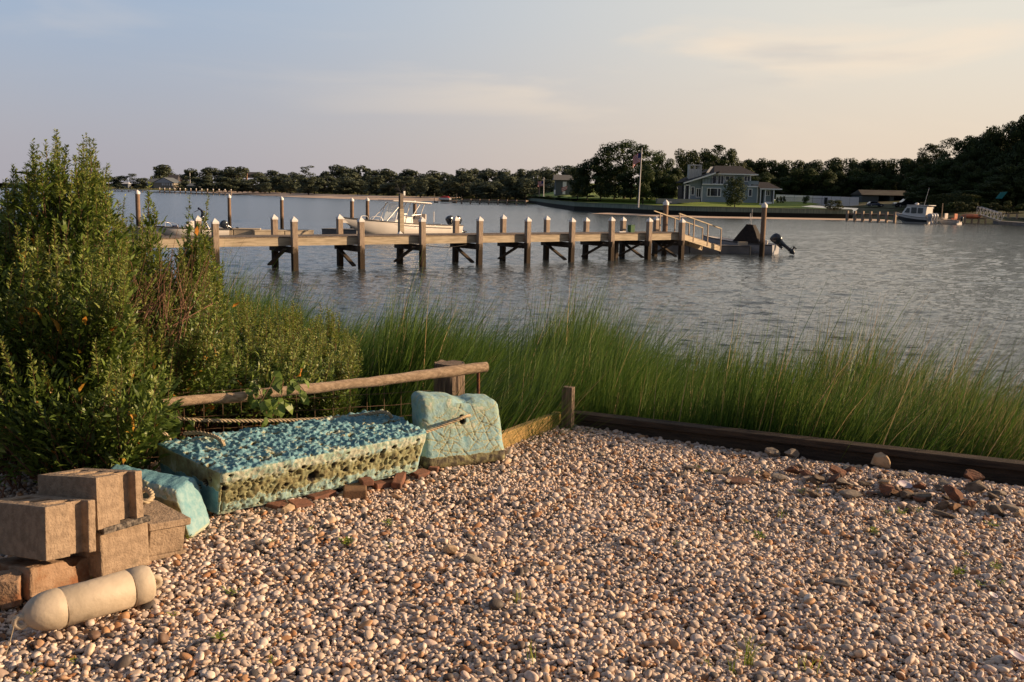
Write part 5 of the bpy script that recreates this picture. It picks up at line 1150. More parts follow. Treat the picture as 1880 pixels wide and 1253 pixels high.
# small skiff at left
D_ = 65.5; stx = Q(413,430,D_+2.2)[:2]; bwx = Q(281,430,D_-.8)[:2]; dv = bwx-stx; LB = np.linalg.norm(dv); rz = math.atan2(dv[1], dv[0])
t, prof = boat('skiff', 'small white skiff with a console and a tilted black outboard, half hidden by shrubs', (stx[0], stx[1], 0), rz, LB, 1.7, .46, .72, m_hull)
mb = MB(); mb.loft([[np.array([x,-hy,.2]), np.array([x,hy,.2]), np.array([x,hy*.85,z]), np.array([x,-hy*.85,z])] for x, hy, z in ((X(.44),.3,1.0),(X(.50),.32,1.05),(X(.56),.28,.8))], smooth=False); build('console', mb, m_hull, t, bevel=.04)
mb = MB(); mb.add([(X(.56),-.27,.8),(X(.56),.27,.8),(X(.51),.22,1.32),(X(.51),-.22,1.32)],[(0,1,2,3)]); build('windscreen', mb, m_clear, t)
for sg in (-1, 1): mb = MB(); mb.tube(smooth_path([(X(.70),sg*.62,.60),(X(.73),sg*.55,.85),(X(.86),sg*.35,.98),(X(.97),sg*.06,1.0)], 6), .015, 5); mb.tube([(X(.86),sg*.36,.62),(X(.86),sg*.35,.98)], .013, 5); mb.tube([(X(.95),sg*.12,.66),(X(.96),sg*.1,1.0)], .013, 5); build('bow_rail', mb, m_alu, t)
mb = MB(); mb.box((X(.70),0,.62), (.3,.3,.22)); build('cooler', mb, m_navy, t, bevel=.03)
mb = MB(); mb.tube([(X(.20),-.3,.45),(X(.29),-.3,1.35)], .035, 6); build('support_pole', mb, m_alu, t)
mb = MB(); mb.loft([[np.array([x+.11*math.cos(a)*q_, -.3+.13*math.sin(a)*q_, z]) for a in np.linspace(0,6.28,10,endpoint=False)] for x, z, q_ in ((X(.31),1.25,.5),(X(.29),1.38,1),(X(.285),1.55,1.0),(X(.30),1.70,.9),(X(.335),1.80,1.0),(X(.345),1.90,.4))]); build('folded_canopy', mb, m_navy, t)
mb = MB(); mb.tube([(X(.34),-.3,1.75),(X(.41),-.3,1.58)], .02, 5); build('canopy_strap', mb, m_navy, t)
outboard(t, .0, 0, .52, .92, 1.12)
# covered boat at right
D_ = 59.0; stx = Q(1424,462,D_-.6)[:2]; bwx = Q(1288,452,D_+1.5)[:2]; dv = bwx-stx; LB = np.linalg.norm(dv); rz = math.atan2(dv[1], dv[0])
t, prof = boat('covered_boat', 'grey-white boat with a black console cover beside the floating dock', (stx[0], stx[1], 0), rz, LB, 1.9, .55, .95, mat('grey_gelcoat', (.40,.40,.42), (.36,.36,.38), rough=.35, coat=.2))
m_cover = mat('black_cover', (.018,.014,.012), (.03,.022,.018), scale=6, rough=.85, bump=.4, bscale=8, bdist=.03); mb = MB()
c0 = X(.36); mb.loft([[np.array([c0+a_*sx_, b_*sy_, z+(a_*sx_*.10)]) for a_, b_ in ((-1,-1),(0,-1.05),(1,-1),(1.05,0),(1,1),(0,1.05),(-1,1),(-1.05,0))] for sx_, sy_, z in ((.80,.66,.62),(.70,.62,.80),(.42,.42,1.30),(.22,.34,1.62),(.20,.32,1.68))], smooth=False)
mb.v = [(x+(z-.62)*-.08, y, z) for x, y, z in mb.v]; build('cover', mb, m_cover, t)
mb = MB(); mb.tube([(c0-.1,0,1.6),(c0-.1,0,2.6)], .012, 5); build('antenna', mb, m_alu, t)
mb = MB(); mb.box((X(.16),.1,.68), (.42,.5,.26)); build('stern_box', mb, m_hull, t, bevel=.03)
mb = MB(); mb.box((X(.24),.1,.62), (.3,.5,.2)); build('stern_cushion', mb, mat('red_brown_cushion',(.22,.09,.07),(.18,.07,.05)), t, bevel=.04)
outboard(t, -.02, 0, .58, 1.05, .95)
mb = MB(); mb.tube(smooth_path([(X(.04),-.95,.55),(X(.0)-.1,-1.3,.25),(X(.0)+.5,-1.6,.3)], 6), .02, 5); build('mooring_line', mb, m_cap, t)
# ------------------------------------------------------------------ bulkheads and lawn edge
m_bulk = mat('bulkhead_wood', (.26,.29,.22), (.15,.19,.15), scale=1.2, rough=.95, stretch=(6,6,.5), c3=(.34,.28,.18), s3=1.0, lo3=.6, hi3=.8)
def wet2(base, z0, z1):
    m = base.copy(); m.name = base.name+'_tidal'; t = m.node_tree; b = t.nodes['Principled BSDF']; ge = N(t, 'ShaderNodeNewGeometry'); sp = N(t, 'ShaderNodeSeparateXYZ'); t.links.new(ge.outputs['Position'], sp.inputs[0])
    src = b.inputs['Base Color'].links[0].from_socket; c = mixc(t, mapr(sp.outputs[2], z0, z1, t=t), (.022,.020,.015,1), src); t.links.new(c, b.inputs['Base Color']); return m
m_bulkw = wet2(m_bulk, .80, .90)
bk = [np.array(q_) for q_ in BK]; t = thing('bulkhead', 'long grey-green wooden bulkhead holding up the lawn of the waterfront house', 'bulkhead', (bk[5][0], bk[5][1], 0))
mb = MB(); cp = MB()
for a, b in zip(bk[:-1], bk[1:]):
    d_ = (b-a)[:2]; L_ = np.linalg.norm(d_); n_ = np.array([-d_[1], d_[0]])/L_
    mb.prism([tuple(a[:2]),tuple(b[:2]),tuple(b[:2]+n_*.22),tuple(a[:2]+n_*.22)], -.4, 1.55); cp.prism([tuple(a[:2]-n_*.12),tuple(b[:2]-n_*.12),tuple(b[:2]+n_*.3),tuple(a[:2]+n_*.3)], 1.554, 1.63)
e = bk[-1]; mb.prism([(e[0],e[1]),(e[0]+.25,e[1]),(e[0]+.5,e[1]+16),(e[0]+.25,e[1]+16)], -.4, 1.55)
build('sheeting', mb, m_bulkw, t, origin=(bk[5][0], bk[5][1], 0)); build('cap', cp, m_bulk, t, origin=(bk[5][0], bk[5][1], 0))
for a, b in zip(bk[3:-1], bk[4:]):
    pass
# ------------------------------------------------------------------ trees
fol = lambda n, a, b, c: rampmat(n, [(0,a),(.5,b),(1,c)], rough=.65, spec=.2, trans=.15)
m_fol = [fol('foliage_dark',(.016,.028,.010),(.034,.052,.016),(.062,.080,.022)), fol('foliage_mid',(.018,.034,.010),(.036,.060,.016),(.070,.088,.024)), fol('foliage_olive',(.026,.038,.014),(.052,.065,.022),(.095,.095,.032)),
         fol('foliage_far_hazed',(.045,.060,.042),(.066,.082,.050),(.095,.108,.060))]  # distance haze put into the leaf colour, paler and greyer
m_bark = mat('bark', (.06,.05,.04), (.04,.033,.028), scale=4, rough=.95)
def crown_mesh(seed, n, size, lobes=15, kind='round', m=None):
    """unit tree: height 1, crown width 1"""
    rg = np.random.default_rng(seed); Pn, Nn, S = [], [], []; per = n//lobes
    for i in range(lobes):
        if kind == 'round':
            a = rg.uniform(0, 6.28); u = rg.random(); z = .09+.79*(i+.5)/lobes; rmax = .37*math.sin(math.pi*min(1, (1.0-z)/1.0*.93+.05))**.5; r = rmax*math.sqrt(u); c = np.array([r*math.cos(a), r*math.sin(a), z]); q_ = rg.uniform(.13,.21); rad = np.array([q_*1.15, q_*1.15, q_*.72])
        elif kind == 'oak':
            a = i*2.4; z = .26+.62*rg.random(); rmax = .40*math.sqrt(max(0, 1-((z-.45)/.55)**2)); c = np.array([rmax*math.cos(a)*rg.uniform(.55,1), rmax*math.sin(a)*rg.uniform(.3,1), z]); q_ = rg.uniform(.07,.125); rad = np.array([q_*1.25, q_*1.2, q_*.62])
        elif kind == 'pine':
            z = .28+.68*(i+.5)/lobes; a = rg.uniform(0, 6.28); r = .36*rg.random()**.5*(1-.45*(z-.38)/.6); c = np.array([r*math.cos(a), r*math.sin(a), z]); q_ = rg.uniform(.10,.17); rad = np.array([q_*1.3, q_*1.3, q_*.38])
        elif kind == 'cone':
            z = .16+.76*(i+.5)/lobes; rr_ = .46*math.sin(math.pi*min(1,(1-z)*.86+.10))**.8; a = i*2.4; c = np.array([rr_*.55*math.cos(a), rr_*.55*math.sin(a), z]); rad = np.array([rr_*.55, rr_*.55, .12])
        else:   # bush, foliage to the ground
            z = .05+.78*rg.random(); a = rg.uniform(0,6.28); r = .36*math.sqrt(rg.random())*(1-z*.6); c = np.array([r*math.cos(a), r*math.sin(a), z]); q_ = rg.uniform(.14,.22); rad = np.array([q_, q_, q_])
        d = rg.normal(size=(per,3)); d /= np.linalg.norm(d, axis=1)[:,None]; r_ = rg.uniform(.55, 1.08, per)**.6; p_ = c+d*rad*r_[:,None]
        Pn.append(p_); nn = d/rad*rad.mean()+rg.normal(0,.30,(per,3)); Nn.append(nn); S.append(rg.random(per)*.55+.25*rg.random()+.2*rg.random(per))
    Pn = np.concatenate(Pn); Nn = np.concatenate(Nn); S = np.concatenate(S); k = Pn[:,2] > .015; Pn, Nn, S = Pn[k], Nn[k], S[k]; Nn /= np.linalg.norm(Nn, axis=1)[:,None]
    a_ = np.cross(Nn, rg.normal(size=Nn.shape)); a_ /= np.linalg.norm(a_, axis=1)[:,None]; b_ = np.cross(Nn, a_); sz = size*rg.uniform(.6, 1.4, len(Pn))[:,None]
    V = np.stack([Pn-a_*sz, Pn-b_*sz*.6, Pn+a_*sz, Pn+b_*sz*.6], 1).reshape(-1, 3); T = (np.arange(4)[None]+4*np.arange(len(Pn))[:,None])
    return npmesh('crown', V, T, m, np.repeat(S, 4), me_only=True)
def trunk_mesh(seed, h=.62, r=.022, limbs=6):
    rg = np.random.default_rng(seed); mb = MB(); mb.tube([(0,0,-.06),(.01*rg.normal(),0,h*.5),(.02*rg.normal(),.01,h)], [r*1.2,r*.85,r*.4], 7)
    for k in range(limbs): z = h*rg.uniform(.45,.95); a = k*2.4; mb.tube([(0,0,z),(.14*math.cos(a),.14*math.sin(a),z+.10),(.27*math.cos(a),.27*math.sin(a),z+.22)], [r*.45,r*.3,r*.12], 5, cap=False)
    me = bpy.data.meshes.new('trunk'); me.from_pydata([list(v) for v in mb.v], [], mb.f); me.materials.append(m_bark); return me
PROTO = {}
def proto(key, seeds, n, size, lobes, kind, m, limbs=6, h=.62, r=.022):
    PROTO[key] = [(crown_mesh(s_, n, size, lobes, kind, m), trunk_mesh(s_, h, r, limbs)) for s_ in seeds]
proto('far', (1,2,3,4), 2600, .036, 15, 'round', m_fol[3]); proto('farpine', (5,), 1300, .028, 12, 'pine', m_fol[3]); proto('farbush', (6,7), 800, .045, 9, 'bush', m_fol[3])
proto('dark', (11,12,13,14), 6200, .025, 18, 'round', m_fol[0]); proto('mid', (15,16), 5200, .024, 18, 'round', m_fol[1]); proto('olive', (17,18), 3600, .022, 15, 'round', m_fol[2]); proto('pine', (19,20), 3800, .018, 17, 'pine', m_fol[0])
proto('oak', (21,), 11000, .0125, 46, 'oak', m_fol[1], 14, .62, .020); proto('cone', (22,), 5200, .022, 18, 'cone', m_fol[0], 2, .3); proto('bush', (23,24), 1600, .035, 10, 'bush', m_fol[1], 0, .2); proto('olivebush', (25,), 1600, .035, 10, 'bush', m_fol[2], 0, .2)
tcount = [0]
LM = [(160,'the tall shrub plumes'),(228,'the tiny far shed'),(252,'the orange-brown piling'),(285,'the white-gabled far house'),(320,'the orange-walled far house'),(349,'the tall white pole'),(377,'the thin pale pole'),(405,'the end of the far pier'),(421,'the piling by the skiff'),
 (452,'the sunlit far chimney'),(480,'the marsh edge'),(506,'the third back post'),(517,'the lone mooring piling'),(538,'the second front post'),(566,'the jagged pine'),(592,'the gap right of the jagged pine'),(623,'the dock post by the boat bow'),(646,'the left paired piling'),(675,'the right paired piling'),(700,'the T-top front'),(736,'the spiky-topped piling'),
 (762,'the rear edge of the T-top'),(803,'the lone dome-shaped tree'),(817,'the red watercraft'),(838,'the post behind the outboards'),(876,'the middle front dock post'),(906,'the marsh walkway pier'),(924,'the back post of the sixth bent'),(964,'the seventh front post'),(998,'the small flagpole'),(1022,'the gap by the grey house'),(1035,'the grey house roof'),(1060,'the right end of grey house')]
LM2 = [(1062,'the grey house'),(1085,'the left end of the sunlit lawn'),(1105,'the oak left edge'),(1130,'the oak trunk'),(1160,'the middle of the oak'),(1175,'the tall flagpole'),(1190,'the oak right edge'),(1215,'the slender leaning tree'),(1236,'the left porch roof'),(1245,'the chimney tower left edge'),(1262,'the chimney tower'),(1292,'the skylight'),(1312,'the flat-topped pine'),(1340,'the hip roof ridge'),(1358,'the right roof ridge end'),(1380,'the right eave'),(1402,'the right porch'),(1428,'the shed roof'),
 (1452,'the left third of the white fence'),(1480,'the round bush by the fence'),(1502,'the fence middle'),(1517,'the dark fence gate'),(1533,'the flowering bush'),(1556,'the right end of the white fence'),(1580,'the garage left corner'),(1603,'the dark blue hatchback'),(1628,'the garage bay'),(1652,'the utility vehicle'),(1676,'the garage right corner'),(1702,'the ragged pine'),(1726,'the hedge left end'),(1748,'the small boat'),(1772,'the hedge right end'),(1798,'the kayaks'),(1826,'the metal ramp'),(1845,'the teal cloth'),(1870,'the picture edge')]
used_l = {}
def where(x, head, lm):
    c = min(lm, key=lambda q_: abs(q_[0]-x)); dx = x-c[0]; w_ = 'above' if abs(dx) < 5 else ('just left of' if dx < 0 else 'just right of'); return head+' '+w_+' '+c[1]
def tree(key, px, ytop, D, wpx, label, cat='tree', group=None, ybase=None, name='tree', gz=None, hfix=None):
    """crown top on the sight line (px, ytop) at distance D, crown wpx picture points wide, standing on the ground at gz"""
    top = Q(px, ytop, D); wd = wpx*D/F
    if gz is None: gz = Q(px, ybase, D)[2]
    h = top[2]-gz; me = PROTO[key][tcount[0] % len(PROTO[key])]; tcount[0] += 1
    t = thing(name, label, cat, (top[0], D, gz), random.uniform(0, 6.28), group, scale=(wd, wd, h))
    c = bpy.data.objects.new('crown', me[0]); C.objects.link(c); c.parent = t; tr = bpy.data.objects.new('trunk', me[1]); C.objects.link(tr); tr.parent = t; return t
GF = 'trees of the far wood behind the sandbar'; LF_ = 'dark rounded tree in the far wood behind the sandbar'
spec = {300:('far','tall spreading tree rising behind the white-gabled far house'),655:None}
sky_l = [(178,325,26,560),(216,322,30,560),(238,318,28,560),(262,326,26,560),(300,301,46,590),(334,318,22,560),(352,309,34,540),(378,308,30,540),(408,304,40,530),(436,305,42,520),(480,316,30,500),(506,311,34,480),(528,318,26,470),(546,315,28,470),(566,303,26,460),(592,315,30,450),(612,311,28,450),(630,301,44,440),(657,303,36,440),(682,311,36,430),(704,308,34,430),(724,312,34,430),(744,319,28,420),(759,309,40,420),(803,312,44,410),(832,319,30,410),(850,309,34,400),(868,307,32,400),(888,311,32,390),(908,308,36,390),(928,310,34,380),(950,314,34,370),(965,308,34,360),(984,309,30,350),(1003,306,34,340),(1022,302,34,330),(1045,301,40,320),(1062,306,30,310)]
for i, (x, y, w_, D) in enumerate(sky_l):
    lab = {300:'tall spreading tree rising behind the white-gabled far house',566:'jagged pine sticking out of the far wood',803:'lone dome-shaped tree at the gap of the far wood',630:'tallest broad crown of the middle far wood'}.get(x)
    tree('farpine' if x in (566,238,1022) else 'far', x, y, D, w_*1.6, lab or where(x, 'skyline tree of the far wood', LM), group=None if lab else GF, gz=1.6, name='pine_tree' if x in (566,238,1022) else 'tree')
rg = np.random.default_rng(6)
for i in range(46):      # lower belt in front of and between them
    x = 335+i*16.2+rg.uniform(-6,6); D = np.interp(x, [335,600,1060], [485,405,290])*rg.uniform(.95,1.05)
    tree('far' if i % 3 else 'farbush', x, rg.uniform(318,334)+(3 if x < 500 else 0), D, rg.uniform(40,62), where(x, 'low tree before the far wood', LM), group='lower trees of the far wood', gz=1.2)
for x, y, w_, D in ((190,338,30,520),(222,340,26,510),(332,343,20,500),(455,338,30,470),(478,345,24,440),(250,341,20,515)):
    tree('farbush', x, y, D, w_, where(x, 'low bush on the far left shore', LM), 'bush', 'bushes on the far left shore', gz=1.0, name='bush')
# right: mass behind and around the house
LR_ = 'dark tree in the wood behind the waterfront house'; GR = 'trees behind the waterfront house'
tree('oak', 1150, 246, 195, 140, 'big spreading oak with sky showing through its crown behind the tall flagpole', gz=2.4, name='oak_tree')
tree('pine', 1312, 263, 215, 66, 'flat-topped pine rising above the chimney of the house', gz=3, name='pine_tree')
tree('mid', 1218, 275, 205, 56, 'green tree between the oak and the pine, behind the flagpole', gz=2.6)
for x, y, w_, D in ((1080,292,50,200),(1062,306,44,205),(1105,285,54,198),(1130,300,60,192),(1160,310,60,188),(1190,300,60,186),(1245,269,54,215),(1272,271,52,220),(1292,272,50,222),(1338,270,50,222),(1215,310,56,184),(1236,305,50,190)):
    tree('dark' if x != 1245 else 'olive', x, y, D, w_, where(x, ('upper' if y < 290 else 'lower')+' tree of the oak clump', LM2), group='clump around the big oak', gz=2.5)
tree('mid', 1183, 300, 176, 44, 'slender tree with a leaning trunk on the lawn beside the tall flagpole', gz=2.0)
tree('dark', 1225, 318, 178, 60, 'low dark tree shading the left end of the house', gz=2.1)
for x, y, w_, D in ((1358,284,44,225),(1380,289,44,230),(1402,290,44,230),(1428,292,46,228),(1452,291,46,226),(1478,294,46,226),(1502,293,44,226),(1525,291,46,226),(1552,286,52,226),(1580,291,46,222),(1603,290,44,220),(1628,291,46,216),(1652,288,48,214),(1676,287,46,210),(1700,280,50,206)):
    tree('dark' if rg.random() < .7 else 'olive', x, y, D, w_*1.25, where(x, 'skyline tree behind the house', LM2), group=GR, gz=3.4)
for i in range(22):
    x = 1370+i*21+rg.uniform(-6,6); tree('dark' if rg.random() < .6 else 'mid', x, rg.uniform(305,325), 214+rg.uniform(-6,6), rg.uniform(46,64), where(x, 'lower tree behind the grounds', LM2), group='lower trees behind the house', gz=2.8)
LH = 'dark tree on the wooded rise at the right'; GH = 'trees of the wooded rise'
for i, (x, y, w_, D) in enumerate(((1705,262,40,196),(1722,264,44,196),(1748,250,52,192),(1772,244,50,190),(1798,238,56,188),(1826,230,58,185),(1852,219,60,182),(1880,211,66,178),(1910,203,66,176),(1945,200,70,176))):
    tree('pine' if x in (1705,1722,1748) else 'dark', x, y, D, w_*1.3, {1705:'ragged pine at the top of the step in the right skyline'}.get(x, where(x, 'skyline tree of the rise', LM2)), group=None if x == 1705 else GH, gz=4.5, name='pine_tree' if x in (1705,1722,1748) else 'tree')
for i in range(44):
    r_ = i//11; x = 1690+(i % 11)*24+rg.uniform(-8,8); yt = np.interp(x, [1690,1750,1880,1940], [285,262,224,214])+18+r_*24+rg.uniform(-6,6)
    tree('dark' if rg.random() < .72 else 'mid', x, yt, 184-r_*5+rg.uniform(-3,3), rg.uniform(50,70), where(x, ('highest','upper','lower','lowest')[r_]+' tree on the rise', LM2), group=GH, gz=3.6-r_*.4)
for i in range(10):
    x = 1745+i*21; tree('olivebush' if i % 3 else 'bush', x, 371+rg.uniform(-3,4), 158, rg.uniform(26,38), where(x, 'bush on the right shore', LM2), 'bush', 'bushes on the right-hand shore', gz=1.6, name='bush')
for x in (2000,2080,2170,2260): tree('dark', x, 215, 170, 110, LH, group=GH, gz=3)
tree('cone', 1351, 325, 163, 50, 'dark egg-shaped evergreen standing alone on the lawn before the house', 'tree', gz=Q(1348,382,163)[2]-.1, name='evergreen_tree')
tree('olivebush', 1533, 367, 160.5, 46, 'flowering bush hanging over the corner of the bulkhead', 'bush', gz=1.5, name='bush')
tree('bush', 1480, 359, 178, 22, 'round dark bush in front of the white fence', 'bush', gz=2.2, name='bush')
for x in (1427,1434,1440): tree('bush', x, 360+(x % 3), 179, 9, 'small shrub by the pool railing right of the house', 'bush', 'shrubs by the pool railing', gz=2.2, name='bush')
for x, w_ in ((1010,30),(1030,34),(1058,40),(1085,40),(1112,34)): tree('bush', x, 357+(x % 4), 232 if x < 1050 else 215, w_, where(x, 'dark bush on the far point', LM if x < 1050 else LM2), 'bush', 'bushes left of the lawn', gz=1.7, name='bush')
tree('olivebush', 1056, 345, 228, 16, 'bright yellow-green bush in front of the grey house', 'bush', gz=1.7, name='bush')
# hedge
m_hedge = m_fol[1]; D_ = 168; a = Q(1703,388,D_); b = Q(1786,388,D_-6); rg2 = np.random.default_rng(4); n = 9000; hh_ = Q(1740,358,D_)[2]-1.6; Lh = np.linalg.norm((b-a)[:2])
face = rg2.random(n); p_ = np.stack([rg2.random(n)*Lh, np.where(face < .6, rg2.normal(0,.12,n), rg2.random(n)*2.4), np.where(face < .6, rg2.random(n)*hh_, hh_+rg2.normal(0,.10,n))], 1); p_[:,2] *= (1-.10*np.abs(p_[:,0]/Lh*2-1)**4)
nn = rg2.normal(0,.5,(n,3))+np.where(face[:,None] < .6, np.array([[0,-1,.2]]), np.array([[0,0,1.]])); nn /= np.linalg.norm(nn, axis=1)[:,None]; a_ = np.cross(nn, rg2.normal(size=(n,3))); a_ /= np.linalg.norm(a_, axis=1)[:,None]; b_ = np.cross(nn, a_)
V = np.stack([p_-a_*.14, p_-b_*.1, p_+a_*.14, p_+b_*.1], 1).reshape(-1,3); T = np.arange(4)[None]+4*np.arange(n)[:,None]
o = npmesh('hedge', V, T, m_fol[2], np.repeat(rg2.random(n), 4), loc=(a[0], a[1], 1.55)); o.rotation_euler = (0,0,math.atan2((b-a)[1], (b-a)[0])); tag(o, 'tall clipped hedge right of the parked cars', 'hedge')
# reeds along the marsh flat and grass band behind the sandbar
rg2 = np.random.default_rng(12); n = 16000; tt = rg2.random(n); pts = np.array([q_[:2] for q_ in back_path]); seg = np.linspace(0,1,len(pts)); px_ = np.interp(tt, seg, pts[:,0]); py_ = np.interp(tt, seg, pts[:,1])+rg2.uniform(1,18,n)
V, T = blades(np.stack([px_,py_,.9+0*px_],1), rg2.uniform(.5,1.1,n), rg2.uniform(.1,.4,n), rg2.uniform(0,6,n), np.full(n,.30), 2, rg=rg2)
tag(npmesh('reeds', V, T, rampmat('reed',[(0,(.055,.075,.02)),(.6,(.12,.12,.035)),(1,(.22,.17,.07))],trans=.2), np.repeat(rg2.random(n),6)), 'low reeds and grass behind the far sandbar', None, kind='stuff')
# ------------------------------------------------------------------ waterfront house
m_side = mat('blue_siding', (.27,.33,.385), (.235,.29,.34), scale=1, rough=.8, stretch=(.2,.2,8)); m_roof = mat('roof_shingle', (.028,.026,.030), (.045,.040,.042), scale=3, rough=.9, stretch=(1,1,4)); m_trim = mat('white_trim', (.86,.86,.87), (.80,.80,.82), rough=.6)
m_win = mat('window_glass', (.012,.014,.016), (.03,.032,.034), scale=.6, rough=.08, spec=.7); m_chim = mat('chimney_stucco', (.66,.64,.56), (.52,.50,.44), scale=1.5, rough=.9, stretch=(3,3,.6)); m_patio = mat('patio', (.34,.33,.32), rough=.9)
HD = 176.0
def hx(px, D=HD): return Q(px, 345, D)[0]
def hz(py, px=1330, D=HD): return Q(px, py, D)[2]
H0 = (hx(1330), HD, 2.3); t = thing('waterfront_house', 'blue-grey two-storey house with white trim, dark roof and tall pale chimney tower', 'house', H0)
def hb(name, mb, m, par=None, **k): return build(name, mb, m, par or t, origin=H0, loc=(0,0,0), **k)
gz_ = 2.15; z2 = hz(340); z3 = hz(321)
mb = MB(); mb.b2(hx(1289), hx(1391.5), HD, HD+9, gz_, z2); hb('wall', mb, m_side)
mb = MB(); mb.b2(hx(1305.5), hx(1379), HD+1.0, HD+8, z2+.004, z3); hb('wall', mb, m_side)
zl0, zl1 = hz(338,1258), hz(320,1309)
mb = MB(); mb.ext([(hx(1266),HD+.6,gz_),(hx(1289)-.01,HD+.6,gz_),(hx(1289)-.01,HD+.6,hz(326,1289)),(hx(1266),HD+.6,hz(335,1266))], (0,8,0)); hb('wall', mb, m_side)
mb = MB(); mb.ext([(hx(1289),HD-.02,z2+.02),(hx(1305.5),HD-.02,z2+.02),(hx(1305.5),HD-.02,hz(322,1305)),(hx(1289),HD-.02,hz(328,1289))], (0,.2,0)); hb('wall', mb, m_side)
# left long roof slope
mb = MB(); mb.ext([(hx(1253.5),HD-.8,zl0),(hx(1311),HD-.8,zl1),(hx(1311),HD-.8,zl1+.28),(hx(1253.5),HD-.8,zl0+.22)], (0,.25,0)); hb('fascia_board', mb, m_trim)
mb = MB(); mb.ext([(hx(1252),HD-.5,zl0+.1),(hx(1317),HD-.5,zl1+.15),(hx(1319),HD-.5,zl1+.5),(hx(1252),HD-.5,zl0+.35)], (0,9,0)); mb.add([(hx(1252),HD+4,zl0+.3),(hx(1318),HD+5,zl1+1.0),(hx(1321),HD+8,zl1+1.3),(hx(1262),HD+8.5,zl0+.9)],[(0,1,2,3)]); lroof = hb('roof', mb, m_roof)
# skylight slab
mb = MB(); mb.add([(hx(1298.5),HD+1.5,hz(317,1298)),(hx(1303),HD+1.5,hz(317,1303)),(hx(1314),HD+3,hz(305.5,1314)),(hx(1309),HD+3,hz(305.5,1309))],[(0,1,2,3)]); mb.b2(hx(1300),hx(1305),HD+1.8,HD+2.2,hz(318,1303)-.5,hz(317,1303)); hb('skylight', mb, m_chim, None)
# upper hip roof
e0, e1, r0_, r1_ = hx(1309.5), hx(1391), hx(1319.5), hx(1368.5); ze, zr_ = hz(319.5), hz(303.5); y0, y1 = HD+.2, HD+9
mb = MB(); mb.add([(e0,y0,ze),(e1,y0,ze),(e1,y1,ze),(e0,y1,ze),(r0_,HD+4.5,zr_),(r1_,HD+4.5,zr_)],[(0,1,5,4),(1,2,5),(2,3,4,5),(3,0,4),(3,2,1,0)]); hb('roof', mb, m_roof)
mb = MB(); mb.b2(e0-.05,e1+.05,y0-.1,y0+.02,ze-.14,ze+.06); mb.b2(e1,e1+.08,y0+.03,y1,ze-.14,ze+.06); hb('fascia_board', mb, m_trim)
# chimney tower
cx0, cx1 = hx(1263.5,HD+4), hx(1287,HD+4); zc0, zc1, zo0, zo1 = hz(332,1275,HD+4), hz(302.5,1275,HD+4), hz(310.5,1275,HD+4), hz(304.5,1275,HD+4)
mb = MB(); mb.b2(cx0,cx1,HD+4,HD+5.6,zc0,zo0); mb.b2(cx0,cx1,HD+4,HD+5.6,zo1,zc1)
for xa, xb in ((cx0,cx0+.25),(cx1-.3,cx1),(cx0+.95,cx0+1.1),(cx0+1.7,cx0+1.85)): mb.b2(xa,xb,HD+4.02,HD+5.58,zo0+.002,zo1-.002)
ch = hb('chimney', mb, m_chim)
# windows
def win(px0, px1, py0, py1, D, panes=1, par=None):
    x0, x1, za, zb = hx(px0,D), hx(px1,D), hz(py1,(px0+px1)/2,D), hz(py0,(px0+px1)/2,D); f = MB(); w_ = .11
    f.b2(x0,x1,D-.10,D-.015,za,za+w_); f.b2(x0,x1,D-.10,D-.015,zb-w_,zb); f.b2(x0,x0+w_,D-.098,D-.017,za+w_,zb-w_); f.b2(x1-w_,x1,D-.098,D-.017,za+w_,zb-w_)
    cuts = {1:[],2:[.5],3:[.24,.76],4:[.25,.5,.75]}[panes]
    for c_ in cuts: x = x0+(x1-x0)*c_; f.b2(x-.05,x+.05,D-.096,D-.019,za+w_,zb-w_)
    fo = hb('window', f, m_trim); g = MB(); g.b2(x0+.03,x1-.03,D-.05,D-.012,za+.03,zb-.03); build('pane', g, m_win, fo, origin=H0, loc=(0,0,0))
win(1298,1324,345.5,361.5,HD,3); win(1374,1381.5,347,361.5,HD,1); win(1268.5,1275.5,343,359,HD+.6,1); win(1278,1287.5,346,363,HD+.6,2); win(1306.5,1315,322.5,338,HD+1,1); win(1316.5,1328.5,322,339,HD+1,2); win(1330.5,1347,323,332,HD+1,2); win(1364.5,1377,323,334,HD+1,2)
mb = MB(); mb.b2(hx(1288.5),hx(1337),HD-.25,HD-.02,z2-.02,z2+.16); mb.b2(hx(1372),hx(1391.5),HD-.25,HD-.02,z2-.3,z2-.1); hb('trim_band', mb, m_trim)
mb = MB()
for x in (1289,1391): mb.b2(hx(x)-.07,hx(x)+.07,HD-.06,HD-.003,gz_,z2-.32)
mb.b2(hx(1379)-.1,hx(1379)+.1,HD+.85,HD+.98,z2,z3-.15); mb.b2(hx(1306)-.08,hx(1306)+.08,HD+.85,HD+.98,z2,z3-.15); hb('corner_board', mb, m_trim)
mb = MB(); mb.b2(hx(1373),hx(1392.5),HD-.02,HD+.12,z2+.17,hz(331.5)); mb.b2(hx(1391),hx(1392.5),HD+.125,HD+3,z2+.17,hz(331.5)); hb('balcony_wall', mb, m_side)
mb = MB()
for k in range(12): x = hx(1277)+(hx(1337)-hx(1277))*k/11; mb.b2(x-.015,x+.015,HD-.1,HD-.07,z2+.162,z2+1.0)
mb.b2(hx(1277),hx(1337),HD-.11,HD-.06,z2+1.002,z2+1.05); hb('balcony_railing', mb, m_line)
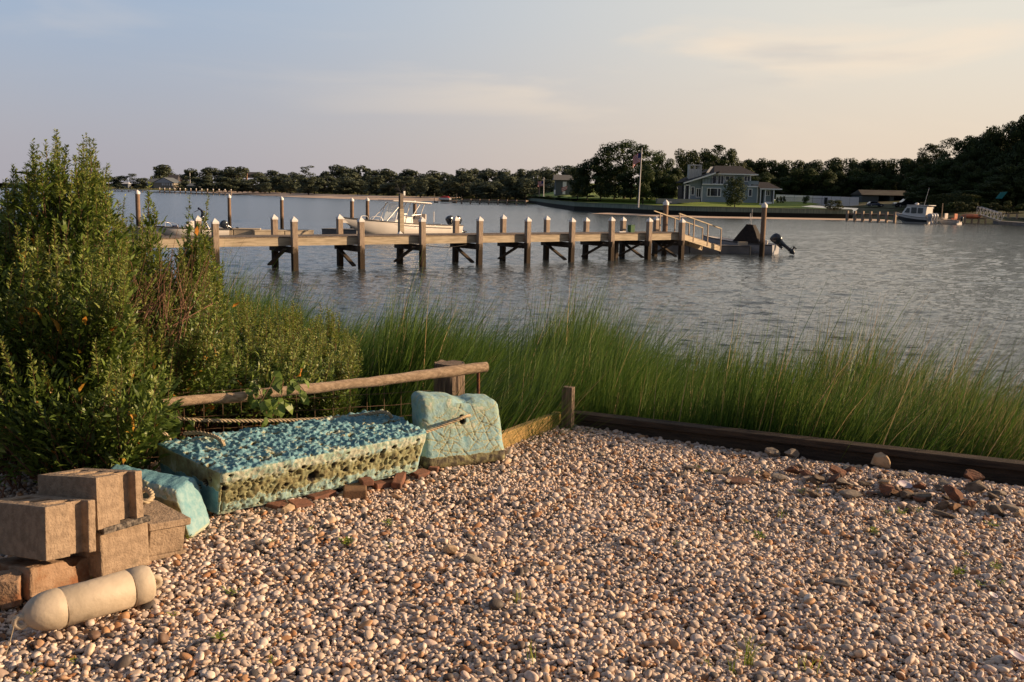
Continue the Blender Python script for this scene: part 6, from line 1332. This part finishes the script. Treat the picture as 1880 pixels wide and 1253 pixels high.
# left porch posts, patio
mb = MB()
for x in (1256.5,1265.5): mb.b2(hx(x)-.08,hx(x)+.08,HD-.5,HD-.34,gz_,hz(339.5,x)); 
mb.b2(hx(1255),hx(1266),HD-.5,HD-.36,hz(341,1260),hz(339.5,1260)); hb('porch_post', mb, m_trim)
mb = MB(); mb.b2(hx(1246),hx(1266),HD+.7,HD+.9,gz_,hz(341,1256)); hb('porch_screen', mb, m_win)
mb = MB(); mb.b2(hx(1206),hx(1284),HD-1.2,HD+.5,gz_-.3,hz(365.5,1245)-.0); hb('patio', mb, m_patio)
# right porch
pz = hz(347,1405); mb = MB(); mb.b2(hx(1404),hx(1423),HD+.5,HD+5,gz_,pz); hb('wall', mb, m_side)
mb = MB(); xa, xb, xr = hx(1391.8), hx(1432.5), hx(1415); zt_ = hz(334.5,1405); mb.add([(xa,HD-1.3,pz),(xb,HD-1.3,pz),(xb,HD+5.5,pz),(xa,HD+5.5,pz),(xa,HD+2,zt_),(xr,HD+2,zt_)],[(0,1,5,4),(1,2,5),(2,3,4,5),(3,0,4),(3,2,1,0)]); hb('roof', mb, m_roof)
mb = MB(); mb.b2(xa,xb,HD-1.42,HD-1.31,pz-.14,pz+.05)
for x in (1394,1402.5,1418): mb.b2(hx(x)-.08,hx(x)+.08,HD-1.28,HD-1.14,gz_,pz-.145)
hb('porch_post', mb, m_trim); win(1405,1414,350,360,HD+.5,2); mb = MB(); mb.b2(hx(1418.5),hx(1422),HD+.38,HD+.49,gz_,hz(350,1420)); hb('door', mb, m_win)
mb = MB(); 
for k in range(4): mb.b2(hx(1392)+.3*k,hx(1404)+.3*k,HD-2.9+.3*k,HD-2.6+.3*k-.003,gz_-.4,gz_-.05+.13*k)
hb('steps', mb, m_trim)
mb = MB(); mb.add([(hx(1432),HD+3,hz(347,1432)),(hx(1455),HD+3,hz(355,1455)),(hx(1455),HD+6,hz(355,1455)),(hx(1432),HD+6,hz(347,1432)),(hx(1432),HD+3,hz(349,1432)),(hx(1455),HD+3,hz(356,1455))],[(0,1,2,3),(0,4,5,1)]); hb('shed_roof', mb, m_roof)
# white fence, pool railing
fD = 192; t = thing('white_fence', 'long white board fence right of the waterfront house', 'fence', (Q(1424,370,fD)[0], fD, 2.0)); o_ = (Q(1424,370,fD)[0], fD, 2.0)
xa, xb = Q(1424,370,fD)[0], Q(1577,370,fD)[0]; mb = MB(); n_ = 9
for k in range(n_): mb.b2(xa+(xb-xa)*k/n_+.03, xa+(xb-xa)*(k+1)/n_-.03, fD, fD+.06, 1.9, Q(1424,357.5,fD)[2]-.25*k/n_)
build('panels', mb, m_trim, t, origin=o_); mb = MB(); mb.b2(Q(1513,370,fD)[0],Q(1519,370,fD)[0],fD-.06,fD-.01,2.2,Q(1516,363,fD)[2]); build('gate', mb, m_win, t, origin=o_)
rD = 184; o_ = (Q(1430,370,rD)[0], rD, 2.0); t = thing('pool_railing', 'thin dark railing in front of the white fence', 'railing', o_); mb = MB(); xa, xb = Q(1430,370,rD)[0], Q(1512,370,rD)[0]
for k in range(60): x = xa+(xb-xa)*k/59; mb.b2(x-.012,x+.012,rD-.012,rD+.012,2.1,3.25)
mb.b2(xa,xb,rD-.02,rD+.02,3.25,3.3); build('bars', mb, m_line, t, origin=o_)
# garage
gD = 198; o_ = (Q(1630,370,gD)[0], gD, 2.2); t = thing('garage', 'low grey garage with a wide dark open bay behind the parked cars', 'garage', o_); gx = lambda x: Q(x,365,gD)[0]; gzz = lambda y: Q(1630,y,gD)[2]
mb = MB(); zt_ = gzz(360.5); m_gs = mat('grey_siding', (.13,.145,.15), (.10,.115,.12), rough=.9)
for x0, x1 in ((1582,1613),(1634,1641),(1668,1677)): mb.b2(gx(x0),gx(x1),gD,gD+6,1.6,zt_)
build('wall', mb, m_gs, t, origin=o_); mb = MB(); mb.b2(gx(1613),gx(1668),gD+4,gD+4.2,1.6,zt_); build('bay', mb, m_win, t, origin=o_)
mb = MB(); a0, a1, b0_, b1_ = gx(1580), gx(1682), gx(1584), gx(1672); z0, z1 = gzz(359), gzz(349.5); mb.add([(a0,gD-.6,z0),(a1,gD-.6,z0),(a1,gD+6.6,z0),(a0,gD+6.6,z0),(b0_,gD+3,z1),(b1_,gD+3,z1)],[(0,1,5,4),(1,2,5),(2,3,4,5),(3,0,4),(3,2,1,0)]); build('roof', mb, mat('brown_roof',(.085,.08,.065),(.06,.05,.045),scale=.5,rough=.95), t, origin=o_)
mb = MB(); mb.b2(gx(1578.5), gx(1582)-.02, gD+1, gD+5, 1.6, gzz(363)); build('side_shed', mb, m_gs, t, origin=o_)
# cars
def car(px0, px1, yb, D, kind, col, label, facing=1):
    x0, x1 = Q(px0,yb,D)[0], Q(px1,yb,D)[0]; L_ = x1-x0; zb = Q((px0+px1)/2, yb, D)[2]; t = thing('parked_car', label, 'car', ((x0+x1)/2, D, zb), 0 if facing > 0 else math.pi, 'cars parked by the garage'); h = L_*(.36 if kind == 'suv' else .31); k = L_/4.7; Wd = .92*k
    prof = {'suv':[(-.5,.22),(-.5,.50),(-.47,.57),(-.42,.97),(-.36,1.0),(.08,1.0),(.24,.63),(.44,.56),(.5,.45),(.5,.20)],'hatch':[(-.5,.22),(-.5,.52),(-.46,.62),(-.34,.96),(-.1,1.0),(.08,.94),(.26,.60),(.44,.52),(.5,.42),(.5,.20)]}[kind]
    def sl(sh, y): return [np.array([x*L_*(1 if z < .6 else .985), y*(1 if z < .62 else .86), z*h]) for x, z in sh]
    mb = MB(); mb.loft([sl(prof,-Wd),sl(prof,-Wd*.96),sl(prof,Wd*.96),sl(prof,Wd)], smooth=False); build('body', mb, col, t, bevel=.03)
    g = MB(); sg = [(-.42,.64),(-.37,.92),(.05,.92),(.19,.64)]
    for y in (-1, 1): g.ext([(x*L_, y*Wd*.93, z*h) for x, z in sg], (0, y*.012 if y > 0 else -.012, 0))
    for y in (-1, 1): g.v = [(a_, b_+(y*(.02*0)), c_) for a_, b_, c_ in g.v]
    build('window', g, m_win, t)
    for wx_ in (-.31,.31):
        for y in (-1,1):
            wm = MB(); c = np.array([wx_*L_, y*Wd*.93, .0+.34*k]); wm.tube([c-np.array([0,.11,0]),c+np.array([0,.11,0])], .34*k, 18, smooth=False); wo = build('wheel', wm, m_blk, t); rm = MB(); rm.tube([c-np.array([0,.125,0]),c+np.array([0,.125,0])], .20*k, 12, smooth=False); build('rim', rm, m_alu, wo)
    for y in (-.6,.6):
        l_ = MB(); l_.box((.492*L_, y*Wd, .47*h), (.06,.3*k,.14)); build('headlight', l_, m_cap, t); l_ = MB(); l_.box((-.494*L_, y*Wd*1.2, .58*h), (.05,.2*k,.22)); build('tail_light', l_, mat('tail_red',(.3,.02,.02)), t)
    return t
pc_ = lambda n, c: mat(n, c, tuple(v*.9 for v in c), rough=.22, spec=.6, coat=.8)
car(1592,1621,379.5,186,'hatch',pc_('blue_paint',(.03,.045,.09)),'dark blue hatchback parked at the left of the garage bay',1)
car(1631,1652,379.5,192,'hatch',pc_('black_paint',(.012,.013,.016)),'black car mostly hidden behind the large dark utility vehicle',-1)
car(1641,1685,381.5,183,'suv',pc_('dark_paint',(.022,.026,.035)),'large dark utility vehicle with silver window trim parked right of the blue one',-1)
# driveway slab
# ------------------------------------------------------------------ flags
m_red = mat('flag_red', (.50,.07,.07), (.42,.05,.06), rough=.8); m_wht = mat('flag_white', (.72,.66,.64), (.66,.6,.58), rough=.8); m_blu = mat('flag_blue', (.03,.04,.16), (.03,.04,.14), rough=.8)
m_fpole = mat('flagpole_white', (.62,.60,.58), (.56,.54,.52), rough=.4)
def flag(px, yt, yb, D, lean_px, r, fx, fy0, fw, fh, label, droop=.5):
    a = Q(px, yb, D); b = Q(px+lean_px, yt, D); t = thing('flagpole', label, 'flagpole', a); mb = MB(); mb.tube([(0,0,-.3), tuple(b-a)], [r,r*.6], 8); mb.ball(tuple(b-a+np.array([0,0,.08])), .09, 8, 5); build('pole', mb, m_fpole, t)
    f0 = Q(fx, fy0, D)-a; k = D/F*1.25; nx_, nz_ = 14, 13; V, Fc = [], []
    for i in range(nx_+1):
        for j in range(nz_+1):
            u, v = i/nx_, j/nz_; V.append((f0[0]-fw*k*u, .25*math.sin(u*9+v*2)*u, f0[2]-fh*k*v-droop*fh*k*u*u*(.6+.4*v)))
    mats_ = []
    for i in range(nx_):
        for j in range(nz_): Fc.append((i*(nz_+1)+j, (i+1)*(nz_+1)+j, (i+1)*(nz_+1)+j+1, i*(nz_+1)+j+1)); mats_.append(2 if (i < 6 and j < 7) else (0 if j % 2 == 0 else 1))
    me = bpy.data.meshes.new('flag'); me.from_pydata(V, [], Fc); o = link('flag', me, [m_red,m_wht,m_blu], t)
    me.polygons.foreach_set('material_index', mats_); return t
flag(1172,274,378,164,6.5,.11,1178,281,12,13,'tall leaning white flagpole at the lawn edge flying a red, white and blue striped flag',.7)
flag(998,327,359,235,.5,.10,998,333,8,7,'short white flagpole on the far point with a small striped flag',.2)
mb = MB(); a = Q(990,358,236); mb.b2(-.12,.12,-.12,.12,-.5,1.9); o = build('marker_post', mb, m_pile, origin=(0,0,0)); o.location = a; tag(o, 'short grey post left of the small flagpole', 'post')
# grey house behind the point
gD = 250; o_ = (Q(1035,350,gD)[0], gD, 2); t = thing('grey_house', 'grey shingled house half hidden in trees behind the small flagpole', 'house', o_); qx = lambda x: Q(x,345,gD)[0]; qz = lambda y: Q(1035,y,gD)[2]
mb = MB(); mb.b2(qx(1020),qx(1050),gD,gD+7,1.5,qz(330)); build('wall', mb, m_gs, t, origin=o_); mb = MB(); mb.add([(qx(1015.5),gD-.6,qz(331)),(qx(1053),gD-.6,qz(331)),(qx(1050),gD+4,qz(321)),(qx(1017),gD+4,qz(321)),(qx(1015.5),gD+8,qz(331)),(qx(1053),gD+8,qz(331))],[(0,1,2,3),(3,2,5,4),(0,3,4),(1,5,2)]); build('roof', mb, mat('grey_roof',(.15,.145,.14),(.11,.11,.105),rough=.95), t, origin=o_)
for x0, x1, y0_, y1_ in ((1033,1040,334,345),(1017,1020,349,357),(1033,1038,351,357)): mb = MB(); mb.b2(qx(x0),qx(x1),gD-.12,gD-.02,qz(y1_),qz(y0_)); build('window', mb, m_trim, t, origin=o_)
mb = MB(); 
o2 = Q(1035,350,246); fl2 = thing('wall_flag', 'small striped flag hung on the front of the grey house', 'flag', o2); V = [(-.6,0,.6),(.9,0,1.1),(.8,0,.3),(-.4,0,-.4)]
mb = MB(); 
for j in range(5):
    f0_, f1_ = j/5, (j+1)/5; A_ = np.array(V[0])*(1-f0_)+np.array(V[3])*f0_; B_ = np.array(V[1])*(1-f0_)+np.array(V[2])*f0_; C_ = np.array(V[1])*(1-f1_)+np.array(V[2])*f1_; D__ = np.array(V[0])*(1-f1_)+np.array(V[3])*f1_
    mb.add([A_,B_,C_,D__],[(0,1,2,3)])
o = build('cloth', mb, [m_red,m_wht], fl2); o.data.polygons.foreach_set('material_index', [j % 2 for j in range(5)]); so = o.modifiers.new('thick','SOLIDIFY'); so.thickness = .02
# ------------------------------------------------------------------ far left houses
def far_house(px0, px1, yb, ye, yr, D, label, mw, mr, gable=False, dep=9, name='far_house', wins=()):
    o_ = (Q((px0+px1)/2, yb, D)[0], D, Q(px0,yb,D)[2]-.5); t = thing(name, label, 'house', o_); x0, x1 = Q(px0,yb,D)[0], Q(px1,yb,D)[0]; pm = (px0+px1)/2; zb, z_e, z_r = Q(pm,yb,D)[2]-.6, Q(pm,ye,D)[2], Q(pm,yr,D)[2]
    mb = MB(); mb.b2(x0,x1,D,D+dep,zb,z_e); build('wall', mb, mw, t, origin=o_)
    mb = MB()
    if gable:
        xm = (x0+x1)/2; mb.add([(x0-.6,D-.4,z_e),(x1+.6,D-.4,z_e),(xm,D-.4,z_r),(x0-.6,D+dep,z_e),(x1+.6,D+dep,z_e),(xm,D+dep,z_r)],[(0,2,5,3),(1,4,5,2),(3,5,4)]); build('roof', mb, mr, t, origin=o_)
        g = MB(); g.add([(x0,D-.2,z_e),(x1,D-.2,z_e),(xm,D-.2,z_r-.3)],[(0,1,2)]); build('gable', g, m_gab, t, origin=o_)
    else: mb.add([(x0-.5,D-.5,z_e),(x1+.5,D-.5,z_e),(x1-.3,D+dep/2,z_r),(x0+.3,D+dep/2,z_r),(x0-.5,D+dep,z_e),(x1+.5,D+dep,z_e)],[(0,1,2,3),(3,2,5,4),(0,3,4),(1,5,2),(0,4,5,1)]); build('roof', mb, mr, t, origin=o_)
    for (a, b, c_, d_) in wins: mb = MB(); mb.b2(Q(a,yb,D)[0],Q(b,yb,D)[0],D-.25,D-.05,Q(pm,d_,D)[2],Q(pm,c_,D)[2]); build('window', mb, m_trim2, t, origin=o_)
    return t
m_gab = mat('gable_white', (.42,.44,.47), (.38,.40,.43), rough=.8); m_tanw = mat('tan_wall', (.30,.27,.22), (.26,.23,.19), rough=.9); m_bluer = mat('blue_grey_roof', (.13,.15,.17), (.10,.115,.13), rough=.9); m_trim2 = mat('bright_trim', (.70,.70,.70), rough=.7); m_peach = mat('peach_wall', (.42,.25,.15), rough=.8)
far_house(282,319,344,336,326,500,'far white-gabled house with a row of windows above the left shore',m_tanw,m_bluer,True,14,wins=[(297.5,300.5,337,341),(302,304,337,341),(306,308,337,341),(310.5,312.5,337,341),(315,317,337,341)])
far_house(269,292,344,336.5,328,512,'long low blue-grey roofed wing left of the white-gabled far house',m_gs,m_bluer,False,9,wins=[(271,273,337,341),(274.5,276,337,341)])
far_house(305,325,344,331,321,520,'dark-roofed far house with a sunlit orange end wall',m_peach,mat('dark_far_roof',(.07,.065,.07),rough=.9),False,9)
far_house(225,235,343.5,338,334.5,520,'tiny grey shed by itself at the far left shore',m_bluer,m_gab,False,4,'far_shed'); far_house(344,365,349,342,337,470,'low grey hut behind the far pier',m_gs,m_bluer,False,5,'far_shed')
far_house(448,474,325,321,316,560,'dark roof with a chimney showing above the trees of the far wood',m_gs,mat('dark_far_roof',(.07,.065,.07)),False,8)
mb = MB(); a = Q(452.5,321,559); mb.b2(-.5,.5,-.5,.5,-3,1.3); o = build('brick_chimney', mb, m_peach, origin=(0,0,0)); o.location = a; tag(o, 'sunlit chimney standing above the trees of the far wood', 'chimney')
for x, y0_, y1_, lab in ((349,318,337,'tall white pole behind the far pier'),(377,326,345,'thin pale pole at the right end of the far pier')):
    a = Q(x,y1_,475); b = Q(x,y0_,475); mb = MB(); mb.tube([(0,0,-.5),(0,0,b[2]-a[2])], .16, 6); o = build('far_pole', mb, m_fpole, origin=(0,0,0)); o.location = a; tag(o, lab, 'pole')
# far piers
def pier(x0, x1, ywater, ztop, D0, D1, n_, label, zp=2.2, cap=True):
    a = np.array([Q(x0,350,D0)[0], D0]); b = np.array([Q(x1,350,D1)[0], D1]); d_ = b-a; L_ = np.linalg.norm(d_); t = thing('far_pier', label, 'pier', (a[0],a[1],0), math.atan2(d_[1],d_[0]))
    mb = MB(); mb.b2(0,L_,0,2,ztop-.3,ztop); build('deck', mb, m_deck, t)
    for k in range(n_):
        x = L_*k/(n_-1); mb = MB(); mb.b2(x-.16,x+.16,-.35,-.03,-.5,zp); p_ = build('piling', mb, m_pile, t)
        if cap: mb = MB(); mb.b2(x-.2,x+.2,-.39,.01,zp,zp+.3); build('cap', mb, m_cap, p_)
    return t
pier(294,425,352,1.3,440,395,14,'long far pier with white-capped pilings left of the sandbar',2.0)
pier(200,262,350,1.0,470,455,6,'low dark pier at the far left shore',1.0,False)
pier(848,966,372,1.25,268,262,8,'low wooden walkway pier in front of the marsh right of the sandbar',1.35,False)
t = thing('boat_lift', 'red and white watercraft on a small lift in front of the marsh', 'watercraft', Q(817,374,280)*np.array([1,1,0])); k = 280/F
mb = MB(); mb.loft([[np.array([x,y*hy,z]) for y, z in ((-1,.9),(1,.9),(1,1.4),(-1,1.4))] for x, hy in ((-1.8,.2),(-1.2,.6),(1.2,.6),(1.7,.4))], smooth=False); build('hull', mb, m_cap, t)
mb = MB(); mb.loft([[np.array([x,y*hy,z]) for y, z in ((-1,1.41),(1,1.41),(.7,h_),(-.7,h_))] for x, hy, h_ in ((-1.5,.3,1.5),(-.5,.5,1.95),(.8,.5,1.9),(1.5,.3,1.5))], smooth=False); build('seat_cover', mb, m_red, t)
for x in (-3.0,3.2): mb = MB(); mb.b2(x-.08,x+.08,-.1,.1,-.5,2.6); build('lift_post', mb, m_pile, t)
mb = MB(); mb.b2(-3,-1.9,-.6,.6,-.1,.3); mb.b2(-1.2,1.2,-.6,.6,.3,.8); mb.b2(2,3.1,-.6,.6,-.1,.3); build('bunks', mb, m_under, t)
# thin stake in the water
a = P(1360,402,0); b = Q(1360,393,a[1]); mb = MB(); mb.tube([(0,0,-.5),(0,0,b[2]+.2)], .05, 6); o = build('channel_stake', mb, m_fpole, origin=(0,0,0)); o.location = (a[0], a[1]-6, 0); tag(o, 'thin pale stake in the water in front of the lone evergreen', 'stake')
# ------------------------------------------------------------------ right shore: small pier, two boats, ramp
pier(1560,1648,406,1.15,152,146,7,'small dark pier left of the cabin boat',1.5,False)
D_ = 143; stx = Q(1708,410.5,D_-2)[:2]; bwx = Q(1644,409,D_+2)[:2]; dv = bwx-stx; LB = np.linalg.norm(dv); sc_b = 1.15
t, prof = boat('cabin_boat', 'white cabin boat with black hull side and three grey outboards at the right shore', (stx[0], stx[1], 0), math.atan2(dv[1], dv[0])+.0, LB, 2.4, .85, 1.45, m_hull)
X = lambda f: LB*f
mb = MB(); mb.loft([[np.array([x,(B+.02),z-.30]), np.array([x,(B*.96+.02),.22+.0*x+max(0,x/LB-.6)*1.2])] for x, B, z in prof[:15]], closed=False, caps=False); build('hull_side', mb, m_blk, t)
mb = MB(); mb.loft([[np.array([x,-hy,.8]), np.array([x,hy,.8]), np.array([x-.1,hy*.9,z]), np.array([x-.1,-hy*.9,z])] for x, hy, z in ((X(.06),.95,2.35),(X(.10),1,2.45),(X(.5),1,2.55),(X(.62),.9,2.5),(X(.78),.7,1.5))], smooth=False); cab = build('cabin', mb, m_hull, t, bevel=.06)
for x0, x1, z0, z1 in ((.14,.28,1.45,2.2),(.32,.47,1.45,2.25),(.52,.66,1.5,2.15)):
    mb = MB(); mb.ext([(X(x0),1.0,z0),(X(x1),1.0,z0),(X(x1)-(.35 if x0 > .5 else 0),.93,z1),(X(x0),.93,z1)], (0,.03,0)); build('window', mb, m_win, t)
mb = MB(); mb.b2(X(-.02),X(.6),-1.05,1.05,2.5,2.6); build('hard_top', mb, m_hull, t, bevel=.03); mb = MB(); mb.ball((X(.42),0,2.75), (.3,.3,.16), 12, 6); build('radar_dome', mb, m_cap, t); mb = MB(); mb.tube([(X(.18),.3,2.6),(X(.08),.3,5.0)], .03, 5); build('antenna', mb, m_alu, t)
mb = MB(); mb.tube([(X(-.02),.9,2.55),(X(-.14),.9,2.5),(X(-.15),.9,2.1)], .03, 5); build('rear_frame', mb, m_alu, t)
for y in (-.75,0,.75): outboard(t, -.05, y, .75, 1.2, .25, m_obg)
stx = Q(1762,411,140)[:2]; bwx = Q(1722,411,143)[:2]; dv = bwx-stx; LB = np.linalg.norm(dv)
t, prof = boat('small_boat', 'small white boat with orange seats moored right of the cabin boat', (stx[0], stx[1], 0), math.atan2(dv[1], dv[0]), LB, 1.5, .55, .75, m_hull)
m_or = mat('orange_cushion', (.55,.22,.13), (.48,.18,.1), rough=.7)
for x in (.28,.72): mb = MB(); mb.box((LB*x,0,.8), (.45,.7,.25)); mb.box((LB*x-.25,0,1.15), (.12,.7,.7)); build('seat', mb, m_or if x < .5 else m_seat, t, bevel=.04)
outboard(t, -.05, 0, .6, .9, .3); mb = MB(); mb.tube([(LB*.85,0,.6),(LB*.85,0,2.9)], .05, 6); build('mast', mb, m_pile, t)
# aluminium ramp and right float
a = Q(1812,398,147); b = Q(1838,406,143); t = thing('metal_ramp', 'white metal ramp with truss railings sloping down to the float at far right', 'ramp', a); d_ = b-a
for y in (0,1.2):
    mb = MB()
    for zz in (0,1.1): mb.tube([np.array([-1,y,zz+.3]), d_+np.array([0,y,zz])], .045, 5)
    for k in range(7): f = k/6; p0_ = np.array([-1,y,.3])*(1-f)+(d_+np.array([0,y,0]))*f; mb.tube([p0_, p0_+np.array([0,0,1.08])], .03, 4); mb.tube([p0_, p0_+np.array([.45,0,1.05])], .03, 4)
    build('railing', mb, m_alu, t)
mb = MB(); mb.add([(-1,0,.28),(d_[0],d_[1],d_[2]-.02),(d_[0],d_[1]+1.2,d_[2]-.02),(-1,1.2,.28)],[(0,1,2,3)]); mb.add([(-1,0,.2),(d_[0],d_[1],d_[2]-.1),(d_[0],d_[1]+1.2,d_[2]-.1),(-1,1.2,.2)],[(3,2,1,0)]); build('deck', mb, m_alu, t)
fdock(P(1822,411,0), P(1905,417,0), 2.2, .45, 'long grey float below the metal ramp at the right edge', m_fdg)
a, b = P(1772,407.5,0), P(1800,409,0)
for i, (x, y, c_) in enumerate(((1781,398.5,'orange'),(1790,397.5,'red-orange'))):
    p_ = Q(x, y, 147); mb = MB(); mb.loft([[np.array([q_, hy*math.cos(a_), hz_*math.sin(a_)]) for a_ in np.linspace(0,6.28,10,endpoint=False)] for q_, hy, hz_ in ((-1.5,.03,.03),(-1.0,.28,.18),(0,.36,.24),(1.0,.28,.18),(1.5,.03,.03))]); o = build('kayak', mb, m_or if i else mat('kayak_orange',(.45,.13,.06)), origin=(0,0,0)); o.location = (p_[0], p_[1]+i*.9, p_[2]+.1*i); o.rotation_euler = (0,0,-.3); tag(o, c_+' kayak lying on the right shore left of the metal ramp', 'kayak', 'kayaks on the right shore')
t = thing('dock', 'dark landing platform behind the small boat under the kayaks', 'dock', (Q(1752,400,148)[0],148,0)); o_ = (Q(1752,400,148)[0],148,0); mb = MB(); mb.b2(Q(1752,400,148)[0],Q(1806,400,148)[0],147,150,.7,.9)
build('deck', mb, m_deck, t, origin=o_)
for k in range(5): x = Q(1754+k*12.5,400,148)[0]; mb = MB(); mb.b2(x-.1,x+.1,146.9,147.1,-.5,1.3); build('piling', mb, m_pile, t, origin=o_)
p_ = Q(1838,358,160); mb = MB(); mb.add([(-.7,0,-.6),(.2,0,-.6),(1.0,0,.5),(.0,0,.4)],[(0,1,2,3)]); mb.add([(-.7,.3,-.6),(.2,.3,-.6),(1.0,.3,.5),(.0,.3,.4)],[(3,2,1,0)]); o = build('beach_umbrella', mb, mat('teal_cloth',(.02,.20,.22),(.02,.16,.18)), origin=(0,0,0)); so = o.modifiers.new('s','SOLIDIFY'); so.thickness = .1; o.location = p_; tag(o, 'teal cloth sail catching light among the right-hand trees', 'canopy')
# sheet posts along the right bulkhead
rb = [P(1806,409,0), P(1900,413,0)]; t = thing('bulkhead', 'low weathered bulkhead with posts at the right edge behind the float', 'bulkhead', rb[0]); d_ = rb[1]-rb[0]; mb = MB(); n_ = np.array([-d_[1],d_[0],0])/np.linalg.norm(d_)
mb.ext([np.array([0,0,-.3]), d_+np.array([0,0,-.3]), d_+np.array([0,0,1.0]), np.array([0,0,1.0])], n_*.25); build('sheeting', mb, m_bulkw, t)
for k in range(7): q_ = d_*k/6-n_*.2; mb = MB(); mb.b2(q_[0]-.12,q_[0]+.12,q_[1]-.12,q_[1]+.12,-.5,1.5); build('post', mb, m_pile, t)
